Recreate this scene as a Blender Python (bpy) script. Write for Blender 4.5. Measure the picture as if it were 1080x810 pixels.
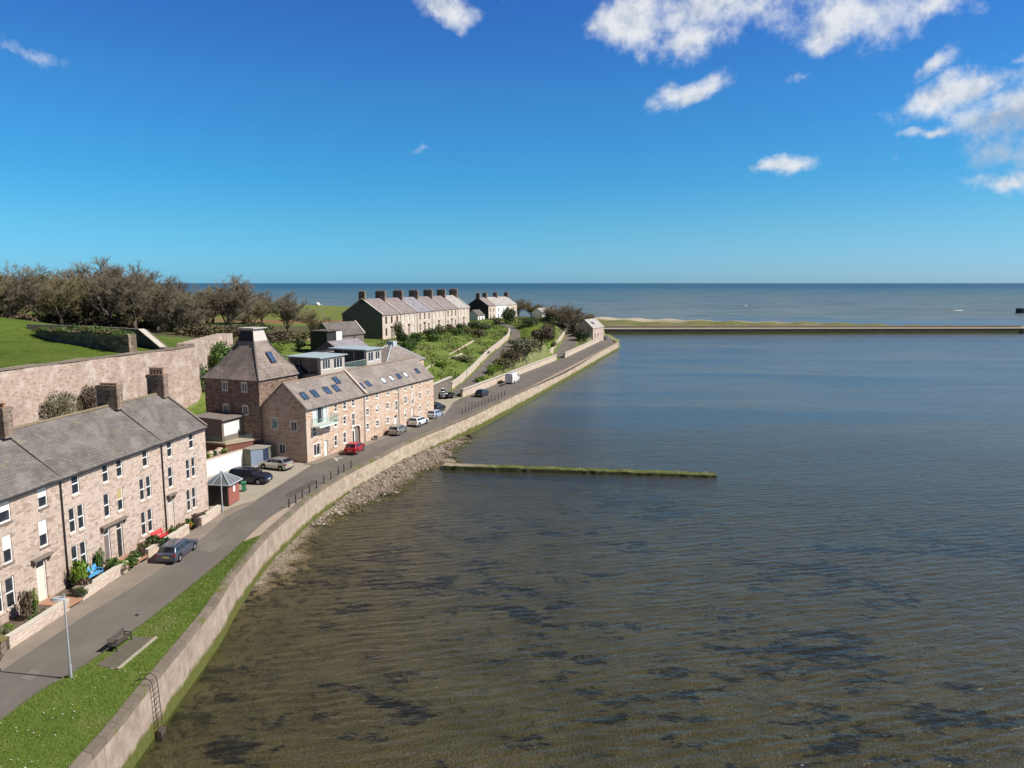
import bpy, bmesh, math, random
import numpy as np
from mathutils import Vector, Matrix

random.seed(7); np.random.seed(7)
scene = bpy.context.scene
COL = scene.collection
for o in list(bpy.data.objects): bpy.data.objects.remove(o)

# ------------------------------------------------------------------ camera
FPX, CAMH, HORY = 775.0, 23.0, 298.3
PITCH = math.atan((405-HORY)/FPX); CP, SP = math.cos(PITCH), math.sin(PITCH)
cam = bpy.data.objects.new('camera', bpy.data.cameras.new('camera')); COL.objects.link(cam)
cam.location = (0, 0, CAMH); cam.rotation_euler = (math.pi/2-PITCH, 0, 0)
cam.data.sensor_width = 36; cam.data.lens = 36*FPX/1080
cam.data.clip_start = 0.5; cam.data.clip_end = 120000
scene.camera = cam

# ------------------------------------------------------------------ sun, sky, exposure
SUN_EL = math.radians(45); SUN_H = Vector((0.985, -0.17, 0)).normalized()
SUN_V = Vector((SUN_H.x*math.cos(SUN_EL), SUN_H.y*math.cos(SUN_EL), math.sin(SUN_EL)))
sun = bpy.data.objects.new('sun', bpy.data.lights.new('sun', 'SUN')); COL.objects.link(sun)
sun.data.energy = 5.0; sun.data.angle = math.radians(0.5); sun.data.color = (1.0, 0.95, 0.88)
sun.rotation_euler = (-SUN_V).to_track_quat('-Z', 'Y').to_euler()
scene.view_settings.view_transform = 'Standard'; scene.view_settings.look = 'None'
scene.view_settings.exposure = 0.36; scene.view_settings.gamma = 1.0
scene.view_settings.use_curve_mapping = False
SKY_STRENGTH = 0.097

def ray(x, y):
    u = (x-540)/FPX; v = (405-y)/FPX
    return Vector((u, CP+v*SP, -SP+v*CP))
def at(x, y, z=0.0):
    d = ray(x, y); t = (z-CAMH)/d.z
    return Vector((d.x*t, d.y*t, z))
def atY(x, y, Y):
    d = ray(x, y); t = Y/d.y
    return Vector((d.x*t, Y, CAMH+d.z*t))

# ---- node helpers
class NT:
    def __init__(s, tree): s.t = tree
    def n(s, typ, ins=None, **props):
        nd = s.t.nodes.new(typ)
        for k, v in props.items(): setattr(nd, k, v)
        for k, v in (ins or {}).items():
            if hasattr(v, 'is_output') or isinstance(v, bpy.types.NodeSocket): s.t.links.new(v, nd.inputs[k])
            else: nd.inputs[k].default_value = v
        return nd
    def math(s, op, a, b=0.0, c=0.0, clamp=False):
        nd = s.n('ShaderNodeMath', operation=op, use_clamp=clamp)
        for i, v in enumerate((a, b, c)):
            if isinstance(v, bpy.types.NodeSocket): s.t.links.new(v, nd.inputs[i])
            else: nd.inputs[i].default_value = v
        return nd.outputs[0]
    def ss(s, x, a, b, o0=0.0, o1=1.0):
        nd = s.n('ShaderNodeMapRange', {0: x, 1: a, 2: b, 3: o0, 4: o1}, interpolation_type='SMOOTHSTEP')
        return nd.outputs[0]
    def mix(s, f, a, b, mode='MIX'):
        nd = s.n('ShaderNodeMix', data_type='RGBA', blend_type=mode, clamp_factor=True)
        for i, v in ((0, f), (6, a), (7, b)):
            if isinstance(v, bpy.types.NodeSocket): s.t.links.new(v, nd.inputs[i])
            elif i == 0: nd.inputs[0].default_value = v
            else: nd.inputs[i].default_value = (*v[:3], 1)
        return nd.outputs[2]
    def noise(s, vec, scale, detail=4, rough=0.55, dist=0.0):
        nd = s.n('ShaderNodeTexNoise', {'Scale': scale, 'Detail': detail, 'Roughness': rough, 'Distortion': dist})
        if vec is not None: s.t.links.new(vec, nd.inputs['Vector'])
        return nd.outputs['Fac']
    def ramp(s, f, stops):
        nd = s.n('ShaderNodeValToRGB', {0: f}); cr = nd.color_ramp
        while len(cr.elements) < len(stops): cr.elements.new(0.5)
        for e, (p, c) in zip(cr.elements, stops):
            e.position = p; e.color = (*c[:3], 1) if hasattr(c, '__len__') else (c, c, c, 1)
        return nd.outputs[0]
    def bump(s, h, strength=0.3, dist=0.05):
        return s.n('ShaderNodeBump', {'Height': h, 'Strength': strength, 'Distance': dist}).outputs[0]
    def xyz(s, vec):
        nd = s.n('ShaderNodeSeparateXYZ', {0: vec}); return nd.outputs
    def comb(s, x=0.0, y=0.0, z=0.0):
        return s.n('ShaderNodeCombineXYZ', {0: x, 1: y, 2: z}).outputs[0]
    def pos(s): return s.n('ShaderNodeNewGeometry').outputs['Position']
    def obj(s): return s.n('ShaderNodeTexCoord').outputs['Object']

# ------------------------------------------------------------------ world: sky with clouds
world = bpy.data.worlds.new('World'); scene.world = world; world.use_nodes = True
wt = world.node_tree; wt.nodes.clear(); W = NT(wt)
sky = W.n('ShaderNodeTexSky', sky_type='NISHITA', sun_disc=False, sun_elevation=SUN_EL,
          sun_rotation=math.atan2(SUN_H.x, SUN_H.y), altitude=20, air_density=1.0, dust_density=0.25, ozone_density=3.0)
dirv = W.n('ShaderNodeTexCoord').outputs['Generated']
dx, dy, dz = W.xyz(dirv)[:3]
az = W.math('ARCTAN2', dx, dy); el = W.math('ARCSINE', dz)
elr = W.math('DIVIDE', el, 1.0, clamp=True)
tint = W.ramp(elr, [(0.0, (.30, .66, 1.16)), (.073, (.27, .68, .93)), (.134, (.215, .68, .93)), (.181, (.225, .68, .97)), (.238, (.25, .66, .98)), (.345, (.24, .55, 1.0)), (.46, (.10, .19, .34)), (.9, (.16, .20, .28))])
side = W.math('MULTIPLY', W.ss(az, -.35, .6), W.ss(el, .25, 0.0))
tint = W.mix(1.0, tint, W.mix(side, (.84, .98, 1.05), (1.28, 1.04, 1.04)), 'MULTIPLY')
tint = W.mix(W.ss(dy, .15, -.35), tint, W.mix(1.0, tint, (.45, .48, .52), 'MULTIPLY'))  # sky behind the camera dimmed to deepen shade on walls facing it
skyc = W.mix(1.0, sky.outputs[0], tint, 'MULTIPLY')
# clouds live in the sky's own directions (azimuth / elevation)
n1 = W.noise(dirv, 7.0, 10, 0.62); n2 = W.noise(W.n('ShaderNodeVectorMath', {0: dirv, 1: (3.1, 7.7, 1.3)}, operation='ADD').outputs[0], 15.0, 8, 0.6)
wx = W.math('MULTIPLY', W.math('SUBTRACT', n1, 0.5), 0.10); wy = W.math('MULTIPLY', W.math('SUBTRACT', n2, 0.5), 0.05)
azw = W.math('ADD', az, wx); elw = W.math('ADD', el, wy)
def azel(px, py):
    d = ray(px, py).normalized(); return math.atan2(d.x, d.y), math.asin(d.z)
CL = [  # px, py, half width, half height (radians), tilt, weight
    (668, 22, .075, .032, 0.0, 1.0), (735, 38, .070, .024, 0.1, 1.0), (770, 5, .13, .034, 0.0, 1.0), (905, 18, .10, .034, 0.05, 1.0), (985, 6, .06, .018, .3, .9), (840, -50, .30, .06, 0.0, 1.0),
    (725, 98, .050, .016, 0.35, 0.9), (822, 178, .040, .012, 0.2, 1.0), (1020, 96, .060, .020, 0.25, 1.0),
    (1085, 118, .075, .042, 0.0, 1.0), (990, 137, .026, .009, 0.1, .9), (1040, 128, .045, .020, 0, 1.), (990, 72, .022, .010, .6, .8), (1062, 190, .045, .014, 0.0, 1.0), (1150, 120, .12, .07, 0.0, 1.0),
    (465, 8, .055, .020, -0.15, .95), (45, 58, .036, .010, -0.1, .52), (437, 156, .026, .008, 0.1, .42), (850, 80, .014, .006, 0, .5), (1075, 62, .012, .008, 0, .5),
    (1500, 80, .2, .04, 0, 1.0)]  # last cloud is out of view, added for reflections
dens = None; und = None
for (px, py, a, b, tl, wgt) in CL:
    a0, e0 = azel(px, py)
    da = W.math('SUBTRACT', azw, a0); de = W.math('SUBTRACT', elw, e0)
    ca, sa = math.cos(tl), math.sin(tl)
    u = W.math('ADD', W.math('MULTIPLY', da, ca/a), W.math('MULTIPLY', de, sa/a))
    v = W.math('ADD', W.math('MULTIPLY', da, -sa/b), W.math('MULTIPLY', de, ca/b))
    r = W.math('SQRT', W.math('ADD', W.math('MULTIPLY', u, u), W.math('MULTIPLY', v, v)))
    d = W.math('MULTIPLY', W.math('SUBTRACT', 1.2, r), wgt*1.35)
    dens = d if dens is None else W.math('MAXIMUM', dens, d)
n3 = W.noise(dirv, 20.0, 9, 0.62)
nn = W.math('ADD', W.math('MULTIPLY', W.math('SUBTRACT', n1, 0.5), 1.5), W.math('MULTIPLY', W.math('SUBTRACT', n3, 0.5), 3.4))
dd = W.math('ADD', dens, nn)
alpha = W.ss(dd, 0.10, 1.55)
# the lower, thicker sides of the clouds are greyer
n4 = W.noise(W.n('ShaderNodeVectorMath', {0: dirv, 1: (0.012, 0.0, 0.02)}, operation='ADD').outputs[0], 20.0, 4, 0.6)
und_a, und_e = azel(1070, 150)
uu = W.math('DIVIDE', W.math('SUBTRACT', azw, und_a), .10); uv = W.math('DIVIDE', W.math('SUBTRACT', elw, und_e), .035)
und = W.ss(W.math('ADD', W.math('MULTIPLY', uu, uu), W.math('MULTIPLY', uv, uv)), 1.3, .1)
lit = W.math('SUBTRACT', W.ss(W.math('ADD', W.math('MULTIPLY', W.math('SUBTRACT', n3, n4), 2.2), W.math('MULTIPLY', W.math('SUBTRACT', dd, 1.2), -.10)), -0.70, 0.20), W.math('MULTIPLY', und, .75), clamp=True)
ccol = W.mix(lit, (0.42, 0.50, 0.62), (0.86, 0.88, 0.90))
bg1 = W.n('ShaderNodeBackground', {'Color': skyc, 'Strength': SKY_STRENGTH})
bg2 = W.n('ShaderNodeBackground', {'Color': ccol, 'Strength': 0.76})
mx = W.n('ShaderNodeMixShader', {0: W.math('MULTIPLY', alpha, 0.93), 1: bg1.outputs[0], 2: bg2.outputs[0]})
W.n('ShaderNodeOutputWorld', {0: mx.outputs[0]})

# ------------------------------------------------------------------ materials
MATS = {}
def newmat(name, rough=0.8, spec=0.3):
    m = bpy.data.materials.new(name); m.use_nodes = True; t = m.node_tree; t.nodes.clear(); N = NT(t)
    b = N.n('ShaderNodeBsdfPrincipled', {'Roughness': rough, 'Specular IOR Level': spec})
    o = N.n('ShaderNodeOutputMaterial', {0: b.outputs[0]})
    MATS[name] = m
    return m, N, b
def setc(N, b, col, normal=None):
    if isinstance(col, bpy.types.NodeSocket): N.t.links.new(col, b.inputs['Base Color'])
    else: b.inputs['Base Color'].default_value = (*col, 1)
    if normal is not None: N.t.links.new(normal, b.inputs['Normal'])
def plain(name, col, rough=0.6, spec=0.3, var=0.12, scale=6.0, metal=0.0):
    m, N, b = newmat(name, rough, spec); p = N.obj()
    f = N.noise(p, scale, 5)
    c = N.mix(f, tuple(x*(1-var) for x in col), tuple(min(1, x*(1+var)) for x in col))
    setc(N, b, c); b.inputs['Metallic'].default_value = metal
    return m
def stone(name, cols, joint, w=0.42, h=0.24, stain=0.25, rnd=0.75, patch=None, green=None):
    m, N, b = newmat(name, 0.9, 0.15); p = N.obj(); X, Y, Z = N.xyz(p)[:3]
    u = N.math('ADD', X, Y)
    dn = N.noise(p, 1.3, 3)
    vec = N.comb(N.math('DIVIDE', N.math('ADD', u, N.math('MULTIPLY', dn, .5)), w), N.math('DIVIDE', N.math('ADD', Z, N.math('MULTIPLY', dn, .12)), h), 0.0)
    v1 = N.n('ShaderNodeTexVoronoi', {'Vector': vec, 'Scale': 1.0, 'Randomness': rnd}, voronoi_dimensions='2D')
    v2 = N.n('ShaderNodeTexVoronoi', {'Vector': vec, 'Scale': 1.0, 'Randomness': rnd}, voronoi_dimensions='2D', feature='DISTANCE_TO_EDGE')
    rv = N.xyz(v1.outputs['Color'])[0]
    k = len(cols); c = N.ramp(rv, [(i/(k-1), cc) for i, cc in enumerate(cols)])
    fine = N.noise(p, 14.0, 5, .65)
    c = N.mix(N.ss(fine, .35, .7), c, N.mix(0.5, c, (0.9, 0.85, 0.78), 'MULTIPLY'))
    big = N.noise(p, 0.35, 5, .6)
    c = N.mix(N.math('MULTIPLY', N.ss(big, .45, .75), stain), c, tuple(x*.45 for x in cols[0]))
    spk = N.noise(N.comb(N.math('MULTIPLY', u, 2.6), N.math('MULTIPLY', Z, 6.5), 0.0), 1.0, 4, .7)
    c = N.mix(N.math('MULTIPLY', N.ss(spk, .58, .68), .55), c, tuple(x*.42 for x in cols[1]))
    if patch:
        pn = N.noise(N.n('ShaderNodeVectorMath', {0: p, 1: (9, 4, 2)}, operation='ADD').outputs[0], 0.6, 6, .62)
        c = N.mix(N.math('MULTIPLY', N.ss(pn, .52, .62), .8), c, patch)
    stk = N.noise(N.comb(u, N.math('MULTIPLY', Z, .10), 0.0), 1.6, 5, .65)
    c = N.mix(N.math('MULTIPLY', N.ss(stk, .56, .72), stain*1.1), c, tuple(x*.38 for x in cols[1]))
    rowl = N.math('ABSOLUTE', N.math('SUBTRACT', N.math('FRACT', N.math('DIVIDE', N.math('ADD', Z, N.math('MULTIPLY', dn, .10)), h*1.5)), .5))
    c = N.mix(N.math('MULTIPLY', N.ss(rowl, .40, .5), .35), c, tuple(x*.72 for x in joint))
    je = N.ss(v2.outputs['Distance'], 0.0, 0.10)
    c = N.mix(N.math('MULTIPLY', N.math('SUBTRACT', 1.0, je), .75), c, joint)
    if green:
        gz = N.math('ADD', N.xyz(N.pos())[2], N.math('MULTIPLY', N.math('SUBTRACT', N.noise(N.pos(), .9, 6, .7), .5), 1.6))
        c = N.mix(N.ss(gz, green[0]+.55, green[0]-.15), c, green[1])
    hgt = N.math('ADD', N.math('MULTIPLY', je, .7), N.math('MULTIPLY', fine, .6))
    setc(N, b, c, N.bump(hgt, .55, .04))
    return m
def slate(name, a, bb, k=1.25, lich=None, w=.35, h=.28, stain=.4):
    m, N, b = newmat(name, 0.75, 0.3); p = N.obj(); X, Y, Z = N.xyz(p)[:3]
    vec = N.comb(X, N.math('MULTIPLY', Y, k), 0.0)
    br = N.n('ShaderNodeTexBrick', {'Vector': vec, 'Color1': (*a, 1), 'Color2': (*bb, 1), 'Mortar': (*[x*.4 for x in a], 1), 'Scale': 1.0,
             'Mortar Size': .012, 'Brick Width': w, 'Row Height': h, 'Bias': 0.0})
    big = N.noise(p, .45, 6, .65); sm = N.noise(p, 4.0, 5, .6); pat = N.n('ShaderNodeTexVoronoi', {'Vector': N.comb(N.math('MULTIPLY', X, .9), N.math('MULTIPLY', Y, k*1.6), 0.), 'Scale': .8}, voronoi_dimensions='2D').outputs['Color']
    stv = N.noise(N.comb(X, N.math('MULTIPLY', Y, .12), 0.0), 2.2, 4, .6)
    c = N.mix(N.math('MULTIPLY', N.ss(big, .4, .75), stain), br.outputs[0], tuple(min(1, x*1.6) for x in bb))
    c = N.mix(N.math('MULTIPLY', N.ss(N.xyz(pat)[0], .72, .9), .28), c, tuple(min(1, x*1.35) for x in bb)); c = N.mix(N.math('MULTIPLY', N.ss(N.xyz(pat)[1], .75, .95), .30), c, tuple(x*.6 for x in a))
    c = N.mix(N.math('MULTIPLY', N.ss(sm, .5, .75), .45), c, tuple(x*.55 for x in a))
    c = N.mix(N.math('MULTIPLY', N.ss(stv, .55, .8), .35), c, tuple(x*.6 for x in a))
    if lich:
        ln = N.noise(N.n('ShaderNodeVectorMath', {0: p, 1: (3, 1, 7)}, operation='ADD').outputs[0], .9, 7, .7)
        c = N.mix(N.math('MULTIPLY', N.ss(ln, .58, .72), .6), c, lich)
    setc(N, b, c, N.bump(br.outputs['Fac'], -.4, .03))
    return m
def leafmat(name, c0, c1, c2, rough=.65):
    m, N, b = newmat(name, rough, .25); p = N.obj()
    g = N.n('ShaderNodeNewGeometry')
    f = N.math('ADD', N.math('MULTIPLY', N.noise(p, 2.2, 4), .6), N.math('MULTIPLY', g.outputs['Random Per Island'], .4))
    setc(N, b, N.ramp(f, [(.25, c0), (.5, c1), (.75, c2)]))
    b.inputs['Subsurface Weight'].default_value = 0.0
    return m
def grassmat(name, c0, c1, c2, sc=1.0, dry=None):
    m, N, b = newmat(name, .85, .12); p = N.pos()
    a = N.noise(p, .35*sc, 6, .65); s2 = N.noise(p, 7.0*sc, 6, .7); s3 = N.noise(p, 1.6*sc, 5, .6)
    f = N.math('ADD', N.math('ADD', N.math('MULTIPLY', a, .35), N.math('MULTIPLY', s2, .4)), N.math('MULTIPLY', s3, .25))
    c = N.ramp(f, [(.34, c0), (.5, c1), (.66, c2)])
    if dry: c = N.mix(N.math('MULTIPLY', N.ss(N.noise(p, .22*sc, 6, .7), .5, .68), .75), c, dry)
    setc(N, b, c, N.bump(N.math('ADD', s2, N.math('MULTIPLY', s3, .8)), .9, .12))
    return m

M_ter = stone('terrace_stone', [(.33, .25, .20), (.50, .40, .335), (.56, .455, .385), (.59, .48, .41), (.53, .425, .355), (.41, .315, .255)], (.48, .38, .315), .34, .17, .14)
M_ter2 = stone('terrace_stone_pale', [(.36, .275, .22), (.52, .42, .355), (.58, .475, .405), (.61, .50, .43), (.55, .445, .375), (.44, .345, .28)], (.44, .345, .28), .36, .18, .12)
M_ter3 = stone('terrace_stone_worn', [(.31, .235, .19), (.48, .38, .315), (.54, .435, .365), (.57, .46, .39), (.50, .40, .33), (.38, .29, .235)], (.40, .31, .25), .38, .19, .3)
M_chim = stone('chimney_stone', [(.13, .095, .075), (.24, .18, .14), (.33, .26, .205), (.20, .145, .115)], (.2, .15, .12), .4, .22, .4)  # stone darkened to put the stacks' shade into the colour
M_malt = stone('malting_stone', [(.36, .235, .17), (.51, .36, .265), (.59, .44, .335), (.63, .50, .40), (.54, .355, .24)], (.47, .36, .28), .42, .22, .15, patch=(.58, .47, .40))
M_wall = stone('rampart_stone', [(.34, .25, .20), (.47, .36, .30), (.53, .42, .355), (.43, .32, .265)], (.40, .305, .255), .50, .22, .40, patch=(.59, .51, .45))
M_kiln = stone('kiln_stone', [(.12, .085, .068), (.22, .155, .12), (.33, .24, .19), (.16, .11, .088)], (.27, .21, .17), .42, .22, .3)
M_upper = stone('upper_stone', [(.50, .40, .33), (.60, .49, .42), (.64, .54, .46), (.58, .46, .39)], (.55, .46, .39), .6, .3, .12)
M_gable = stone('gable_render', [(.16, .14, .12), (.19, .165, .14), (.22, .19, .165), (.18, .155, .135)], (.17, .15, .13), .6, .3, .3)  # shade of unlit walls put into a darker stone colour
M_gwall = stone('garden_stone', [(.46, .36, .29), (.58, .47, .38), (.64, .54, .44)], (.5, .41, .33), .5, .22, .2)
M_ruin = stone('ruin_stone', [(.10, .085, .06), (.25, .20, .15), (.34, .28, .21), (.16, .13, .09)], (.09, .07, .05), .7, .5, .5)
M_slate = slate('terrace_slate', (.120, .106, .097), (.170, .152, .138), 1.25, lich=(.25, .21, .12), stain=.55)
M_mslate = slate('malting_slate', (.19, .16, .145), (.25, .215, .19), 1.35, lich=(.32, .26, .2))
M_kslate = slate('kiln_slate', (.165, .130, .112), (.235, .19, .165), .9, stain=.65)
M_uslate = slate('upper_slate', (.205, .168, .160), (.25, .21, .20), 1.25, w=.5, h=.4, stain=.2)
M_uslate2 = slate('upper_slate_blue', (.22, .20, .225), (.26, .24, .26), 1.25, w=.5, h=.4, stain=.2)
M_uslate3 = slate('upper_slate_grey', (.33, .31, .28), (.38, .36, .33), 1.25, w=.5, h=.4, stain=.2)
M_dslate = slate('dark_slate', (.11, .095, .085), (.15, .13, .12), 1.2, stain=.4)
M_white = plain('white_paint', (.78, .77, .74), .45, .4, .05)
M_cream = plain('cream_paint', (.74, .68, .55), .5, .4, .06)
M_rend = plain('white_render', (.80, .79, .76), .85, .2, .06, 1.2)
M_sand = plain('dressed_stone', (.56, .46, .38), .85, .2, .15, 3.)
M_dsand = plain('weathered_stone', (.20, .165, .135), .9, .15, .3, 3.)
M_lintel = plain('surround_white', (.72, .66, .58), .8, .2, .08)
M_pot = plain('chimney_pot_clay', (.36, .22, .14), .8, .2, .25)
M_black = plain('black_iron', (.025, .025, .028), .5, .4, .2)
M_dark = plain('dark_timber', (.035, .032, .032), .6, .3, .2)
M_navy = plain('navy_paint', (.03, .04, .08), .5, .4, .1)
M_steel = plain('galvanised_steel', (.46, .48, .50), .45, .5, .08, metal=.35)
M_lead = plain('lead_sheet', (.40, .43, .45), .55, .4, .12)
M_cowl = plain('cowl_boards', (.50, .455, .41), .7, .3, .1)
M_roofblue = plain('pale_blue_roofing', (.36, .43, .45), .6, .35, .08, 2.)
M_garage = plain('blue_grey_door', (.27, .33, .42), .5, .4, .06)
M_olive = plain('olive_boards', (.16, .155, .12), .7, .2, .12)
M_annex = plain('brown_cladding', (.19, .155, .135), .75, .2, .15)
M_wood = plain('deck_timber', (.42, .33, .23), .7, .2, .2)
M_red = plain('red_hut_panel', (.30, .105, .080), .6, .3, .1)
M_bluep = plain('blue_bench_paint', (.09, .33, .60), .5, .4, .08)
M_redp = plain('red_bench_paint', (.60, .04, .05), .5, .4, .08)
M_gpaint = plain('grey_surface', (.30, .29, .28), .7, .3, .1)
M_terra = plain('terracotta', (.42, .19, .10), .8, .2, .2)
M_conc = plain('concrete', (.125, .112, .085), .9, .15, .4, 2.2)
M_lconc = plain('pale_concrete', (.52, .47, .40), .9, .15, .15, 3.)
M_path = plain('brick_path', (.36, .20, .13), .85, .2, .2, 3.)
M_soil = plain('garden_soil', (.13, .10, .075), .95, .1, .35, 2.5)
M_wheel = plain('alloy', (.55, .55, .56), .35, .6, .05, metal=.6)
M_tyre = plain('tyre_rubber', (.02, .02, .02), .85, .2, .1)
M_plate_y = plain('rear_plate', (.62, .50, .08), .5, .4, .02)
M_plate_w = plain('front_plate', (.70, .70, .68), .5, .4, .02)
M_tail = plain('tail_lamp', (.35, .02, .02), .2, .6, .05)
M_head = plain('head_lamp', (.70, .72, .75), .12, .7, .03)
M_yellow = plain('yellow_flower', (.70, .55, .06), .7, .2, .1)
M_pink = plain('pink_flower', (.60, .30, .33), .7, .2, .15)
M_green_p = plain('green_paint', (.05, .22, .12), .5, .4, .1)
M_bark = plain('bark', (.10, .08, .06), .9, .1, .3, 4.)
M_barkpale = plain('pale_bark', (.29, .26, .22), .9, .1, .3, 3.)
M_twig = plain('twigs', (.205, .172, .125), .9, .1, .3, 1.2)
M_twigo = plain('olive_twigs', (.215, .185, .105), .9, .1, .3, 1.2)
def glassmat(name, col, rough=.05, spec=.6):
    m, N, b = newmat(name, rough, spec); p = N.obj()
    setc(N, b, N.mix(N.ss(N.noise(p, 2.3, 2), .4, .6), col, tuple(x*1.9 for x in col)))
    return m
M_glass = glassmat('window_glass', (.022, .025, .03))
M_glassg = glassmat('green_glass', (.16, .25, .23), .12)
M_glassb = glassmat('skylight_glass', (.035, .06, .11), .08)
M_glassw = glassmat('bright_skylight', (.40, .44, .5), .12)
M_cglass = glassmat('car_glass', (.012, .013, .016), .05, .7)
M_blind = plain('white_blind', (.74, .72, .66), .7, .3, .03)
M_yblind = plain('ochre_blind', (.42, .33, .16), .7, .3, .05)
M_bigpane = plain('screened_pane', (.66, .70, .68), .25, .5, .03)
def paint(name, col, metal=.3):
    m, N, b = newmat(name, .28, .5); p = N.obj()
    setc(N, b, N.mix(N.noise(p, 3., 3), col, tuple(x*.9 for x in col)))
    b.inputs['Metallic'].default_value = metal; b.inputs['Coat Weight'].default_value = .6; b.inputs['Coat Roughness'].default_value = .06
    return m

M_lgreen = leafmat('leaf_green', (.030, .060, .014), (.060, .115, .022), (.105, .175, .035))
M_lbright = leafmat('leaf_bright', (.07, .13, .015), (.13, .21, .025), (.20, .28, .04))
M_ldark = leafmat('leaf_dark', (.022, .036, .014), (.042, .066, .022), (.075, .105, .036))
M_lolive = leafmat('leaf_olive', (.065, .065, .025), (.12, .115, .045), (.18, .165, .07))
M_lbrown = leafmat('leaf_brown', (.055, .038, .024), (.10, .072, .045), (.15, .115, .075))
M_lgrey = leafmat('leaf_grey_green', (.10, .105, .055), (.165, .165, .095), (.25, .24, .15))
M_lpurple = leafmat('leaf_plum', (.045, .025, .022), (.085, .045, .038), (.13, .08, .06))
M_grass = grassmat('grass', (.062, .095, .015), (.11, .165, .026), (.175, .215, .05), 1.0, dry=(.20, .19, .075))
M_blade = leafmat('grass_blade', (.065, .115, .016), (.125, .19, .030), (.23, .28, .07))
M_bank = grassmat('bank_grass', (.055, .075, .016), (.105, .135, .030), (.17, .19, .06), .6, dry=(.24, .215, .105))
M_lawn = grassmat('lawn', (.085, .135, .014), (.125, .19, .02), (.17, .23, .04), .7)
M_far = grassmat('far_field', (.13, .16, .035), (.17, .20, .05), (.20, .22, .065), .15)

def asphalt():
    m, N, b = newmat('asphalt', .88, .2); p = N.pos(); X, Y, Z = N.xyz(p)[:3]
    big = N.noise(p, .18, 5, .6); sm = N.noise(p, 9., 6, .75); str_ = N.noise(N.comb(N.math('MULTIPLY', X, 1.6), N.math('MULTIPLY', Y, .12), 0.), 1., 4, .6)
    c = N.mix(N.ss(big, .35, .7), (.125, .110, .094), (.165, .147, .126))
    c = N.mix(N.math('MULTIPLY', N.ss(str_, .45, .7), .5), c, (.092, .084, .076))
    c = N.mix(N.math('MULTIPLY', sm, .35), c, (.20, .185, .165))
    v = N.n('ShaderNodeTexVoronoi', {'Vector': N.comb(N.math('ADD', X, N.math('MULTIPLY', sm, .4)), N.math('MULTIPLY', Y, .35), 0.), 'Scale': .16}, feature='DISTANCE_TO_EDGE', voronoi_dimensions='2D')
    setc(N, b, c, N.bump(sm, .3, .01)); return m
M_asph = asphalt()
M_patch = plain('tar_patch', (.095, .086, .077), .9, .2, .2, 3.); M_patch2 = plain('worn_patch', (.175, .158, .138), .9, .2, .2, 3.)
def paving():
    m, N, b = newmat('footway', .9, .15); p = N.pos()
    big = N.noise(p, .4, 6, .65); sm = N.noise(p, 7., 5, .7)
    c = N.mix(N.ss(big, .35, .7), (.19, .158, .128), (.25, .205, .165)); c = N.mix(N.math('MULTIPLY', sm, .4), c, (.30, .255, .21))
    setc(N, b, c, N.bump(sm, .3, .01)); return m
M_pave = paving()
M_yard = plain('yard_surface', (.34, .30, .235), .9, .15, .12, .4)
M_apron = plain('reddish_footpath', (.36, .285, .225), .9, .15, .2, .7)
M_line = plain('road_paint', (.62, .60, .56), .7, .3, .2, 5.)

def seawallmat():
    m, N, b = newmat('sea_wall_face', .9, .15); p = N.pos(); X, Y, Z = N.xyz(p)[:3]
    U = N.math('ADD', Y, N.math('MULTIPLY', X, .4))
    big = N.noise(p, .30, 6, .65); vs = N.noise(N.comb(U, N.math('MULTIPLY', Z, .6), 0.), 1.0, 7, .7); sm = N.noise(p, 9., 5, .7)
    vor = N.n('ShaderNodeTexVoronoi', {'Vector': N.comb(N.math('DIVIDE', U, .95), N.math('DIVIDE', Z, .48), 0.), 'Scale': 1., 'Randomness': .5}, voronoi_dimensions='2D')
    ved = N.n('ShaderNodeTexVoronoi', {'Vector': N.comb(N.math('DIVIDE', U, .95), N.math('DIVIDE', Z, .48), 0.), 'Scale': 1., 'Randomness': .5}, voronoi_dimensions='2D', feature='DISTANCE_TO_EDGE')
    far = N.ss(Y, 55., 110.)
    c = N.ramp(vs, [(.25, (.19, .145, .11)), (.48, (.32, .25, .20)), (.62, (.40, .32, .26)), (.8, (.52, .44, .37))])
    jt = N.math('ABSOLUTE', N.math('SUBTRACT', N.math('FRACT', N.math('DIVIDE', U, 5.2)), .5)); jz = N.math('ABSOLUTE', N.math('SUBTRACT', N.math('FRACT', N.math('DIVIDE', N.math('ADD', Z, N.math('MULTIPLY', big, .3)), 1.05)), .5))
    c = N.mix(N.math('MULTIPLY', N.math('MAXIMUM', N.ss(jt, .490, .497), N.math('MULTIPLY', N.ss(jz, .47, .5), .6)), .65), c, (.14, .105, .08))
    bl = N.ramp(N.xyz(vor.outputs['Color'])[0], [(0, (.33, .26, .18)), (.5, (.47, .38, .275)), (1, (.56, .47, .36))])
    c = N.mix(N.math('MULTIPLY', far, .7), c, bl)
    c = N.mix(N.math('MULTIPLY', N.math('MULTIPLY', far, N.ss(ved.outputs['Distance'], .07, .0)), .6), c, (.22, .18, .13))
    c = N.mix(N.math('MULTIPLY', N.ss(big, .5, .7), .45), c, (.27, .21, .16))
    c = N.mix(N.math('MULTIPLY', N.ss(sm, .55, .75), .3), c, (.2, .16, .12))
    gz = N.math('ADD', Z, N.math('MULTIPLY', N.math('SUBTRACT', N.noise(p, .8, 7, .7), .5), 1.3))
    gcol = N.mix(N.noise(p, 3., 5), (.05, .058, .014), (.15, .155, .04))
    c = N.mix(N.ss(gz, -1.95, -2.4), c, gcol)
    setc(N, b, c, N.bump(N.math('ADD', vs, N.math('MULTIPLY', sm, .5)), .5, .08)); return m
M_sea_wall = seawallmat()
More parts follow.
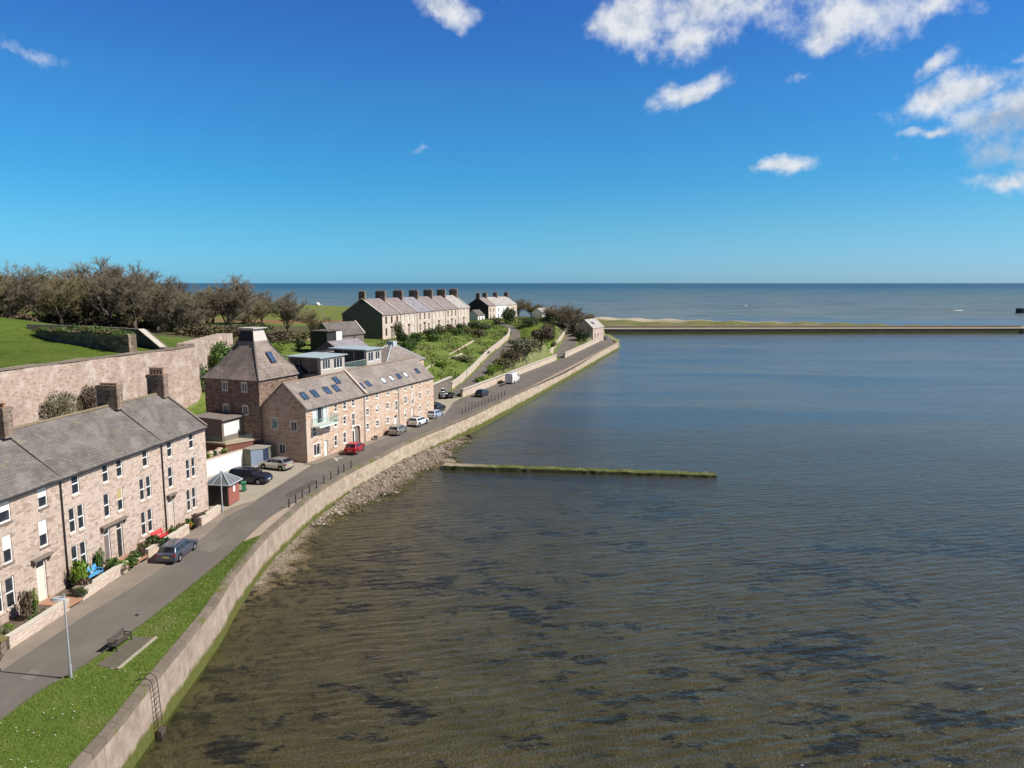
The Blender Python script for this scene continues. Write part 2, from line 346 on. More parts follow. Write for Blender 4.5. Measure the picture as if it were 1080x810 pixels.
def copingmat():
    m, N, b = newmat('coping_stone', .9, .15); p = N.pos(); X, Y, Z = N.xyz(p)[:3]; U = N.math('DIVIDE', N.math('ADD', Y, N.math('MULTIPLY', X, .4)), 1.25)
    fr = N.math('ABSOLUTE', N.math('SUBTRACT', N.math('FRACT', U), .5)); blk = N.n('ShaderNodeTexWhiteNoise', {'W': N.math('FLOOR', U)}, noise_dimensions='1D').outputs['Value']
    n_ = N.noise(p, 1.6, 7, .7); c = N.mix(N.math('ADD', N.math('MULTIPLY', n_, .7), N.math('MULTIPLY', blk, .3)), (.10, .08, .06), (.30, .25, .20))
    c = N.mix(N.ss(N.noise(p, .7, 6, .7), .54, .62), c, (.13, .14, .04)); c = N.mix(N.math('MULTIPLY', N.ss(fr, .475, .495), .8), c, (.04, .032, .026))
    setc(N, b, c, N.bump(n_, .5, .05)); return m
M_coping = copingmat()

def bedmat():
    m, N, b = newmat('estuary_bed', .9, .1); p = N.pos(); X, Y, Z = N.xyz(p)[:3]
    big = N.noise(p, .05, 5, .6); md = N.noise(p, .35, 6, .65); sm = N.noise(p, 4., 6, .7)
    c = N.mix(N.ss(md, .3, .7), (.098, .076, .040), (.160, .125, .070))
    # pebbly, pale where it dries out
    dry = N.ss(N.math('ADD', Z, N.math('MULTIPLY', N.math('SUBTRACT', md, .5), .7)), -3.05, -2.75)
    pv = N.n('ShaderNodeTexVoronoi', {'Vector': p, 'Scale': 6.0}); pr = N.xyz(pv.outputs['Color'])[0]
    peb = N.ramp(pr, [(0, (.14, .108, .078)), (.5, (.235, .188, .143)), (1, (.32, .265, .21))])
    c = N.mix(dry, c, peb)
    # weed: streaky dark patches under water
    ww = N.noise(N.comb(N.math('MULTIPLY', X, .55), N.math('MULTIPLY', Y, 1.25), 0.), .34, 9, .74, .3)
    w2 = N.noise(p, 1.3, 5, .65)
    wl = N.noise(p, .06, 4, .6)
    thr = N.math('ADD', ww, N.math('ADD', N.math('MULTIPLY', N.math('SUBTRACT', w2, .5), .22), N.math('MULTIPLY', N.math('SUBTRACT', wl, .5), .55)))
    weed = N.math('MULTIPLY', N.ss(thr, .52, .60), N.math('SUBTRACT', 1.0, dry))
    c = N.mix(N.math('MULTIPLY', weed, .95), c, (.006, .008, .010))
    nearw = N.math('MULTIPLY', N.ss(Z, -3.9, -3.2), N.math('SUBTRACT', 1.0, dry))
    c = N.mix(N.math('MULTIPLY', N.math('MULTIPLY', nearw, N.ss(N.noise(p, .9, 6, .7), .48, .6)), .8), c, (.02, .018, .012))
    setc(N, b, c, N.bump(N.math('ADD', pv.outputs['Distance'], sm), .8, .1)); return m
M_bed = bedmat()

def watermat():
    m = bpy.data.materials.new('water'); m.use_nodes = True; t = m.node_tree; t.nodes.clear(); N = NT(t)
    p = N.pos(); X, Y, Z = N.xyz(p)[:3]
    # ripples
    rot = N.comb(N.math('ADD', N.math('MULTIPLY', X, .35), N.math('MULTIPLY', Y, .20)), N.math('ADD', N.math('MULTIPLY', X, .25), N.math('MULTIPLY', Y, -1.0)), 0.)
    r1 = N.noise(rot, 1.5, 5, .6, .5); r2 = N.noise(rot, .30, 4, .5, .4); r3 = N.noise(p, 4.0, 4, .6)
    wv = N.n('ShaderNodeTexWave', {'Vector': rot, 'Scale': .30, 'Distortion': 9.0, 'Detail': 3.0, 'Detail Scale': .9, 'Detail Roughness': .6}, bands_direction='Y').outputs['Fac']
    r1 = N.math('ADD', N.math('MULTIPLY', r1, .75), N.math('MULTIPLY', wv, .11))
    h = N.math('ADD', N.math('ADD', N.math('MULTIPLY', r1, .80), N.math('MULTIPLY', r2, .7)), N.math('MULTIPLY', r3, .10))
    open_ = N.ss(Y, 470., 600.)
    nb = N.n('ShaderNodeBump', {'Height': h, 'Strength': N.math('ADD', .50, N.math('MULTIPLY', N.noise(N.comb(N.math('MULTIPLY', X, .03), N.math('MULTIPLY', Y, .07), 0.), 1.0, 4, .6), .60)), 'Distance': .36}).outputs[0]
    # murk of the water body
    olive, teal, seac, deep = (.070, .062, .032), (.078, .098, .102), (.135, .165, .168), (.014, .075, .145)
    cur = N.noise(N.comb(N.math('MULTIPLY', X, .5), N.math('MULTIPLY', Y, 1.3), 0.), .022, 6, .6, .5)
    f = N.math('ADD', Y, N.math('MULTIPLY', N.math('SUBTRACT', cur, .5), 90.))
    f = N.math('ADD', f, N.math('MULTIPLY', N.math('MAXIMUM', X, 0.), .06))
    c = N.mix(N.ss(f, 78., 185.), olive, teal)
    c = N.mix(N.math('MULTIPLY', N.ss(N.noise(N.comb(N.math('MULTIPLY', X, .4), N.math('MULTIPLY', Y, 1.6), 0.), .05, 6, .6), .5, .68), .55), c, N.mix(.5, c, (.02, .05, .09)))
    fs = N.math('ADD', Y, N.math('MULTIPLY', N.math('SUBTRACT', N.noise(p, .0012, 4, .6), .5), 1500.))
    sc = N.mix(N.ss(fs, 500., 1900.), seac, (.075, .135, .165))
    sc = N.mix(N.ss(fs, 1500., 4500.), sc, deep)
    c = N.mix(open_, c, sc)
    # white caps offshore
    wc = N.noise(N.comb(N.math('MULTIPLY', X, .07), N.math('MULTIPLY', Y, .03), 0.), 1.0, 8, .75)
    cap = N.math('MULTIPLY', N.math('MULTIPLY', N.ss(wc, .70, .735), open_), N.ss(Y, 6000., 1200.))
    c = N.mix(cap, c, (.75, .77, .78))
    ln = N.noise(N.comb(N.math('MULTIPLY', X, .011), N.math('ADD', N.math('MULTIPLY', Y, .055), N.math('MULTIPLY', X, .006)), 0.), 1.0, 5, .6, .6)
    farw = N.ss(f, 95., 160.)
    c = N.mix(N.math('MULTIPLY', N.math('MULTIPLY', N.ss(ln, .50, .60), farw), .75), c, (.040, .074, .102)); c = N.mix(N.math('MULTIPLY', N.math('MULTIPLY', N.ss(ln, .45, .36), farw), .8), c, (.105, .122, .105))
    diff = N.n('ShaderNodeBsdfDiffuse', {'Color': c, 'Normal': nb})
    tr = N.n('ShaderNodeBsdfTransparent', {'Color': (.80, .84, .74, 1)})
    op = N.math('MAXIMUM', N.ss(N.math('ADD', f, N.math('MULTIPLY', N.math('MAXIMUM', X, 0.), .5)), 34., 190., .12, 1.0), N.ss(Y, 230., 290.))
    body = N.n('ShaderNodeMixShader', {0: op, 1: tr.outputs[0], 2: diff.outputs[0]})
    gl = N.n('ShaderNodeBsdfGlossy', {'Color': (1, 1, 1, 1), 'Roughness': .20, 'Normal': nb})
    fr = N.n('ShaderNodeFresnel', {'IOR': 1.33, 'Normal': nb})
    frl = N.math('MULTIPLY', N.math('MINIMUM', N.math('MULTIPLY', fr.outputs[0], 1.0), .42), N.math('SUBTRACT', 1.0, N.math('MULTIPLY', open_, .55)))
    sh = N.n('ShaderNodeMixShader', {0: frl, 1: body.outputs[0], 2: gl.outputs[0]})
    N.n('ShaderNodeOutputMaterial', {0: sh.outputs[0]})
    MATS['water'] = m; return m
M_water = watermat()

# ------------------------------------------------------------------ mesh helpers
def link(name, me, parent=None):
    o = bpy.data.objects.new(name, me); COL.objects.link(o)
    if parent is not None: o.parent = parent
    return o
class MB:
    def __init__(s): s.v = []; s.f = []; s.mi = []
    def add(s, vs, fs, mi=0):
        b = len(s.v); s.v += [tuple(v) for v in vs]
        for f in fs: s.f.append(tuple(b+i for i in f)); s.mi.append(mi)
        return s
    def poly(s, pts, mi=0): return s.add(pts, [tuple(range(len(pts)))], mi)
    def box(s, x0, x1, y0, y1, z0, z1, mi=0):
        v = [(x0, y0, z0), (x1, y0, z0), (x1, y1, z0), (x0, y1, z0), (x0, y0, z1), (x1, y0, z1), (x1, y1, z1), (x0, y1, z1)]
        return s.add(v, [(0, 3, 2, 1), (4, 5, 6, 7), (0, 1, 5, 4), (1, 2, 6, 5), (2, 3, 7, 6), (3, 0, 4, 7)], mi)
    def prism(s, pts, z0, z1, mi=0):           # plan polygon (ccw), z1 may be a list of heights
        n = len(pts); zt = z1 if hasattr(z1, '__len__') else [z1]*n; zb = z0 if hasattr(z0, '__len__') else [z0]*n
        v = [(p[0], p[1], zb[i]) for i, p in enumerate(pts)]+[(p[0], p[1], zt[i]) for i, p in enumerate(pts)]
        return s.add(v, [tuple(range(n-1, -1, -1)), tuple(range(n, 2*n))]+[(i, (i+1) % n, n+(i+1) % n, n+i) for i in range(n)], mi)
    def tube(s, a, b, r0, r1=None, n=6, mi=0, cap=True):
        r1 = r0 if r1 is None else r1
        a = Vector(a); b = Vector(b); d = (b-a)
        if d.length < 1e-6: return s
        d.normalize(); u = d.orthogonal().normalized(); w = d.cross(u)
        ca = [(math.cos(2*math.pi*i/n), math.sin(2*math.pi*i/n)) for i in range(n)]
        v = [a+(u*c+w*q)*r0 for c, q in ca]+[b+(u*c+w*q)*r1 for c, q in ca]
        f = [(i, (i+1) % n, n+(i+1) % n, n+i) for i in range(n)]
        if cap: f += [tuple(range(n-1, -1, -1)), tuple(range(n, 2*n))]
        return s.add(v, f, mi)
    def path(s, pts, r, n=6, mi=0):
        for a, b in zip(pts, pts[1:]): s.tube(a, b, r, r, n, mi)
        return s
    def beam(s, a, b, w, h, mi=0):             # rectangular bar from a to b
        a = Vector(a); b = Vector(b); d = (b-a).normalized(); up = Vector((0, 0, 1))
        if abs(d.z) > .95: up = Vector((0, 1, 0))
        x = d.cross(up).normalized()*w/2; y = x.cross(d).normalized()*h/2
        v = [a-x-y, a+x-y, a+x+y, a-x+y, b-x-y, b+x-y, b+x+y, b-x+y]
        return s.add(v, [(0, 3, 2, 1), (4, 5, 6, 7), (0, 1, 5, 4), (1, 2, 6, 5), (2, 3, 7, 6), (3, 0, 4, 7)], mi)
    def weld(s):
        m = {}; idx = []; nv = []
        for q in s.v:
            k = (round(q[0], 3), round(q[1], 3), round(q[2], 3))
            if k not in m: m[k] = len(nv); nv.append(q)
            idx.append(m[k])
        fs = []; ms = []
        for f, k in zip(s.f, s.mi):
            g = []
            for i in f:
                if idx[i] not in g: g.append(idx[i])
            if len(g) > 2: fs.append(tuple(g)); ms.append(k)
        s.v, s.f, s.mi = nv, fs, ms
    def mesh(s, name, mats, smooth=False, ang=None):
        if name == 'wall': s.weld()
        me = bpy.data.meshes.new(name); me.from_pydata(s.v, [], s.f)
        for m in (mats if isinstance(mats, (list, tuple)) else [mats]): me.materials.append(m)
        me.polygons.foreach_set('material_index', s.mi)
        if smooth:
            me.polygons.foreach_set('use_smooth', [True]*len(s.f))
            if ang: me.set_sharp_from_angle(angle=math.radians(ang))
        me.update(); return me
    def build(s, name, mats, parent=None, smooth=False, ang=None):
        return link(name, s.mesh(name, mats, smooth, ang), parent)
def fast_mesh(name, v, f, mats, mi=None, smooth=False):
    me = bpy.data.meshes.new(name); v = np.asarray(v, np.float32); f = np.asarray(f, np.int32); k = f.shape[1]
    me.vertices.add(len(v)); me.vertices.foreach_set('co', v.ravel())
    me.loops.add(f.size); me.loops.foreach_set('vertex_index', f.ravel())
    me.polygons.add(len(f)); me.polygons.foreach_set('loop_start', np.arange(0, f.size, k, dtype=np.int32))
    try: me.polygons.foreach_set('loop_total', np.full(len(f), k, np.int32))
    except Exception: pass
    for m in (mats if isinstance(mats, (list, tuple)) else [mats]): me.materials.append(m)
    if mi is not None: me.polygons.foreach_set('material_index', np.asarray(mi, np.int32))
    if smooth: me.polygons.foreach_set('use_smooth', np.ones(len(f), bool))
    me.update(calc_edges=True); me.validate(); return me
def tag(o, label, cat, group=None, kind=None):
    if label: o['label'] = label
    if cat: o['category'] = cat
    if group: o['group'] = group
    if kind: o['kind'] = kind
    return o
def thing(name, label, cat, loc=(0, 0, 0), rz=0.0, group=None):
    o = bpy.data.objects.new(name, None); COL.objects.link(o); o.location = loc; o.rotation_euler = (0, 0, rz)
    o.empty_display_size = .3
    return tag(o, label, cat, group)
def struct(o): o['kind'] = 'structure'; return o
def copy_tree(o, parent=None):
    c = o.copy(); COL.objects.link(c); c.parent = parent
    for ch in [q for q in bpy.data.objects if q.parent == o]: copy_tree(ch, c)
    return c
def smooth_line(pts, step=1.0):
    P = [Vector(p) for p in pts]; P = [P[0]*2-P[1]]+P+[P[-1]*2-P[-2]]; out = []
    for i in range(1, len(P)-2):
        a, b, c, d = P[i-1:i+3]; n = max(1, int((c-b).length/step))
        for k in range(n):
            t = k/n
            out.append(.5*((2*b)+(-a+c)*t+(2*a-5*b+4*c-d)*t*t+(-a+3*b-3*c+d)*t**3))
    out.append(P[-2]); return out
def resample(L, n):
    L = [Vector(p) for p in L]; d = [0.]
    for a, b in zip(L, L[1:]): d.append(d[-1]+(b-a).length)
    out = []; j = 0
    for i in range(n):
        t = d[-1]*i/(n-1)
        while j < len(d)-2 and d[j+1] < t: j += 1
        k = (t-d[j])/max(1e-9, d[j+1]-d[j]); out.append(L[j].lerp(L[j+1], min(1, k)))
    return out
def ribbon(name, L, R, mat, z=None, n=120, kind='structure', th=None):
    L = resample(L, n); R = resample(R, n); b = MB()
    for a, c in zip(L, R):
        b.v += [(a.x, a.y, a.z if z is None else z), (c.x, c.y, c.z if z is None else z)]
    for i in range(n-1): b.f.append((2*i, 2*i+1, 2*i+3, 2*i+2)); b.mi.append(0)
    o = b.build(name, mat)
    if kind: o['kind'] = kind
    return o
def wall_along(b, line, thick, z0, z1, mi=0, left=True):
    """solid wall: line is the outer edge; thickness goes to its left"""
    P = [Vector(p) for p in line]; n = len(P); N = []
    for i in range(n):
        d = (P[min(n-1, i+1)]-P[max(0, i-1)]); d.z = 0; d.normalize(); N.append(Vector((-d.y, d.x, 0))*(thick if left else -thick))
    zf = lambda z, i: z[i] if hasattr(z, '__len__') else z
    v = []
    for i in range(n):
        o = P[i]; q = P[i]+N[i]
        v += [(o.x, o.y, zf(z0, i)), (o.x, o.y, zf(z1, i)), (q.x, q.y, zf(z1, i)), (q.x, q.y, zf(z0, i))]
    f = []
    for i in range(n-1):
        for k in range(4): f.append((4*i+k, 4*i+(k+1) % 4, 4*i+4+(k+1) % 4, 4*i+4+k))
    f += [(3, 2, 1, 0), (4*n-4, 4*n-3, 4*n-2, 4*n-1)]
    b.add(v, [tuple(reversed(q)) for q in f] if left else f, mi)
    return b

# ================================================================== LARGE STRUCTURE
SEA_Z = -3.1
V3 = lambda x, y, z=0.0: Vector((x, y, z))
# ---- quay edge (outer top edge of the sea wall), road edges
WALL_O = smooth_line([V3(-20.9, -30), V3(-21.0, 10), at(85.5, 810), at(155, 727), at(225.5, 640), at(247, 606.5), at(280, 566.7), at(304.4, 544.4), at(324.4, 526.7),
                      at(346.7, 511), at(373, 495.6), at(404.4, 480), at(435.6, 464.4), at(500, 436.7), at(560, 408), at(606, 384.5), at(652, 360.5)], 1.5)
ROAD_R = smooth_line([V3(-28.5, -30), V3(-27.6, 10), at(0, 760), at(64.5, 718), at(138, 668), at(230, 595), at(280, 550), at(302, 535.5), at(374, 494.5), at(418, 472),
                      at(500, 437.2), at(529, 423.2), at(606, 386.5), at(648, 361.5)], 1.5)
ROAD_L = smooth_line([V3(-35.5, -30), V3(-33.5, 10), at(-40, 735), at(29, 689), at(98, 644), at(146, 615.5), at(219, 563), at(239, 544), at(258.6, 535), at(325.8, 492), at(362, 479.5),
                      at(406.7, 460), at(458, 435), at(490, 419.5), at(540, 398), at(587, 380), at(634, 359.5), at(640, 353)], 1.5)
def xat(line, y):
    if y <= line[0].y: return line[0].x
    for a, b in zip(line, line[1:]):
        if a.y <= y <= b.y: return a.x+(b.x-a.x)*(y-a.y)/max(1e-6, b.y-a.y)
    return line[-1].x
# ---- building frames
C0 = at(221, 540); TH = math.radians(7.55)              # terrace: corner and heading of the facade
TDIR = Vector((math.sin(TH), math.cos(TH), 0)); TRZ = math.pi/2-TH
A0 = V3(-26.3, 92.3); B0 = V3(-13.5, 125.2); MDIR = (B0-A0).normalized(); MN = Vector((-MDIR.y, MDIR.x, 0)); MRZ = math.atan2(MDIR.y, MDIR.x)
def ter(x, y, z=0): return C0+TDIR*x+Vector((-TDIR.y, TDIR.x, 0))*y+V3(0, 0, z)
def mal(x, y, z=0): return A0+MDIR*x+MN*y+V3(0, 0, z)
RAMP = [V3(-83, -10), V3(-66.5, 56), V3(-59, 84.1), V3(-54.5, 101.6), V3(-50.3, 116.1), V3(-54.4, 143.0), V3(-64, 165), V3(-95, 190), V3(-130, 300)]
PATH_C = smooth_line([V3(-13.4, 145.5, 0), V3(-10, 155.3, 1.0), V3(-7.2, 172.4, 2.2), V3(-4.5, 194.5, 3.6), V3(-1.4, 213, 4.8), V3(1.2, 238, 5.8), V3(0.0, 262, 7.0), V3(-6, 285, 8.0)], 2)
ROAD2_C = smooth_line([V3(14.5, 228, 0), V3(16.3, 238, .1), V3(19.5, 259.8, .9), V3(23.7, 286.8, 2.4), V3(26.2, 305, 3.9), V3(24, 326, 6.0), V3(12, 338, 7.2)], 2)
LOW_WALL = [at(488, 419), at(540, 398.5), at(587, 379.5)]
LOW_WALL2 = [at(596, 377.5), at(618, 367), at(633.5, 359.5)]
_lw = [q+V3(-1.9, .7) for q in (LOW_WALL[0], LOW_WALL[0].lerp(LOW_WALL[2], .5), LOW_WALL[2])]
QUAY = [V3(-70, -60), V3(-52, 95), V3(-39, 108), V3(-32, 121), V3(-26, 135), V3(-20, 146), V3(-15.2, 153.5), _lw[0], _lw[1], _lw[2], V3(12.5, 236), LOW_WALL2[0]+V3(-1.6, .8), LOW_WALL2[1]+V3(-1.6, .8), LOW_WALL2[2]+V3(-1.6, .6), V3(40, 322), V3(43, 345)]

def tps(pts):
    P = np.array([(p[0], p[1]) for p in pts], float); z = np.array([p[2] for p in pts], float); n = len(P)
    K = lambda r2: np.where(r2 > 1e-9, r2*np.log(np.maximum(r2, 1e-9)), 0.)
    A = np.zeros((n+3, n+3)); A[:n, :n] = K(((P[:, None]-P[None])**2).sum(-1))+np.eye(n)*2.0
    A[:n, n] = 1; A[:n, n+1:] = P; A[n, :n] = 1; A[n+1:, :n] = P.T
    w = np.linalg.solve(A, np.concatenate([z, np.zeros(3)]))
    def f(X, Y):
        q = np.stack([X.ravel(), Y.ravel()], 1); out = np.empty(len(q))
        for i in range(0, len(q), 20000):
            c = q[i:i+20000]; out[i:i+20000] = K(((c[:, None]-P[None])**2).sum(-1))@w[:n]+w[n]+c@w[n+1:]
        return out.reshape(X.shape)
    return f
H1 = tps([(p.x, p.y, p.z) for p in PATH_C[::5]]+[(p.x, p.y, p.z) for p in ROAD2_C[::5]]+[
    (-33, 200, 7.6), (-27, 220, 7.7), (-20, 240, 7.8), (-14, 262, 7.9), (-45, 205, 8), (-30, 262, 8.2), (-24, 188, 6.8), (-13, 215, 7.0), (-6, 236, 7.2), (-18, 160, 3.0), (-20, 172, 5.0), (-13, 180, 4.3), (-10, 200, 5.2),
    (-15.5, 153, 2.6), (-21, 147, 3.2), (-30, 138, 4), (-38, 150, 6), (-48, 150, 7), (-50, 170, 7.6), (-46, 185, 8), (-46, 118, 3.5), (-48.5, 128, 7), (-44, 108, .5), (-37, 120, 1.5),
    (0, 262, 7.3), (10, 280, 8), (5, 310, 8.2), (-10, 305, 8), (18, 305, 7), (36, 325, 3), (5, 232, 7.0), (10, 216, 5.6), (8, 225, 6.8), (9, 245, 8.0), (13, 262, 7.6), (16, 285, 7.2),
    (-9.3, 147.5, 1.4), (2, 180, 1.5), (13.0, 221, 1.4), (3, 190, 3.6), (-3, 172, 2.0), (6, 208, 4.6), (24, 255, 1.4), (30, 272, 1.6), (28, 290, 3.2), (33, 300, 2.2), (-60, 230, 8), (-80, 260, 8), (-60, 300, 8), (-100, 330, 8), (-60, 400, 8), (-120, 470, 8), (0, 345, 7), (-40, 350, 8)])
H2 = tps([(p.x, p.y, p.z) for p in [at(0, 385, 12.7), at(126, 373, 12.7), at(0, 336, 17.0), at(33, 354, 14.6), at(75, 366, 13.6), at(150, 372, 12.8), at(15, 372, 13.4)]]+[
    (-52, 116, 12.7), (-56, 142, 11.5), (-66, 60, 12.7), (-80, 20, 12.7), (-104, 151, 14.5), (-104, 185, 12), (-89, 189, 10.8), (-75, 150, 12.5), (-72, 128, 13.6), (-66, 190, 9.2), (-66, 218, 8), (-99, 252, 8.5), (-140, 60, 17), (-140, 120, 17),
    (-200, 100, 16), (-200, 200, 13), (-300, 300, 9), (-150, 400, 8), (-122, 477, 8), (-90, 320, 8), (-400, 100, 15), (-500, 500, 8), (-700, 300, 10), (-60, 100, 13.0)])

def seg_sd(X, Y, line):
    """signed distance to a polyline, positive on its right-hand side"""
    best = np.full(X.shape, 1e18); sd = np.zeros(X.shape)
    for a, b in zip(line, line[1:]):
        dx, dy = b.x-a.x, b.y-a.y; L2 = dx*dx+dy*dy
        t = np.clip(((X-a.x)*dx+(Y-a.y)*dy)/L2, 0, 1); qx = X-(a.x+t*dx); qy = Y-(a.y+t*dy)
        d2 = qx*qx+qy*qy; s = np.sign(qx*dy-qy*dx); m = d2 < best-1e-9
        best = np.where(m, d2, best); sd = np.where(m, np.sqrt(d2)*s, sd)
    return sd
sst = lambda t: np.clip(t, 0, 1)**2*(3-2*np.clip(t, 0, 1))
WOX = np.array([p.x for p in WALL_O]); WOY = np.array([p.y for p in WALL_O])
def flatten(Z, X, Y, line, hw):
    best = np.full(X.shape, 1e18); zz = np.zeros(X.shape)
    for a, b in zip(line, line[1:]):
        dx, dy = b.x-a.x, b.y-a.y; L2 = dx*dx+dy*dy
        t = np.clip(((X-a.x)*dx+(Y-a.y)*dy)/L2, 0, 1); d2 = (X-(a.x+t*dx))**2+(Y-(a.y+t*dy))**2; m = d2 < best
        best = np.where(m, d2, best); zz = np.where(m, a.z+t*(b.z-a.z), zz)
    w = 1-sst((np.sqrt(best)-hw)/1.6)
    return Z*(1-w)+(zz-.12)*w
def land_z(X, Y):
    X = np.asarray(X, float); Y = np.asarray(Y, float)
    a = seg_sd(X, Y, RAMP)                          # >0: town side
    wide = 0.9+np.clip(Y-146, 0, 60)*.5
    low = np.maximum(H1(X, Y), 0); hi = H2(X, Y)
    w = sst((a+wide*.5+1.6)/wide)
    q = seg_sd(X, Y, QUAY)
    low = np.where(q > 0, -.06, low)
    low = np.where((Y < 96), -.06, low)
    rlx = np.interp(Y, [p.y for p in ROAD_L], [p.x for p in ROAD_L]); low = np.where((X > rlx-1.7) & (Y < 330), -.06, low)
    Z = hi*(1-w)+low*w
    for ln, hw in ((PATH_C, 1.7), (ROAD2_C, 2.8)): 
        Z = np.where((q > 0.3) | (Y < 140) | (X > rlx-1.7), Z, flatten(Z, X, Y, ln, hw))
    cy = np.interp(X, [-900, -150, -60, 10, 30, 43, 60], [560, 500, 478, 376, 356, 334, 322])
    Z = np.where(Y > cy, np.maximum(Z-(Y-cy)*1.1, -6.5), Z)
    wx = np.interp(Y, WOY, WOX)
    Z = np.where((X > wx-1.7) & (Y < 300), -6.5, Z)
    Z = np.where((X > 44) & (Y > 250), -6.5, Z)
    return Z
def zland(x, y): return float(land_z(np.array([x]), np.array([y]))[0])
def grid_mesh(xs, ys, zf):
    X, Y = np.meshgrid(xs, ys); Z = zf(X, Y); v = np.stack([X, Y, Z], -1).reshape(-1, 3)
    nx, ny = len(xs), len(ys); i = np.arange(ny-1)[:, None]*nx+np.arange(nx-1)[None]; i = i.ravel()
    return v, np.stack([i, i+1, i+nx+1, i+nx], 1)
def ground_mat():
    m, N, b = newmat('land', .9, .12); p = N.pos(); X, Y, Z = N.xyz(p)[:3]
    a = N.noise(p, .10, 6, .7); s2 = N.noise(p, 3.2, 6, .75); s3 = N.noise(p, .8, 6, .65)
    f = N.math('ADD', N.math('ADD', N.math('MULTIPLY', a, .4), N.math('MULTIPLY', s2, .3)), N.math('MULTIPLY', s3, .3))
    bank = N.ramp(f, [(.34, (.055, .085, .016)), (.46, (.115, .170, .030)), (.56, (.18, .225, .055)), (.68, (.27, .245, .12))])
    lawn = N.ramp(f, [(.36, (.062, .100, .012)), (.5, (.105, .155, .022)), (.64, (.155, .195, .04))])
    field = N.ramp(f, [(.35, (.135, .165, .035)), (.65, (.185, .21, .055))])
    red = N.mix(N.ss(N.noise(p, .05, 3), .3, .7), (.28, .13, .07), (.22, .14, .07))
    soil = N.mix(f, (.16, .14, .11), (.27, .235, .185))
    ramp_m = N.math('MULTIPLY', N.ss(Z, 11.9, 12.5), 1.0)
    c = N.mix(ramp_m, bank, lawn)
    farm = N.ss(N.math('ADD', Y, N.math('MULTIPLY', X, .1)), 262., 300.)
    leftm = N.ss(X, -46., -54.)
    c = N.mix(N.math('MULTIPLY', N.math('MULTIPLY', farm, leftm), N.math('SUBTRACT', 1.0, ramp_m)), c, field)
    strip = N.math('MULTIPLY', N.ss(Y, 268., 276.), N.ss(Y, 306., 296.)); c = N.mix(N.math('MULTIPLY', N.math('MULTIPLY', strip, leftm), .8), c, red)
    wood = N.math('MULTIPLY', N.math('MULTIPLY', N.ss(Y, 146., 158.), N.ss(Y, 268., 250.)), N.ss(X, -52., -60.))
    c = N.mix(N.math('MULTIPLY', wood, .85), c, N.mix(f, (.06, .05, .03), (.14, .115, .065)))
    pale = N.math('MULTIPLY', N.ss(N.math('SUBTRACT', X, N.math('ADD', -6.0, N.math('MULTIPLY', N.math('SUBTRACT', Y, 172.), .14))), 0., 2.5), N.math('MULTIPLY', N.ss(Y, 160., 172.), N.ss(Y, 225., 212.)))
    pale = N.math('MAXIMUM', pale, N.ss(X, 16., 19.))
    c = N.mix(N.math('MULTIPLY', pale, .7), c, N.ramp(f, [(.35, (.12, .125, .05)), (.5, (.20, .195, .10)), (.66, (.30, .275, .17))]))
    lawn2 = N.math('MULTIPLY', N.math('MULTIPLY', N.ss(X, 0., 3.), N.ss(Y, 222., 228.)), N.math('MULTIPLY', N.ss(X, 14.5, 12.), N.ss(Y, 262., 254.)))
    c = N.mix(lawn2, c, N.ramp(f, [(.35, (.085, .135, .012)), (.66, (.15, .215, .035))]))
    c = N.mix(N.math('MULTIPLY', N.ss(Z, .02, -.02), N.ss(Y, 118., 100.)), c, soil)
    setc(N, b, c, N.bump(N.math('ADD', s2, s3), 1.0, .25)); return m
M_land = ground_mat()
xs = np.concatenate([np.arange(-900, -140, 20), np.arange(-140, -75, 3.5), np.arange(-75, 46, 1.1), np.arange(46, 60, 4)])
ys = np.concatenate([np.arange(-60, 60, 8), np.arange(60, 90, 2.5), np.arange(90, 345, 1.4), np.arange(345, 600, 9)])
v, f = grid_mesh(xs, ys, land_z)
land = struct(link('ground', fast_mesh('ground', v, f, M_land, smooth=True)))

# ---- estuary bed and water
BED = tps([(p.x, p.y, p.z) for p in [at(330, 565, -3.1), at(380, 535, -3.1), at(430, 511, -3.1), at(447, 498, -3.1), at(479, 490, -3.1), at(477, 477, -3.1),
    at(318, 562, -2.75), at(365, 524, -2.55), at(405, 498, -2.15), at(440, 478, -2.2), at(466, 468, -2.6), at(455, 487, -2.75), at(430, 490, -2.3)]]+[
    (-20.7, 20, -3.45), (-20.8, 40, -3.4), (-21.5, 56, -3.12), (-21.8, 63, -2.85), (-15, 20, -3.75), (-14, 40, -3.7), (-13, 60, -3.6), (-12, 75, -3.5), (-8, 85, -3.5), (0, 60, -4.1), (0, 20, -4.2), (15, 40, -4.4), (15, 80, -4.4), (40, 60, -4.8),
    (-4, 115, -3.6), (5, 130, -4.2), (20, 120, -4.6), (20, 180, -4.8), (10, 165, -4.2), (40, 220, -5), (60, 140, -5), (60, 20, -5), (80, 80, -5.2), (35, 260, -4.6)])
def bed_z(X, Y):
    z = np.clip(BED(X, Y), -5.4, -1.4)
    r = np.sin(X*2.1+Y*1.3)*.04+np.sin(X*.7-Y*1.9)*.06
    return z+r*(z > -3.6)
v, f = grid_mesh(np.concatenate([np.arange(-27, 6, .5), np.arange(6, 90, 3)]), np.concatenate([np.arange(-20, 60, 1.5), np.arange(60, 125, .6), np.arange(125, 320, 4)]), bed_z)
struct(link('estuary_bed', fast_mesh('estuary_bed', v, f, M_bed, smooth=True)))
R = 60000.
b = MB(); b.poly([(-R, -R, SEA_Z), (R, -R, SEA_Z), (R, R, SEA_Z), (-R, R, SEA_Z)]); struct(b.build('water', M_water))

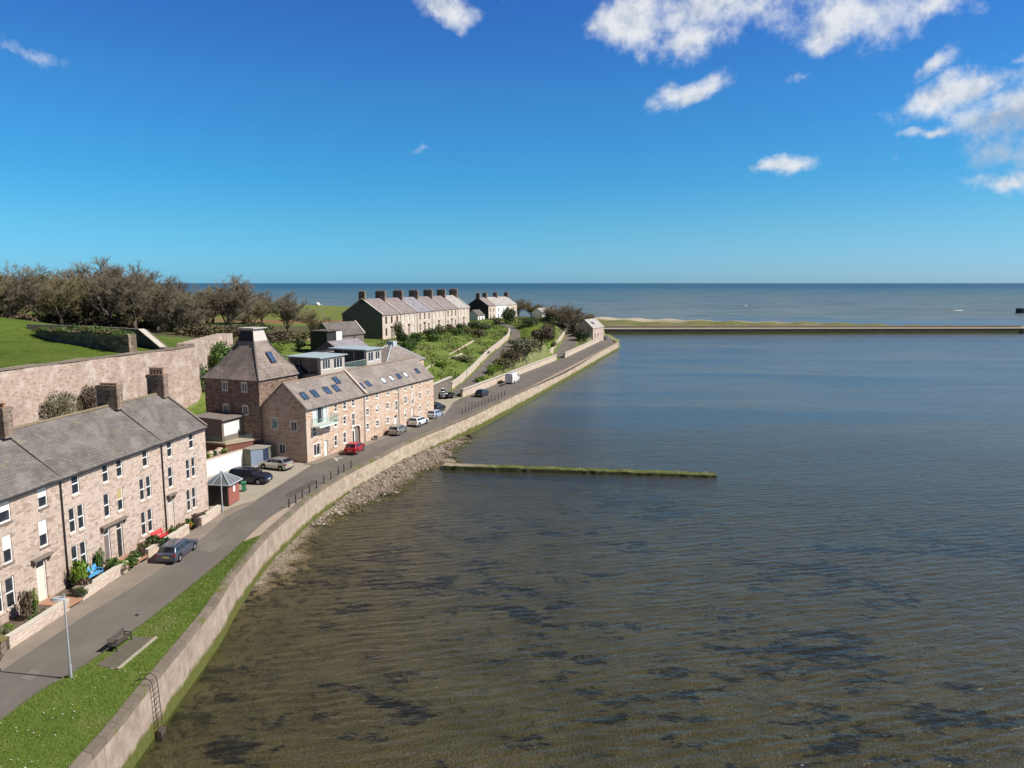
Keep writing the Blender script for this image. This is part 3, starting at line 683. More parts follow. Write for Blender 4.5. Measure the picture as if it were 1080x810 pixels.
# ---- road, footways, verge
struct(ribbon('road', ROAD_L, ROAD_R, M_asph, .0, 200))
APR_L = [p for p in ROAD_R if p.y > 55]; 
def between(line, y0, y1): return [p for p in line if y0 <= p.y <= y1]
struct(ribbon('quay_footpath', [V3(p.x+.02, p.y) for p in between(ROAD_R, 57, 400)], [V3(p.x-.45, p.y) for p in between(WALL_O, 57, 400)], M_apron, .055, 160))
# kerb-side footway in front of the terrace gardens
GWALL_LINE = smooth_line([V3(-36.0, -30), V3(-34.7, 10), at(-40, 731), at(10, 687.5), at(74, 644.5), at(86.7, 635.5), at(135.5, 603), at(165, 587), at(204, 561), at(233, 542.5)], 1.5)
FOOT_L = GWALL_LINE+[at(246, 536)]
FOOT_R = [p for p in ROAD_L if p.y < 76.5]
b = MB(); Lr = resample(FOOT_L, 80); Rr = resample(FOOT_R, 80)
for a, c in zip(Lr, Rr): b.v += [(a.x-.2, a.y, .09), (c.x, c.y, .09), (c.x, c.y, -.05)]
for i in range(79):
    for k in range(2): b.f.append((3*i+k, 3*i+k+1, 3*i+k+4, 3*i+k+3)); b.mi.append(0)
struct(b.build('footway', M_pave))
b = MB()
ms = [mal(-.6, -1.25), mal(36.2, -1.35), mal(36.2, .2), mal(-.6, .2)]
b.prism([(p.x, p.y) for p in ms], -.05, .07); struct(b.build('malting_footway', M_pave))
b = MB()
yd = [at(246, 540), at(262, 532.5), at(325.8, 492.5), mal(-.2, -1.0), mal(-.05, 6.9), mal(-14, 6.9), ter(1.0, 8), ter(1.0, 0)]
b.poly([(p.x, p.y, .012) for p in yd]); struct(b.build('parking_yard', M_yard))
b = MB()
yd = [mal(36.2, -1.3), at(478, 424.8), at(489, 418.5), at(480, 417), at(470, 411), mal(44, 8), mal(35.5, 8)]
b.poly([(p.x, p.y, .014) for p in yd]); struct(b.build('side_yard', M_yard))
VL = [p for p in ROAD_R if p.y < 64.2]; VR = [V3(p.x-.62, p.y) for p in WALL_O if p.y < 53]+[at(252, 596), at(276, 565)]
struct(ribbon('grass_verge', [V3(p.x+.05, p.y) for p in VL], VR, M_grass, .075, 120))
b = MB(); Lr = resample([p for p in ROAD_R if p.y < 64.2], 100)
for a, c in zip(Lr, Lr[1:]): b.beam((a.x+.05, a.y, .03), (c.x+.05, c.y, .03), .10, .14)
struct(b.build('verge_kerb', M_conc))
struct(ribbon('hill_path', [p+V3(-1.5, .2, 0) for p in PATH_C], [p+V3(1.5, -.2, 0) for p in PATH_C], M_asph, None, 90)).location.z = .02
struct(ribbon('hill_road', [p+V3(-2.6, .4, 0) for p in ROAD2_C], [p+V3(2.6, -.4, 0) for p in ROAD2_C], M_asph, None, 90)).location.z = .03
for nm, q, m_ in (('road_patch', [(208, 580), (222, 570), (236, 573), (224, 583)], M_patch2), ('road_patch', [(300, 522), (330, 506), (335, 509), (306, 525)], M_patch), ('road_patch', [(22, 715), (34, 706), (44, 709), (32, 718)], M_patch2), ('road_patch', [(395, 470), (420, 458), (424, 460), (400, 472)], M_patch2), ('drain_cover', [(141.5, 649), (145, 647), (147.5, 648.2), (144, 650.4)], M_black), ('drain_cover', [(232, 592), (234.5, 590.6), (236.3, 591.3), (234, 592.8)], M_black)):
    b = MB(); b.poly([(p.x, p.y, .005) for p in (at(*k_) for k_ in q)]); struct(b.build(nm, m_))
# painted markings near the red car
b = MB()
def paint_line(p0, p1, w):
    d = (p1-p0).normalized(); n = V3(-d.y, d.x)*w/2; b.poly([(q.x, q.y, .006) for q in (p0+n, p0-n, p1-n, p1+n)])
paint_line(at(353, 484), at(361, 482.5), .25); paint_line(at(356, 486), at(352.5, 483), .2)
for q0, q1 in (((395, 466), (406, 461)), ((407, 460.6), (425, 452.5)), ((446, 442), (456, 437.5))): paint_line(at(*q0), at(*q1), .12)
struct(b.build('road_marking', M_line))

# ---- sea wall
sw = thing('sea_wall', 'long pinkish stone sea wall along the road with green weed at its foot', 'sea wall', (0, 0, 0))
b = MB(); n = len(WALL_O); 
Nn = []
for i in range(n):
    d = WALL_O[min(n-1, i+1)]-WALL_O[max(0, i-1)]; d.normalize(); Nn.append(V3(-d.y, d.x))
prof = [(-.22, -5.5), (-.06, -.24), (.55, -.24), (.55, -5.5)]
for i in range(n):
    for (o_, z_) in prof: q = WALL_O[i]+Nn[i]*o_; b.v.append((q.x, q.y, z_))
for i in range(n-1):
    for k in range(3): b.f.append((4*i+k, 4*i+k+1, 4*i+5+k, 4*i+4+k)); b.mi.append(0)
# the return at the far end of the quay
e0 = WALL_O[-1]; e1 = at(641, 354)
for (p, q) in ((e0, e1),):
    bb = MB(); wall_along(bb, [p, (p+q)/2, q], .6, -5.5, -.02); b.add(bb.v, bb.f)
b.build('wall_face', M_sea_wall, sw)
b = MB(); wall_along(b, [p+V3(0.02, 0) for p in WALL_O], .60, -.235, .10); b.build('coping', M_coping, sw)

# ---- groyne, pier, spit
g0, g1 = at(468, 491.5, -2.75), at(755, 499.5, -2.75)
gr = thing('groyne', 'low weed-covered stone groyne reaching out into the estuary', 'groyne', g0, math.atan2(g1.y-g0.y, g1.x-g0.x)); GL = (g1-g0).length
b = MB(); random.seed(3); m_ = 60
for i in range(m_+1):
    x = GL*i/m_; j = random.uniform(-.12, .12); zt = .12-.30*i/m_+random.uniform(-.05, .05)
    b.v += [(x, -1.5+j, -2.2), (x, -.85+j, zt+.10), (x, .55, zt+.2), (x, 1.3, -2.2)]
for i in range(m_):
    for k in range(3): b.f.append((4*i+k, 4*i+k+1, 4*i+5+k, 4*i+4+k)); b.mi.append(0)
b.f.append((4*m_, 4*m_+1, 4*m_+2, 4*m_+3)); b.mi.append(0)
mg, N, bs = newmat('weedy_stone', .85, .2); p = N.obj(); X_, Y_, Z_ = N.xyz(p)[:3]
wn = N.noise(p, 1.2, 7, .7); c = N.ramp(wn, [(.3, (.045, .055, .016)), (.5, (.10, .115, .030)), (.7, (.18, .185, .065))])
c = N.mix(N.ss(X_, 9., 1.), c, N.mix(wn, (.22, .19, .13), (.36, .31, .23)))
c = N.mix(N.ss(Y_, -.45, -.8), c, (.035, .04, .015))
setc(N, bs, c, N.bump(wn, .8, .2))
b.build('stone_bank', mg, gr)
for fx in (.51, .685, .866, .96): b = MB(); b.tube((GL*fx, -.4, -.3), (GL*fx, -.4, .42), .05, .05, 6); b.build('marker_stake', M_sand, gr)

pier = thing('pier', 'long low stone breakwater pier closing the estuary with pale walkway on top', 'pier', (45, 372, 0))
mpf, N, bs = newmat('pier_masonry', .9, .2); p = N.obj(); X_, Y_, Z_ = N.xyz(p)[:3]
wn = N.noise(N.comb(N.math('MULTIPLY', X_, .3), Y_, N.math('MULTIPLY', Z_, 1.4)), .8, 6, .7)
c = N.ramp(wn, [(.3, (.035, .030, .026)), (.55, (.085, .07, .055)), (.75, (.17, .14, .105))])
c = N.mix(N.ss(N.math('ADD', Z_, wn), -1.0, -2.0), c, N.mix(wn, (.06, .07, .02), (.16, .17, .06)))
setc(N, bs, c, N.bump(wn, .6, .3))
PX0, PX1 = -10., 222.
b = MB(); b.prism([(PX0, 0), (PX1, 10), (PX1+2, 18), (PX0, 9)], -8, [-.35, -.6, -.6, -.35]); b.build('pier_wall', mpf, pier)
b = MB(); b.prism([(PX0, -.12), (PX1+.1, 9.88), (PX1+.1, 13.5), (PX0, 4.4)], [-.345, -.595, -.595, -.345], [.05, -.2, -.2, .05]); b.build('walkway', plain('pier_walkway', (.50, .44, .35), .85, .2, .12, .3), pier)
b = MB(); b.prism([(PX0, 4.405), (PX1+.1, 13.505), (PX1+1.5, 15), (PX0, 6)], [-.345, -.595, -.595, -.345], [1.1, .9, .9, 1.1]); b.build('parapet', plain('pier_parapet', (.24, .20, .15), .9, .2, .3, .4), pier)
# outer arm of the pier turning away seaward
b = MB(); q = [(PX1-2, 9.6), (PX1+8, 5), (PX1+85, 62), (PX1+85, 80), (PX1, 18.2)]; b.prism(q, -8, [-.5, -.9, 1.0, 1.4, -.4]); b.build('outer_arm', plain('arm_masonry', (.30, .245, .175), .9, .2, .4, .35), pier)
lh = thing('harbour_light', 'dark stone pierhead with tower at the right edge of the sea', 'pierhead', atY(1088, 326, 640)+V3(0, 0, -2))
b = MB(); b.box(-11, 12, -4, 4, -8, 2.6); b.box(-3, 11, -3.5, 3.5, 2.6, 5.2); b.build('base', M_dark, lh)
b = MB(); b.tube((1.5, 0, 5.2), (1.5, 0, 14), 2.4, 1.9, 14); b.build('tower', plain('tower_grey', (.10, .13, .16), .7, .3), lh)
b = MB(); b.tube((1.5, 0, 14), (1.5, 0, 15.2), 2.6, 2.6, 14); b.tube((1.5, 0, 15.2), (1.5, 0, 17), 1.2, .9, 10); b.build('lantern', M_dark, lh)

# sand spit with marram grass beyond the pier
msp, N, bs = newmat('spit_sand', .95, .1); p = N.pos(); X_, Y_, Z_ = N.xyz(p)[:3]
a = N.noise(N.comb(N.math('MULTIPLY', X_, .35), Y_, 0.), .06, 6, .65); s2 = N.noise(p, .5, 5, .7)
gr_ = N.ramp(s2, [(.3, (.10, .11, .04)), (.6, (.17, .17, .065)), (.75, (.25, .235, .12))])
sd = N.mix(s2, (.36, .30, .225), (.45, .385, .30))
gm = N.math('MULTIPLY', N.ss(N.math('ADD', Z_, N.math('MULTIPLY', N.math('SUBTRACT', a, .5), 4.2)), -1.6, -.6), N.ss(N.math('ADD', Y_, N.math('MULTIPLY', N.math('SUBTRACT', a, .5), 40.)), 426., 412.))
c = N.mix(gm, sd, gr_)
c = N.mix(N.math('MULTIPLY', N.ss(a, .5, .6), .6), c, (.20, .17, .12))
setc(N, bs, c, N.bump(s2, .7, .3))
def spit_z(X, Y):
    u = np.interp(X, [20, 60, 130, 200, 250, 300], [72, 66, 44, 26, 16, 8])          # width of the spit
    t = (Y-386-(X-45)*.046)/u
    z = -4.2+4.0*np.exp(-((t-.55)/.5)**4)+1.1*np.exp(-((t-.78)/.22)**2)*np.interp(X, [40, 150, 210, 240], [1, .6, .3, 0])
    z = z+.5*np.sin(X*.11+Y*.2)*np.exp(-((t-.45)/.3)**2)+.35*np.sin(X*.31-Y*.15)*(z > -3)
    return z+np.interp(X, [40, 60, 80, 130, 200, 250], [2.6, 1.8, 1.3, .9, .3, -.6])*(z > -3.6)
v, f = grid_mesh(np.arange(14, 300, 3.), np.arange(366, 470, 2.), spit_z); struct(link('sand_spit', fast_mesh('sand_spit', v, f, msp, smooth=True)))
# breaking rocks offshore
for i, (px, py, w, lab) in enumerate([(788, 322.5, 11, 'dark half-tide rock with breaking surf, offshore beyond the middle of the pier'), (1007, 327.5, 9, 'dark half-tide rock with breaking surf, offshore near the pier end')]):
    p = at(px, py, SEA_Z); t = thing('surf_rock', lab, 'rock', p, 0.1, 'half-tide rocks offshore'); random.seed(20+i)
    b = MB(); k = 14
    for q in range(5):
        cx = random.uniform(-w, w*.5); r = random.uniform(.25, .5)*w*.5
        ring = [(cx+math.cos(a_*math.tau/k)*r*random.uniform(.7, 1.2)*1.6, math.sin(a_*math.tau/k)*r*.6, -.6) for a_ in range(k)]
        base = len(b.v); b.v += ring+[(cx, 0, random.uniform(.5, 1.1))]
        for a_ in range(k): b.f.append((base+a_, base+(a_+1) % k, base+k)); b.mi.append(0)
    b.build('rock', M_dark, t)
    b = MB()
    for q in range(5):
        cx = random.uniform(-w*.2, w*1.1); l = random.uniform(.10, .26)*w; zz = random.uniform(.2, .6)
        b.add([(cx-l, -1.5, -.3), (cx+l, -1.5, -.3), (cx+l*.6, 0, zz), (cx-l*.5, .1, zz*.8), (cx+l, 1.5, -.3), (cx-l, 1.5, -.3)], [(0, 1, 2, 3), (3, 2, 4, 5)])
    b.build('surf', plain('surf_foam', (.52, .54, .55), .8, .2, .1), t, True)

# ================================================================== BUILDINGS
def facade(b, u0, u1, z0, z1, holes, y=0.0, rev=.14, mi=0, mr=None):
    """wall in the plane y, facing -y, with rectangular openings (u0,u1,z0,z1) and their reveals"""
    us = sorted({u0, u1, *[h[0] for h in holes], *[h[1] for h in holes]}); zs = sorted({z0, z1, *[h[2] for h in holes], *[h[3] for h in holes]})
    us = [u for u in us if u0 <= u <= u1]; zs = [z for z in zs if z0 <= z <= z1]
    for a, c in zip(us, us[1:]):
        for p, q in zip(zs, zs[1:]):
            m, n = (a+c)/2, (p+q)/2
            if any(h[0] < m < h[1] and h[2] < n < h[3] for h in holes): continue
            b.poly([(a, y, p), (c, y, p), (c, y, q), (a, y, q)], mi)
    for (a, c, p, q) in holes:
        r = y+rev; k = mi if mr is None else mr
        b.poly([(a, y, p), (a, y, q), (a, r, q), (a, r, p)], k); b.poly([(c, y, p), (c, r, p), (c, r, q), (c, y, q)], k)
        b.poly([(a, y, q), (c, y, q), (c, r, q), (a, r, q)], k); b.poly([(a, y, p), (a, r, p), (c, r, p), (c, y, p)], k)
_wc = {}
def window(parent, x0, x1, z0, z1, y=0.0, rz=0.0, ox=0.0, oy=0.0, style='sash', pane=None, blind=None, sill=None, surround=None, fmat=None, depth=.12):
    """window object (frame) with pane / sill / blind as sub-parts; canonical frame faces -y"""
    w, h = x1-x0, z1-z0; fmat = fmat or M_white; pane = pane or M_glass
    key = (round(w, 2), round(h, 2), style, fmat.name, pane.name, blind, sill.name if sill else 0, surround.name if surround else 0, depth)
    if key not in _wc:
        t = min(.075, w*.13); b = MB()
        for (a, c, p, q) in ((0, t, 0, h), (w-t, w, 0, h), (t, w-t, 0, t*1.2), (t, w-t, h-t, h)): b.box(a, c, depth-.05, depth+.03, p, q)
        if style == 'sash': b.box(t, w-t, depth-.045, depth+.02, h*.5-.04, h*.5+.04)
        if style == 'case': b.box(w/2-.04, w/2+.04, depth-.045, depth+.02, t, h-t)
        if style == 'tri':
            for k in (1, 2): b.box(w*k/3-.04, w*k/3+.04, depth-.045, depth+.02, t, h-t)
        fr = b.mesh('window_frame', fmat)
        b = MB(); b.poly([(t*.6, depth, t), (w-t*.6, depth, t), (w-t*.6, depth, h-t*.6), (t*.6, depth, h-t*.6)]); pn = b.mesh('pane', pane)
        bl = None
        if blind:
            f0, mm = blind; b = MB(); b.box(t, w-t, depth-.03, depth-.012, h*(1-f0), h-t); bl = b.mesh('blind', MATS[mm])
        si = None
        if sill: b = MB(); b.box(-.08, w+.08, -.07, .10, -.13, -.005); si = b.mesh('sill', sill)
        su = None
        if surround:
            b = MB(); k = .13
            b.box(-k, 0, -.025, .05, -.02, h+.16); b.box(w, w+k, -.025, .05, -.02, h+.16); b.box(0, w, -.025, .05, h, h+.16); su = b.mesh('surround', surround)
        _wc[key] = (fr, pn, bl, si, su)
    fr, pn, bl, si, su = _wc[key]
    o = link('window', fr, parent)
    c, s = math.cos(rz), math.sin(rz)
    o.location = (ox+c*x0-s*y, oy+s*x0+c*y, z0); o.rotation_euler = (0, 0, rz)
    link('pane', pn, o)
    if bl: link('blind', bl, o)
    if si: link('sill', si, o)
    if su: link('surround', su, o)
    return o
def door(parent, x0, x1, z0, z1, mat, y=0.0, fan=.45, depth=.16, fmat=None, surround=None, step=True, rz=0, ox=0, oy=0):
    w, h = x1-x0, z1-z0; b = MB(); t = .07
    b.box(0, w, depth, depth+.06, 0, h-fan)
    for (a, c, p, q) in ((.14, w/2-.05, .2, (h-fan)*.42), (w/2+.05, w-.14, .2, (h-fan)*.42), (.14, w/2-.05, (h-fan)*.5, h-fan-.18), (w/2+.05, w-.14, (h-fan)*.5, h-fan-.18)):
        if c-a > .1: b.box(a, c, depth-.02, depth+.01, p, q)
    o = b.build('door', mat, parent); c, s = math.cos(rz), math.sin(rz); o.location = (ox+c*x0-s*y, oy+s*x0+c*y, z0); o.rotation_euler = (0, 0, rz)
    b = MB(); fm = fmat or M_white
    for (a, c_, p, q) in ((-.002, t, 0, h), (w-t, w+.002, 0, h), (t, w-t, h-t, h), (t, w-t, h-fan, h-fan+.06)): b.box(a, c_, depth-.06, depth-.002, p, q)
    b.build('door_frame', fm, o)
    if fan > .1: b = MB(); b.poly([(t, depth-.01, h-fan), (w-t, depth-.01, h-fan), (w-t, depth-.01, h-t), (t, depth-.01, h-t)]); b.build('fanlight', M_glass, o)
    b = MB(); b.tube((w*.85, depth, 1.0), (w*.85, depth-.07, 1.0), .03, .03, 8); b.build('handle', M_steel, o)
    if step: b = MB(); b.box(-.15, w+.15, -.45, depth-.001, -.16, -.004); b.build('step', M_dsand, o)
    return o
def gable_shell(b, x0, x1, D, eave, ridge, ry, z0, left=True, right=True, back=True, beave=None):
    """gable ends and back wall"""
    be = eave if beave is None else beave
    if left: b.poly([(x0, D, z0), (x0, 0, z0), (x0, 0, eave), (x0, ry, ridge), (x0, D, be)])
    if right: b.poly([(x1, 0, z0), (x1, D, z0), (x1, D, be), (x1, ry, ridge), (x1, 0, eave)])
    if back: b.poly([(x1, D, z0), (x0, D, z0), (x0, D, be), (x1, D, be)])
def roof_mesh(x0, x1, D, eave, ridge, ry, over=.22, th=.12, beave=None, off=.05, sag=0.0):
    be = eave if beave is None else beave; b = MB(); n = 8
    s1 = (ridge-eave)/ry; s2 = (ridge-be)/(D-ry)
    rows = [(-over, eave-over*s1+off), (ry*.5, (eave+ridge)/2+off+.0), (ry, ridge+off), ((ry+D)/2, (be+ridge)/2+off), (D+over, be-over*s2+off)]
    nx = max(2, int((x1-x0)/2.2))
    for dz in (0, -th):
        for (y, z) in rows:
            for i in range(nx+1):
                b.v.append((x0+(x1-x0)*i/nx, y, z+dz+(.03*math.sin(i*1.7+y)+.025*math.sin(i*.6+y*.4))))
    R = nx+1; m = 5*R
    for r in range(4):
        for i in range(nx):
            a = r*R+i; b.f.append((a, a+1, a+R+1, a+R)); b.mi.append(0); b.f.append((m+a, m+a+R, m+a+R+1, m+a+1)); b.mi.append(0)
    for i in range(nx):
        b.f.append((i, m+i, m+i+1, i+1)); b.mi.append(0); a = 4*R+i; b.f.append((a, a+1, m+a+1, m+a)); b.mi.append(0)
    for r in range(4):
        a = r*R; b.f.append((a, a+R, m+a+R, m+a)); b.mi.append(0); a = r*R+nx; b.f.append((a, m+a, m+a+R, a+R)); b.mi.append(0)
    return b
def chimney(parent, x, y, z0, z1, wx, wy, mats, pots, pot_h=.55, cap=True, alongy=True, side=None):
    b = MB(); b.box(x-wx/2, x+wx/2, y-wy/2, y+wy/2, z0, z1)
    if cap: b.box(x-wx/2-.07, x+wx/2+.07, y-wy/2-.07, y+wy/2+.07, z1-.28, z1-.02); b.box(x-wx/2-.03, x+wx/2+.03, y-wy/2-.03, y+wy/2+.03, z1-.019, z1+.06)
    o = b.build('chimney', mats, parent)
    b = MB(); b.box(x-wx/2-.05, x+wx/2+.05, y-wy/2-.05, y+wy/2+.05, z0-.1, z0+.02)
    for i in range(pots):
        f = (i+.5)/pots-.5; px, py = (x, y+f*wy*.92) if alongy else (x+f*wx*.92, y)
        b = MB(); b.tube((px, py, z1+.05), (px, py, z1+.05+pot_h), .15, .12, 8); b.tube((px, py, z1+.05+pot_h), (px, py, z1+.12+pot_h), .155, .155, 8)
        b.build('chimney_pot', M_pot, o)
    return o
def gutter(parent, x0, x1, y, z, mat=None):
    b = MB(); b.tube((x0, y, z), (x1, y, z), .075, .075, 6); b.build('gutter', mat or M_black, parent)
def downpipe(parent, x, y, z0, z1, mat=None, r=.06):
    b = MB(); b.tube((x, y, z0), (x, y, z1), r, r, 6); b.build('downpipe', mat or M_black, parent)

# ---- front terrace: three houses ( local x runs away from the camera, facade faces -y )
TE, TR, TD, TRY = 8.9, 12.1, 8.8, 4.4
ZT, ZM, ZG = (7.12, 8.78), (4.3, 6.25), (1.2, 3.32)
def terrace_house(name, label, x0, x1, wins, doors, left, right):
    t = thing('terraced_house', label, 'house', ter(x1, 0), TRZ, 'three-storey terraced houses'); mst_ = {'a': M_ter2, 'b': M_ter, 'c': M_ter3}[name]
    sh = lambda x: x-x1
    holes = [(sh(w[0]), sh(w[1]), *w[2]) for w in wins]+[(sh(d[0]), sh(d[1]), .45, 3.36) for d in doors]
    b = MB(); facade(b, sh(x0), 0, -.3, TE, holes); gable_shell(b, sh(x0), 0, TD, TE, TR, TRY, -.3, left, right)
    b.build('wall', mst_, t)
    roof_mesh(sh(x0)+(.004 if not left else -.12), .12 if x1 == 0 else 0, TD, TE, TR, TRY).build('roof', M_slate, t)
    b = MB(); b.beam((sh(x0), TRY, TR+.10), (.1 if x1 == 0 else 0, TRY, TR+.08), .26, .12); b.build('ridge_tiles', plain('ridge_lichen', (.25, .20, .125), .9, .15, .4) if 'ridge_lichen' not in MATS else MATS['ridge_lichen'], t)
    MATS.setdefault('ridge_lichen', bpy.data.materials['ridge_lichen'])
    gutter(t, sh(x0), 0, -.26, TE-.22)
    for w in wins:
        bl = w[3] if len(w) > 3 else None
        window(t, sh(w[0]), sh(w[1]), *w[2], blind=bl, sill=M_sand if not (len(w) > 4) else M_dsand, depth=.11)
    for d in doors: door(t, sh(d[0]), sh(d[1]), .45, 3.36, d[2], fan=.5)
    return t, sh
def hood(t, x0, x1, z=3.62):
    b = MB(); b.box(x0, x1, -.34, .0-.002, z, z+.14); b.box(x0+.1, x1-.1, -.22, -.002, z-.12, z)
    for x in (x0+.15, x1-.3): b.prism([(x, -.25), (x+.15, -.25), (x+.15, -.003), (x, -.003)], [z-.2, z-.2, z-.5, z-.5], z-.121)
    b.build('door_hood', M_dsand, t)
def pair(c, zz, w=.66, gap=.13, **k): return [(c-gap-w, c-gap, zz, *k.get('x', ())), (c+gap, c+gap+w, zz, *k.get('y', ()))]
WB = (.5, 'white_blind')
# right-hand house
wins = [(-6.4, -5.6, ZT), (-2.85, -2.05, ZT), (-6.5, -5.75, ZM)]+pair(-2.8, ZM)+pair(-3.0, ZG)
h3, sh = terrace_house('a', 'narrow end house of the stone terrace', -7.15, 0, wins, [(-6.85, -5.95, M_sand)], False, True)
h3['label'] = 'narrow end house of the stone terrace, next to the parking yard, with one door'
hood(h3, sh(-7.0), sh(-5.7)); chimney(h3, -.55, TRY, TR-.3, 14.0, .75, 1.75, M_chim, 5, .62)
b = MB(); b.beam((.05, -.2, TE+.02), (.05, TRY, TR+.15), .26, .16); b.beam((.05, TRY, TR+.15), (.05, TD+.2, TE+.02), .26, .16); b.build('skew_coping', M_dsand, h3)
# middle double house
wins = [(-18.5, -17.7, ZT), (-15.1, -14.35, ZT), (-13.4, -12.65, ZT), (-10.0, -9.25, ZT), (-15.2, -14.5, ZM), (-13.55, -12.85, ZM, (.5, 'ochre_blind'))]+pair(-18.25, ZM)+pair(-9.85, ZM)+pair(-18.3, ZG)+pair(-9.95, ZG)
h2, sh = terrace_house('b', 'wide middle house of the stone terrace with paired doors under one hood', -19.5, -7.15, wins, [(-15.5, -14.75, M_annex), (-13.95, -13.2, M_dark)], False, True)
hood(h2, sh(-15.9), sh(-12.8)); chimney(h2, sh(-7.6), TRY, TR-.3, 13.9, .8, 1.95, M_chim, 6, .14)
downpipe(h2, sh(-7.35), -.09, .2, TE-.25)
# left house, running out of the picture
wins = [(-25.3, -24.25, ZT, (.55, 'white_blind'), 1), (-21.8, -20.95, ZT, (.55, 'white_blind'), 1), (-22.0, -21.2, ZM, (.55, 'white_blind'), 1), (-29.2, -28.4, ZT), (-29.3, -28.5, ZM), (-29.3, -28.5, ZG)]+pair(-25.3, ZM, .75, .14, x=((.5, 'white_blind'), 1), y=((.5, 'white_blind'), 1))+pair(-25.4, ZG, .75, .14)
h1, sh = terrace_house('c', 'nearest house of the stone terrace, cream door and white blinds, at the left edge', -32, -19.5, wins, [(-22.55, -21.65, M_cream)], True, True)
hood(h1, sh(-23.0), sh(-21.2)); chimney(h1, sh(-20.0), TRY, TR-.3, 14.0, .8, 1.95, M_chim, 6, .25)
downpipe(h1, sh(-19.7), -.09, .2, TE-.25)
for t_, x_ in ((h2, -.1), (h1, -.1)):      # lead and mortar where the roofs meet
    b = MB(); b.beam((x_, -.1, TE+.03), (x_, TRY-.2, TR-.02), .14, .03); b.build('lead_flashing', M_dslate, t_)

# ---- maltings: left block, right block ( local x runs away from the camera )
ME, MR, MD, MRY = 7.0, 10.15, 6.9, 3.4
mt = thing('maltings', 'near block of the old stone maltings with glass balcony and four blue skylights', 'building', mal(0, 0), MRZ, 'old maltings along the road')
WL = [(6.2, 6.85, 5.65, 6.7), (6.1, 6.75, 3.55, 4.65), (6.0, 6.65, .9, 2.4), (8.3, 9.0, 5.65, 6.7), (8.2, 8.9, 3.55, 4.65), (8.1, 8.75, .9, 2.4), (10.4, 11.1, 5.75, 6.72), (10.35, 11.0, 2.95, 4.7), (1.4, 2.8, .55, 2.1), (1.35, 2.1, 3.2, 4.35), (4.3, 4.95, 3.55, 4.35)]
BAL = (1.5, 4.55, 4.66, 6.8); DR = (3.65, 4.45, .06, 2.2); ARC = (10.4, 12.3, .06, 2.75)
b = MB(); facade(b, 0, 13.4, -.4, ME, WL+[BAL, DR, ARC], rev=.2); 
gw = [(1.5, 2.35, 4.1, 5.3), (4.5, 5.4, 4.2, 5.6), (3.5, 4.4, .9, 2.2)]          # gable windows (y0,y1,z0,z1)
# gable facing -x : build in its own plane then turn it
gb = MB(); facade(gb, -MD, 0, -.4, ME, [(-g[1], -g[0], g[2], g[3]) for g in gw], rev=.15)
for f_, m_ in zip(gb.f, gb.mi): b.poly([(gb.v[i][1], -gb.v[i][0], gb.v[i][2]) for i in f_])
b.poly([(0, MD, ME), (0, 0, ME), (0, MRY, MR)])
gable_shell(b, 0, 13.4, MD, ME, MR, MRY, -.4, False, True)
b.build('wall', M_malt, mt)
gwo = MB()
for w in WL: window(mt, *w[:4], style='sash' if w[1]-w[0] < 1 else 'case', surround=M_lintel, sill=M_lintel, depth=.14)
for (y0, y1, z0, z1), pm in zip(gw, (M_glass, M_glassg, M_glass)): window(mt, -y1, -y0, z0, z1, rz=-math.pi/2, style='plain' if pm is M_glassg else 'case', pane=pm, surround=M_lintel, sill=M_lintel)
door(mt, *DR, M_white, fan=.0, step=False); 
# balcony with glazed doors
window(mt, *BAL, style='tri', fmat=M_white, pane=M_glass, depth=.12)
b = MB(); b.box(1.62, 2.35, .06, .10, 4.74, 6.72); b.box(3.75, 4.45, .06, .10, 4.74, 6.72); b.build('pale_door_leaf', plain('pale_leaf', (.55, .60, .60), .4, .4, .06), mt)
b = MB(); b.box(1.38, 1.498, -.03, .05, 4.62, 6.93); b.box(4.552, 4.67, -.03, .05, 4.62, 6.93); b.box(1.498, 4.552, -.03, .05, 6.802, 6.93); b.build('balcony_surround', M_white, mt)
bc = MB(); bc.box(1.1, 5.2, -1.3, -.004, 4.45, 4.6); bo = bc.build('balcony', M_white, mt)
gl_ = MB(); gl_.box(1.12, 5.18, -1.29, -1.27, 4.6, 5.6); gl_.box(1.12, 1.14, -1.265, -.02, 4.6, 5.6); gl_.box(5.16, 5.18, -1.265, -.02, 4.6, 5.6)
mgb = bpy.data.materials.new('balustrade_glass'); mgb.use_nodes = True; N_ = NT(mgb.node_tree); mgb.node_tree.nodes.clear()
N_.n('ShaderNodeOutputMaterial', {0: N_.n('ShaderNodeMixShader', {0: .10, 1: N_.n('ShaderNodeBsdfTransparent', {0: (.90, .95, .93, 1)}).outputs[0], 2: N_.n('ShaderNodeBsdfPrincipled', {'Base Color': (.33, .45, .42, 1), 'Roughness': .1}).outputs[0]}).outputs[0]})
gl_.build('glass_balustrade', mgb, bo)
hr = MB(); hr.path([(1.12, 0, 5.64), (1.12, -1.28, 5.64), (5.18, -1.28, 5.64), (5.18, 0, 5.64)], .03); hr.build('handrail', M_steel, bo)
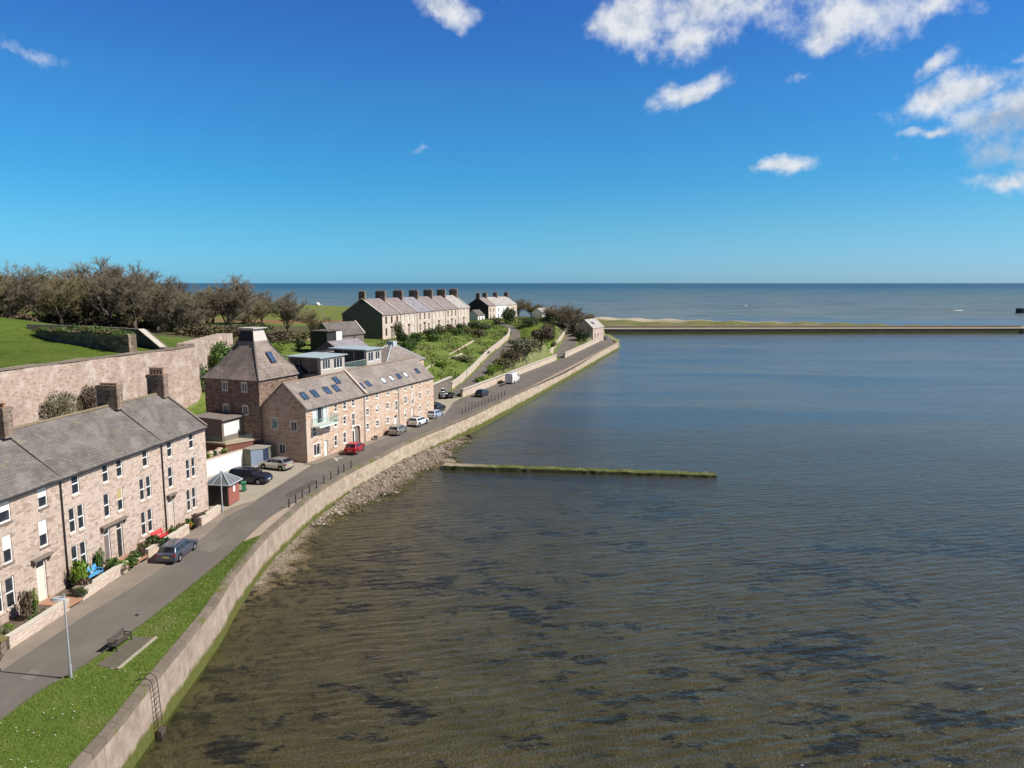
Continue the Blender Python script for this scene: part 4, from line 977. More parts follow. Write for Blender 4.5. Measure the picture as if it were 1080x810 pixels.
# arched double doorway
ar = MB(); ar.box(10.45, 12.25, .22, .28, .06, 2.7); ad = ar.build('arched_doorway', M_annex, mt)
ar = MB(); ar.box(10.5, 11.2, .15, .219, .06, 2.35); ar.build('white_door_leaf', M_white, ad); ar = MB(); ar.box(10.62, 10.98, .13, .149, .5, 2.2); ar.build('door_glass', M_glass, ad)
ar = MB(); k = 9
for i in range(k):
    a0_, a1_ = math.pi*i/k, math.pi*(i+1)/k; c_ = lambda a, r: (11.35+math.cos(a)*r, 2.35+math.sin(a)*r*.55)
    p0, p1, p2, p3 = c_(a0_, .95), c_(a0_, 1.2), c_(a1_, 1.2), c_(a1_, .95); ar.poly([(p0[0], -.03, p0[1]), (p1[0], -.03, p1[1]), (p2[0], -.03, p2[1]), (p3[0], -.03, p3[1])])
ar.build('arch_stones', M_lintel, ad)
roof_mesh(-.1, 13.9, MD, ME, MR, MRY, .18).build('roof', M_mslate, mt)
def skylight(parent, x, y, w=1.15, h=1.3, pane=None, slope=(MR-ME)/MRY, e=ME, off=.05):
    a = math.atan(slope); b = MB(); n = Vector((0, -math.sin(a), math.cos(a))); d = Vector((0, math.cos(a), math.sin(a))); c = Vector((x, y, e+y*slope+off+.02))
    def pt(u, v, k): return c+Vector((u, 0, 0))+d*v+n*k
    for (u0, u1, v0, v1) in ((-w/2, -w/2+.09, -h/2, h/2), (w/2-.09, w/2, -h/2, h/2), (-w/2+.09, w/2-.09, -h/2, -h/2+.09), (-w/2+.09, w/2-.09, h/2-.09, h/2)):
        vs = [pt(u0, v0, 0), pt(u1, v0, 0), pt(u1, v1, 0), pt(u0, v1, 0), pt(u0, v0, .08), pt(u1, v0, .08), pt(u1, v1, .08), pt(u0, v1, .08)]
        b.add(vs, [(4, 5, 6, 7), (0, 1, 5, 4), (1, 2, 6, 5), (2, 3, 7, 6), (3, 0, 4, 7)])
    o = b.build('skylight', M_dark, parent); b = MB(); b.poly([pt(-w/2+.09, -h/2+.09, .05), pt(w/2-.09, -h/2+.09, .05), pt(w/2-.09, h/2-.09, .05), pt(-w/2+.09, h/2-.09, .05)]); b.build('pane', pane or M_glassb, o); return o
for x, y in ((1.7, 1.45), (3.95, 1.45), (6.8, 1.5), (8.9, 1.5), (10.4, 2.45)): skylight(mt, x, y)
gutter(mt, 0, 13.4, -.2, ME-.14)
b = MB(); b.beam((13.9, -.2, ME+.12), (13.9, MRY, MR+.24), .32, .22); b.beam((13.9, MRY, MR+.24), (13.9, MD+.2, ME+.12), .32, .22); b.build('coping', M_sand, mt)
b = MB(); b.beam((0.05, -.15, ME+.03), (0.05, MRY, MR+.16), .2, .1); b.beam((0.05, MRY, MR+.16), (0.05, MD+.15, ME+.03), .2, .1); b.build('verge', M_dsand, mt)
b = MB(); b.beam((0, MRY, MR+.10), (13.7, MRY, MR+.10), .3, .12); b.build('ridge_tiles', M_terra if False else plain('ridge_clay', (.33, .24, .18), .9, .15, .2), mt)
m2 = thing('maltings', 'long far block of the old stone maltings with pale skylights and parked cars in front', 'building', mal(13.4, 0), MRZ, 'old maltings along the road')
X2 = 35.3-13.4
W2 = []
for x in (.95, 3.6): W2 += [(x-.32, x+.32, 6.0, 6.82), (x-.35, x+.35, 3.85, 4.8), (x-.38, x+.38, 1.7, 2.6)]
W2 += [(6.3, 7.0, 6.0, 6.85), (6.2, 6.9, 3.85, 4.8), (6.2, 6.9, 1.65, 2.55), (9.05, 9.65, 6.1, 6.9), (8.95, 9.6, 3.15, 4.7), (11.85, 12.5, 5.9, 6.85), (11.8, 12.45, 3.85, 5.0), (11.7, 12.35, 1.6, 2.8),
       (13.9, 14.55, 5.9, 6.85), (14.2, 14.75, 3.4, 5.0), (16.8, 17.3, 6.1, 6.85), (16.7, 17.3, 3.9, 4.9), (16.6, 17.2, 1.8, 2.7), (19.4, 19.9, 6.2, 6.85), (19.4, 19.9, 4.1, 5.0), (19.35, 19.85, 2.0, 2.8)]
D2 = [(8.6, 9.45, .06, 2.5), (14.05, 14.75, .06, 2.9)]
b = MB(); facade(b, 0, X2, -.4, ME, W2+D2, rev=.2); gable_shell(b, 0, X2, MD, ME, MR, MRY, -.4, False, True); b.build('wall', M_malt, m2)
for i, w in enumerate(W2): window(m2, *w, style='sash', surround=M_lintel, sill=M_lintel, depth=.14, blind=(.5, 'white_blind') if i in (4, 6, 11, 13, 15) else None)
for d in D2: door(m2, *d, M_white, fan=.5 if d[0] < 9 else .0, step=False)
b = MB(); b.box(0, X2, -.12, -.003, -.3, .62); b.build('plinth', M_malt, m2)
roof_mesh(.65, X2+.12, MD, ME, MR+.1, MRY, .18).build('roof', M_mslate, m2)
for x, y, p in ((1.1, 1.05, 0), (3.1, 1.15, 0), (7.4, 1.1, 1), (9.85, 1.15, 1), (12.2, 1.2, 2), (14.3, 1.2, 1), (18.6, 1.35, 2)): skylight(m2, x, y, 1.1, 1.1, {0: M_glassb, 1: M_glassw, 2: M_glassb}[p])
gutter(m2, 0, X2, -.2, ME-.14); downpipe(m2, .1, -.1, .1, ME-.2, M_steel); downpipe(m2, 9.9, -.1, .1, ME-.2, M_steel)
b = MB(); b.beam((.5, MRY, MR+.2), (X2+.1, MRY, MR+.2), .3, .12); b.build('ridge_tiles', MATS['ridge_clay'], m2)

# ---- kiln tower with concave pyramid roof
KS = 9.0; KE = 10.45
kl = thing('kiln_tower', 'square stone kiln tower with steep pyramid slate roof and flat capped vent', 'tower', mal(-.45, 6.85), MRZ)
b = MB(); kw = [(2.0, 2.75, 8.9, 10.0), (5.2, 5.95, 8.9, 10.0), (2.0, 2.75, 5.85, 6.95), (5.2, 5.95, 5.85, 6.95)]
gb = MB(); facade(gb, -KS, 0, -.4, KE, [(-y1, -y0, z0, z1) for y0, y1, z0, z1 in kw], rev=.15)
for f_ in gb.f: b.poly([(gb.v[i][1], -gb.v[i][0], gb.v[i][2]) for i in f_])
b.poly([(0, 0, -.4), (KS, 0, -.4), (KS, 0, KE), (0, 0, KE)]); b.poly([(KS, 0, -.4), (KS, KS, -.4), (KS, KS, KE), (KS, 0, KE)]); b.poly([(KS, KS, -.4), (0, KS, -.4), (0, KS, KE), (KS, KS, KE)])
b.build('wall', M_kiln, kl)
for y0, y1, z0, z1 in kw: window(kl, -y1, -y0, z0, z1, rz=-math.pi/2, style='case', surround=M_lintel, sill=M_lintel)
rings = [(KS/2+.28, KE-.02), (KS/2-.3, KE+.52), (KS/2-1.2, KE+1.55), (KS/2-2.2, KE+2.95), (KS/2-2.95, KE+4.2), (1.42, KE+4.75)]
b = MB()
for (r, z) in rings: b.v += [(KS/2+sx*r, KS/2+sy*r, z) for sx, sy in ((-1, -1), (1, -1), (1, 1), (-1, 1))]
for i in range(len(rings)-1):
    for k in range(4): b.f.append((4*i+k, 4*i+(k+1) % 4, 4*i+4+(k+1) % 4, 4*i+4+k)); b.mi.append(0)
b.f.append((3, 2, 1, 0)); b.mi.append(0); kr = b.build('roof', M_kslate, kl)
b = MB()
for sx, sy in ((-1, -1), (1, -1), (1, 1), (-1, 1)):
    for (r, z), (r2, z2) in zip(rings, rings[1:]): b.tube((KS/2+sx*r, KS/2+sy*r, z), (KS/2+sx*r2, KS/2+sy*r2, z2), .11, .11, 5)
b.build('hip_lead', M_dslate, kr)
b = MB()
for s_, (r0, r1) in (((0), (1.40, 1.02)),): b.prism([(KS/2-1, KS/2-1), (KS/2+1, KS/2-1), (KS/2+1, KS/2+1), (KS/2-1, KS/2+1)], KE+4.6, KE+6.2)
b.v = [(KS/2+math.copysign(1.40 if v[2] < KE+5 else 1.05, v[0]-KS/2), KS/2+math.copysign(1.40 if v[2] < KE+5 else 1.05, v[1]-KS/2), v[2]) for v in b.v]
vt = b.build('vent', M_cowl, kl)
b = MB()
b.add([(KS/2-1.43, KS/2-1.36, KE+4.7), (KS/2-1.43, KS/2+1.36, KE+4.7), (KS/2-1.085, KS/2+1.03, KE+6.15), (KS/2-1.085, KS/2-1.03, KE+6.15)], [(0, 3, 2, 1)])
for i in range(6):
    z = KE+4.85+i*.21; r = 1.40-(z-KE-4.6)/1.6*.35+.03
    b.box(KS/2-r-.05, KS/2-r, KS/2-r*.9, KS/2+r*.9, z, z+.06)
b.build('louvre', M_dark, vt)  # dark sheet and bars covering one side of the vent
b = MB(); b.box(KS/2-1.0, KS/2+1.0, KS/2-1.0, KS/2+1.0, KE+6.2, KE+6.42); b.box(KS/2-1.38, KS/2+1.38, KS/2-1.38, KS/2+1.38, KE+6.42, KE+6.53); b.build('vent_cap', M_cowl, vt)
skk = MB(); 
def kiln_sky():
    # on the sea-facing slope
    b = MB(); c0 = Vector((KS/2+.25, KS/2-(KS/2-1.35), KE+1.78)); d = Vector((0, .55, .83)).normalized(); n = Vector((0, -.83, .55)); ux = Vector((1, 0, 0))
    P = lambda u, v, k: c0+ux*u+d*v+n*(k+.1)
    vs = [P(-.5, 0, 0), P(.5, 0, 0), P(.5, 1.7, 0), P(-.5, 1.7, 0), P(-.5, 0, .1), P(.5, 0, .1), P(.5, 1.7, .1), P(-.5, 1.7, .1)]
    b.add(vs, [(4, 5, 6, 7), (0, 1, 5, 4), (1, 2, 6, 5), (2, 3, 7, 6), (3, 0, 4, 7)]); o = b.build('skylight', M_dark, kl)
    b = MB(); b.poly([P(-.42, .08, .105), P(.42, .08, .105), P(.42, 1.62, .105), P(-.42, 1.62, .105)]); b.build('pane', M_glassb, o)
kiln_sky()

# ---- garden room in front of the kiln, its deck, yard walls and garage
gr_ = thing('garden_room', 'brown flat-roofed garden room with big white screened window against the kiln tower', 'outbuilding', mal(-4.3, 9.7, 2.9), MRZ)
b = MB(); facade(b, 0, 3.82, 0, 2.75, [(.35, 3.5, .55, 2.45)]); b.poly([(0, 4.6, 0), (0, 0, 0), (0, 0, 2.75), (0, 4.6, 2.75)]); b.poly([(3.82, 0, 0), (3.82, 4.6, 0), (3.82, 4.6, 2.75), (3.82, 0, 2.75)]); b.poly([(3.82, 4.6, 0), (0, 4.6, 0), (0, 4.6, 2.75), (3.82, 4.6, 2.75)]); b.build('wall', M_annex, gr_)
window(gr_, .35, 3.5, .55, 2.45, style='plain', pane=M_bigpane, fmat=M_annex)
b = MB(); b.prism([(-.35, -.4), (3.84, -.3), (3.84, 4.55), (-.35, 4.7)], [2.75]*4, [2.95, 2.95, 3.1, 3.1]); b.build('roof', plain('flat_roof', (.20, .17, .155), .8, .2, .12, .8), gr_)
dk = thing('deck', 'raised timber deck with low glass screen under the garden room', 'deck', mal(-4.3, 9.7, 2.9), MRZ)
b = MB(); DP = [(-.6, -1.0), (3.82, -2.7), (3.82, 4.5), (-.6, 4.5)]; b.prism(DP, -.22, -.01); b.build('boards', M_wood, dk)
b = MB(); b.prism([(-.5, -.9), (3.8, -2.55), (3.8, 4.4), (-.5, 4.4)], -1.2, -.23); b.build('skirt', plain('brick_skirt', (.21, .09, .065), .85, .2, .2), dk)
b = MB(); b.box(-.58, -.56, -1, 3, 0, .8); b.poly([(-.58, -.98, 0), (2.9, -2.3, 0), (2.9, -2.3, .75), (-.58, -.98, .75)]); b.build('glass_screen', mgb, dk)
bw = thing('boundary_wall', 'bright white rendered boundary wall at the back of the parking yard', 'wall', mal(-13, 6.9), MRZ)
b = MB(); b.box(0, 9.15, 0, .3, -.1, 2.0); b.build('render', M_rend, bw); b = MB(); b.box(-.02, 9.16, -.05, .36, 2.0, 2.09); b.build('coping', M_sand, bw)
gg = thing('garage', 'low garage with blue grey door and olive side between white wall and maltings', 'garage', mal(-3.85, 6.9), MRZ)
b = MB(); b.prism([(-.12, -1.25), (1.0, -2.2), (2.3, -1.99), (3.75, -1.9), (3.75, -.02), (0, -.02)], -.1, 2.06); b.build('wall', M_olive, gg)
b = MB(); b.prism([(-.16, -1.32), (.98, -2.29), (1.0, -2.22), (-.10, -1.28)], -.05, 2.03); b.build('door', M_garage, gg)
b = MB(); b.prism([(1.02, -2.28), (2.3, -2.07), (2.3, -2.01), (1.02, -2.22)], -.05, 2.04); b.build('side_panel', M_navy, gg)
b = MB(); b.prism([(-.15, -1.32), (1.0, -2.36), (3.7, -1.98), (3.7, .1), (-.02, .1)], 2.1, 2.18); b.build('roof', plain('garage_roof', (.30, .27, .24), .85, .2, .15), gg)
rb = thing('raised_bed', 'stone edged raised planting bed between white wall and timber deck', 'raised bed', mal(-13, 7.22), MRZ)
b = MB(); b.prism([(0, 0), (9.0, 0), (9.0, 2.4), (8.0, 3.2), (0, 3.2)], -.1, 1.85); b.build('soil', M_soil, rb)
random.seed(5); b = MB()
for i in range(9): x = 4.6+i*.52; y = .45+(i % 3)*.22+i*.05; b.box(x, x+.55, y+.5, y+1.0, 1.84, 2.15+random.uniform(0, .3))
b.build('edging_stones', M_sand, rb)

# ---- red-sided hut with glazed hipped roof
ht = thing('hut', 'small roadside hut with pale glazed hip roof, red side panel and dark slatted front', 'hut', at(241.8, 534.3)+V3(0, 0, .1), math.atan2(2.3, .3))
b = MB(); b.box(0, 2.2, 0, .08, 0, 2.2); b.build('red_panel', M_red, ht); b = MB(); b.box(.95, 1.35, -.02, -.002, 1.2, 1.85); b.build('notice', M_white, ht)
b = MB(); b.box(0.0, .07, .081, 2.4, 0, 2.2); b.box(2.13, 2.2, .081, 2.4, 0, 2.2); b.box(.071, 2.129, 2.33, 2.4, 0, 2.2); b.build('dark_side', M_dark, ht)
b = MB()
for k in range(9): b.box(-.03, -.002, .12+k*.25, .26+k*.25, .05, 2.15)
b.build('slats', plain('weathered_slats', (.09, .075, .06), .8, .2, .3), ht)
b = MB(); b.add([(-.25, -.3, 2.2), (2.45, -.3, 2.2), (2.45, 2.7, 2.2), (-.25, 2.7, 2.2), (1.1, 1.2, 3.3)], [(0, 1, 4), (1, 2, 4), (2, 3, 4), (3, 0, 4), (3, 2, 1, 0)]); hr_ = b.build('roof', plain('hut_roof', (.13, .145, .155), .6, .3, .25, 1.5), ht)
b = MB()
for q in ((-.25, -.3), (2.45, -.3), (2.45, 2.7), (-.25, 2.7)): b.tube((*q, 2.22), (1.1, 1.2, 3.34), .06, .06, 6)
for q in ((.65, -.3), (1.55, -.3), (-.25, .7), (-.25, 1.7)): b.tube((*q, 2.22), (1.1, 1.2, 3.33), .03, .03, 5)
b.path([(-.25, -.3, 2.21), (2.45, -.3, 2.21), (2.45, 2.7, 2.21), (-.25, 2.7, 2.21), (-.25, -.3, 2.21)], .06); b.build('glazing_bars', M_lead, hr_)

# ---- rooftop extensions and roofs behind the maltings ( in the maltings frame )
def flat_ext(label, x0, x1, y0, y1, z0, z1, roofm, wallm, front_w, left_w, group='rooftop rooms behind the maltings', rise=.08):
    t = thing('rooftop_room', label, 'roof extension', mal(x0, y0, z0), MRZ, group); w, d, h = x1-x0, y1-y0, z1-z0
    b = MB(); facade(b, 0, w, 0, h, front_w); gb = MB(); facade(gb, -d, 0, 0, h, left_w)
    for f_ in gb.f: b.poly([(gb.v[i][1], -gb.v[i][0], gb.v[i][2]) for i in f_])
    b.poly([(w, 0, 0), (w, d, 0), (w, d, h), (w, 0, h)]); b.poly([(w, d, 0), (0, d, 0), (0, d, h), (w, d, h)]); b.build('wall', wallm, t)
    for q in front_w: window(t, *q, style='tri' if q[1]-q[0] > 1.6 else 'case', depth=.08)
    for q in left_w: window(t, q[0], q[1], q[2], q[3], rz=-math.pi/2, style='tri', fmat=M_gpaint, depth=.08)
    b = MB(); b.prism([(-.5, -.35), (w+.35, -.35), (w+.35, d+.2), (-.5, d+.2)], [h]*4, [h+.10, h+.10, h+.10+rise, h+.10+rise]); b.build('roof', roofm, t)
    return t
M_board = plain('pale_cladding', (.42, .385, .345), .75, .2, .12, 2.)
flat_ext('pale clad rooftop room with flat light blue roof nearest the kiln tower', 8.6, 14.4, 3.7, 9.2, 9.3, 12.6, M_roofblue, M_board, [(.5, 2.3, 1.6, 3.0), (3.1, 5.3, 1.5, 3.0)], [(-5.2, -.5, .9, 3.3)])
flat_ext('pale clad rooftop room with flat light blue roof and roof terrace beside it', 20.3, 24.6, 3.7, 10.2, 9.3, 12.75, M_roofblue, M_board, [(.5, 2.0, 1.6, 3.1), (2.6, 3.9, 1.7, 3.1)], [(-6.0, -.4, .8, 3.4)])
rt = thing('roof_terrace', 'recessed roof terrace with glass rail between the two pale rooftop rooms', 'roof terrace', mal(14.5, 3.7, 9.3), MRZ)
b = MB(); b.box(.05, 5.7, 0, 6, .3, .9); b.build('floor', M_board, rt); b = MB(); b.box(.1, 5.7, .02, .05, .9, 2.0); b.build('glass_rail', mgb, rt)
b = MB(); b.box(.1, 5.75, 5.5, 5.8, .9, 3.5); bo = b.build('back_wall', M_dark, rt)
for x in (.6, 2.3, 4.0): window(rt, x, x+1.4, 1.0, 3.2, y=5.36, style='case', fmat=M_gpaint)
b = MB(); b.path([(.1, .03, 2.04), (5.7, .03, 2.04)], .04); b.build('handrail', M_steel, rt)
def hip(name, label, cat, x0, x1, y0, y1, z0, ze, zr, roofm, wallm, rx=None, group=None, ridge=0.0):
    t = thing(name, label, cat, mal(x0, y0, 0), MRZ, group); w, d = x1-x0, y1-y0; b = MB()
    b.prism([(0, 0), (w, 0), (w, d), (0, d)], z0, ze); b.build('wall', wallm, t); cx = w/2 if rx is None else rx
    b = MB(); e = .25; r = ridge/2
    b.add([(-e, -e, ze-.05), (w+e, -e, ze-.05), (w+e, d+e, ze-.05), (-e, d+e, ze-.05), (cx-r, d/2, zr), (cx+r, d/2, zr)], [(0, 1, 5, 4), (1, 2, 5), (2, 3, 4, 5), (3, 0, 4), (3, 2, 1, 0)]); o = b.build('roof', roofm, t)
    b = MB()
    for q, r_ in (((-e, -e), 4), ((w+e, -e), 5), ((w+e, d+e), 5), ((-e, d+e), 4)): b.tube((*q, ze-.03), (cx-r if r_ == 4 else cx+r, d/2, zr+.03), .12, .12, 5)
    b.build('hip_lead', M_lead, o); return t, o
t, o = hip('kiln_house', 'second lower kiln with hipped slate roof behind the far end of the maltings', 'building', 31.5, 45.5, 7.3, 14.5, 0, 8.9, 12.1, M_mslate, M_malt, 8.6)
b = MB(); b.box(7.9, 9.3, 2.9, 4.3, 11.5, 12.5); b.build('vent', M_lead, t)
t = thing('slate_roof_range', 'low dark slate range filling the gap between kiln tower and rooftop rooms', 'building', mal(8.8, 6.95), MRZ)
b = MB(); b.prism([(0, 0), (6.5, 0), (6.5, 9), (0, 9)], 0, [8.3, 8.3, 10.2, 10.2]); b.build('wall', M_malt, t)
roof_mesh(-.1, 21, 14, 8.6, 11.2, 7, .2).build('roof', M_dslate, t)
for x in (.9, 2.1): skylight(t, x, 2.6, 1.0, 1.5, M_glassb, 2.6/7, 8.6)
t = thing('slate_roof_range', 'grey gabled slate roof rising behind the second rooftop room', 'building', mal(25.0, 10.5), MRZ)
b = MB(); facade(b, 0, 8.5, 0, 11.3, []); gable_shell(b, 0, 8.5, 7, 11.3, 13.4, 3.5, 0); b.build('wall', M_gable, t); roof_mesh(-.15, 8.65, 7, 11.3, 13.4, 3.5).build('roof', M_uslate2, t)
t = thing('brown_cottage', 'low brown cottage with dark slate roof in front of the upper terrace gable', 'house', V3(-40.5, 180.0, 7.4), math.radians(58))
b = MB(); facade(b, -5, 6, 0, 3.2, [(2.2, 3.2, 1, 2.4)]); gable_shell(b, -5, 6, 6, 3.2, 6.0, 3, 0); b.build('wall', M_annex, t); window(t, 2.2, 3.2, 1, 2.4); roof_mesh(-5.2, 6.2, 6, 3.2, 6.0, 3, .3).build('roof', M_dslate, t)
b = MB(); b.beam((6.1, -.3, 3.15), (6.1, 3, 6.1), .35, .15); b.beam((6.1, 3, 6.1), (6.1, 6.3, 3.15), .35, .15); b.build('coping', M_sand, t)
t = thing('shed', 'dark flat roofed shed with white painted end behind the rooftop rooms', 'shed', atY(345, 362, 165)+V3(0, 0, -.6), MRZ)
b = MB(); b.box(0, 3.2, 0, 4.5, -3, 3.2); b.build('body', M_dark, t); b = MB(); b.box(3.205, 5.4, -.3, 4, -3, 3.0); b.build('white_end', M_white, t)
b = MB(); b.box(-.2, 5.6, -.4, 4.7, 3.21, 3.34); b.build('roof', M_dslate, t)

# ---- upper terrace on the hill
UN = V3(-35.2, 200.0); UD = (V3(-15.3, 265.0)-UN); UL = UD.length; UD.normalize(); URZ = math.atan2(UD.y, UD.x)
def upp(x, y, z): return UN+UD*x+V3(-UD.y, UD.x)*y+V3(0, 0, z)
UZ, UE, UR, UDp = 7.6, 6.8, 11.0, 12.2
HW = UL/6; mats6 = [M_uslate, M_uslate, M_uslate2, M_uslate, M_uslate, M_uslate3]
lab6 = ['near gable end house of the upper terrace with dark rendered gable and dark upper windows', 'second house of the upper terrace, pinkish roof, next to the dark gable house', 'third house of the upper terrace with the blue grey slate roof',
        'fourth house of the upper terrace, right of the blue grey roof', 'fifth house of the upper terrace, left of the pale end roof', 'far end house of the upper terrace with the palest slate roof']
for i in range(6):
    t = thing('terraced_house', lab6[i], 'house', upp(i*HW, 0, UZ), URZ, 'upper terrace houses'); w = HW
    up = [(w*f-.55, w*f+.55, 4.2, 6.2) for f in (.2, .5, .8)]; lo = [(w*f-.55, w*f+.55, .9, 3.0) for f in (.2, .78)]; dr = (w*.5-.6, w*.5+.6, .1, 3.2)
    b = MB(); facade(b, 0, w, -1.5, UE, up+lo+[dr], rev=.25); gable_shell(b, 0, w, UDp, UE, UR, UDp/2, -1.5, False, True); b.build('wall', M_upper, t)
    if i == 0: b = MB(); b.poly([(0, UDp, -1.5), (0, 0, -1.5), (0, 0, UE), (0, UDp/2, UR), (0, UDp, UE)]); b.build('gable_wall', M_gable, t)  # end gable coloured dark for the shade on it
    for q in up+lo: window(t, *q, style='sash', fmat=M_white if i else M_annex, pane=M_glass if i == 0 else (M_bigpane if i % 2 else M_glass), sill=M_lintel, depth=.2)
    door(t, *dr, M_annex, fan=.6, step=False); b = MB(); b.box(dr[0]-.3, dr[1]+.3, -.3, -.003, 3.25, 3.5); b.build('door_hood', M_dsand, t)
    roof_mesh(0 if i else -.15, w if i < 5 else w+.15, UDp, UE, UR, UDp/2, .25).build('roof', mats6[i], t)
    b = MB(); b.beam((w-.05, -.2, UE+.08), (w-.05, UDp/2, UR+.18), .3, .2); b.build('party_coping', M_lintel, t)
    chimney(t, w, UDp/2, UR-.8, UR+1.9, .9, 3.0, M_chim, 6, .45)
    if i == 0: chimney(t, .45, UDp/2, UR-1.2, UR+1.9, .9, 1.8, M_chim, 3, .45); b = MB(); b.beam((0, -.2, UE+.08), (0, UDp/2, UR+.18), .35, .2); b.beam((0, UDp/2, UR+.18), (0, UDp+.2, UE+.08), .35, .2); b.build('gable_coping', M_lintel, t)
    downpipe(t, w-.1, -.12, 0, UE)
# ---- houses beyond: dark-gabled block with one white front
HN = V3(-9.6, 302.0); HD = V3(.42, .91).normalized(); HRZ = math.atan2(HD.y, HD.x)
def hpp(x, y, z): return HN+HD*x+V3(-HD.y, HD.x)*y+V3(0, 0, z)
for i, (x0, w, wm, lab) in enumerate([(0, 7, M_upper, 'stone house with dark gable facing the upper terrace, beside the white house'), (7, 10, M_rend, 'white rendered house in the far row at the end of the hill'), (17, 11, M_upper, 'stone end house of the far row, right of the white house')]):
    t = thing('terraced_house', lab, 'house', hpp(x0, 0, 7.4), HRZ, 'far row of houses')
    ww = [(w*.25-.5, w*.25+.5, 3.6, 5.2), (w*.7-.5, w*.7+.5, 3.6, 5.2), (w*.25-.5, w*.25+.5, .9, 2.6), (w*.7-.5, w*.7+.5, .9, 2.6)]
    b = MB(); facade(b, 0, w, -1.5, 6.3, ww, rev=.2); gable_shell(b, 0, w, 10, 6.3, 9.6, 5, -1.5, False, True); b.build('wall', wm, t)
    if i == 0: b = MB(); b.poly([(0, 10, -1.5), (0, 0, -1.5), (0, 0, 6.3), (0, 5, 9.6), (0, 10, 6.3)]); b.build('gable_wall', M_dark, t)  # the gable's shade is put into its near-black colour
    for q in ww: window(t, *q, style='sash', depth=.15, sill=M_lintel)
    roof_mesh(-.1, w+.1, 10, 6.3, 9.6+i*.002, 5, .2).build('roof', M_uslate3 if i else M_uslate, t)
    chimney(t, w-.4, 5, 9.0, 11.2, .8, 1.9, M_chim, 4, .4)
    if i == 0: chimney(t, .5, 5, 9.0, 11.1, .8, 1.8, M_chim, 4, .4)
t = thing('back_cottage', 'low white cottage behind the dark gabled stone house on the hill', 'house', hpp(-7.5, 1, 7.2), HRZ, None)
b = MB(); facade(b, 0, 6, -1, 2.9, [(1, 2, .9, 2.2), (3.6, 4.6, .9, 2.2)]); gable_shell(b, 0, 6, 5, 2.9, 5.0, 2.5, -1); b.build('wall', M_rend, t); roof_mesh(-.1, 6.1, 5, 2.9, 5, 2.5).build('roof', M_dslate, t)
window(t, 1, 2, .9, 2.2); window(t, 3.6, 4.6, .9, 2.2)
# ---- stone building at the far end of the quay road
t = thing('lifeboat_house', 'small stone gabled building with pale roof at the far end of the quay road', 'building', V3(31.2, 283.0, .3), math.radians(66))
b = MB(); facade(b, 0, 14, -.6, 5.4, [(2, 3.2, 1.4, 3), (6, 7.2, 1.4, 3)]); gable_shell(b, 0, 14, 7, 5.4, 8.6, 3.5, -.6); b.build('wall', M_wall, t)
for x in (2, 6): window(t, x, x+1.2, 1.4, 3)
roof_mesh(-.2, 14.2, 7, 5.4, 8.6, 3.5, .2).build('roof', M_uslate3, t); skylight(t, 5, 1.8, 2.2, 1.4, M_glass, 3.2/3.5, 5.4)
b = MB(); b.poly([(-.012, 1.2, 0), (-.012, .5, 0), (-.012, .5, 2.6), (-.012, 1.2, 2.6)]); b.build('door', M_white, t)
t = thing('bungalow', 'low pale roofed bungalow half hidden by shrubs beyond the bright lawn', 'house', V3(13, 322, 7.6), math.radians(40))
b = MB(); facade(b, 0, 9, -1, 2.8, []); gable_shell(b, 0, 9, 6, 2.8, 4.4, 3, -1); b.build('wall', M_rend, t); roof_mesh(-.2, 9.2, 6, 2.8, 4.4, 3, .3).build('roof', M_uslate3, t)

# ================================================================== WALLS
rw = thing('town_wall', 'long high pinkish stone rampart wall behind the terrace, turning back at its far end', 'wall', (0, 0, 0))
RT = 12.95
l1 = resample(smooth_line([V3(-83, -10), V3(-66.5, 56), V3(-59, 84.1), V3(-54.5, 101.6), V3(-50.3, 116.1)], 2), 70)
b = MB(); wall_along(b, l1, 3.2, -1, [RT-.1+.05*math.sin(i*1.3) for i in range(70)]); b.build('curtain', M_wall, rw)
l2 = resample([V3(-50.3, 116.1), V3(-51.6, 124), V3(-53.2, 134), V3(-54.4, 143)], 24)
b = MB(); wall_along(b, l2, 2.6, -1, [RT+.55-.2*i/24+.06*math.sin(i*2.1) for i in range(24)]); b.build('flank', M_wall, rw)
b = MB(); wall_along(b, [p+V3(.05, 0) for p in l1], 1.1, RT-.02, RT+.14); b.build('coping', M_dsand, rw)
# ruined bank of masonry on the rampart and dark retaining wall behind it
t = thing('ruined_wall', 'broken overgrown stone bank standing on the rampart grass', 'ruin', (0, 0, 0)); random.seed(11)
ra = [V3(-76.5, 118), V3(-70, 113.5), V3(-64, 110.5), V3(-59.5, 108.6), V3(-56.3, 107.8)]
b = MB(); L = resample(smooth_line(ra, 1), 46)
z1 = [14.9-1.3*i/45+.35+min(2.0, .3+i*.055)*.75+random.uniform(-.18, .18) for i in range(46)]
wall_along(b, L, 1.6, 11, z1); b.build('masonry', M_ruin, t)
t = thing('retaining_wall', 'smooth dark retaining wall with slanting pale coped end on the rampart', 'wall', (0, 0, 0))
L = resample([at(28, 342, 16.2), at(90, 344, 15.9), at(150, 347.5, 15.6)], 20); e = at(173, 366.5, 13.2); L2 = [L[-1].lerp(e, k/6) for k in range(1, 7)]
zt = [16.2-.6*i/19 for i in range(20)]+[15.6-(2.4)*k/6 for k in range(1, 7)]
b = MB(); wall_along(b, [V3(p.x, p.y) for p in L+L2], .7, 10.5, zt); b.build('face', M_gable, t)  # face colour holds the shadow on this side of the wall
b = MB(); ll = L[-1:]+L2
for i in range(len(ll)-1): b.beam((ll[i].x-.2, ll[i].y, zt[19+i]+.06), (ll[i+1].x-.2, ll[i+1].y, zt[20+i]+.06), .9, .12)
b.build('coping', M_lconc, t)
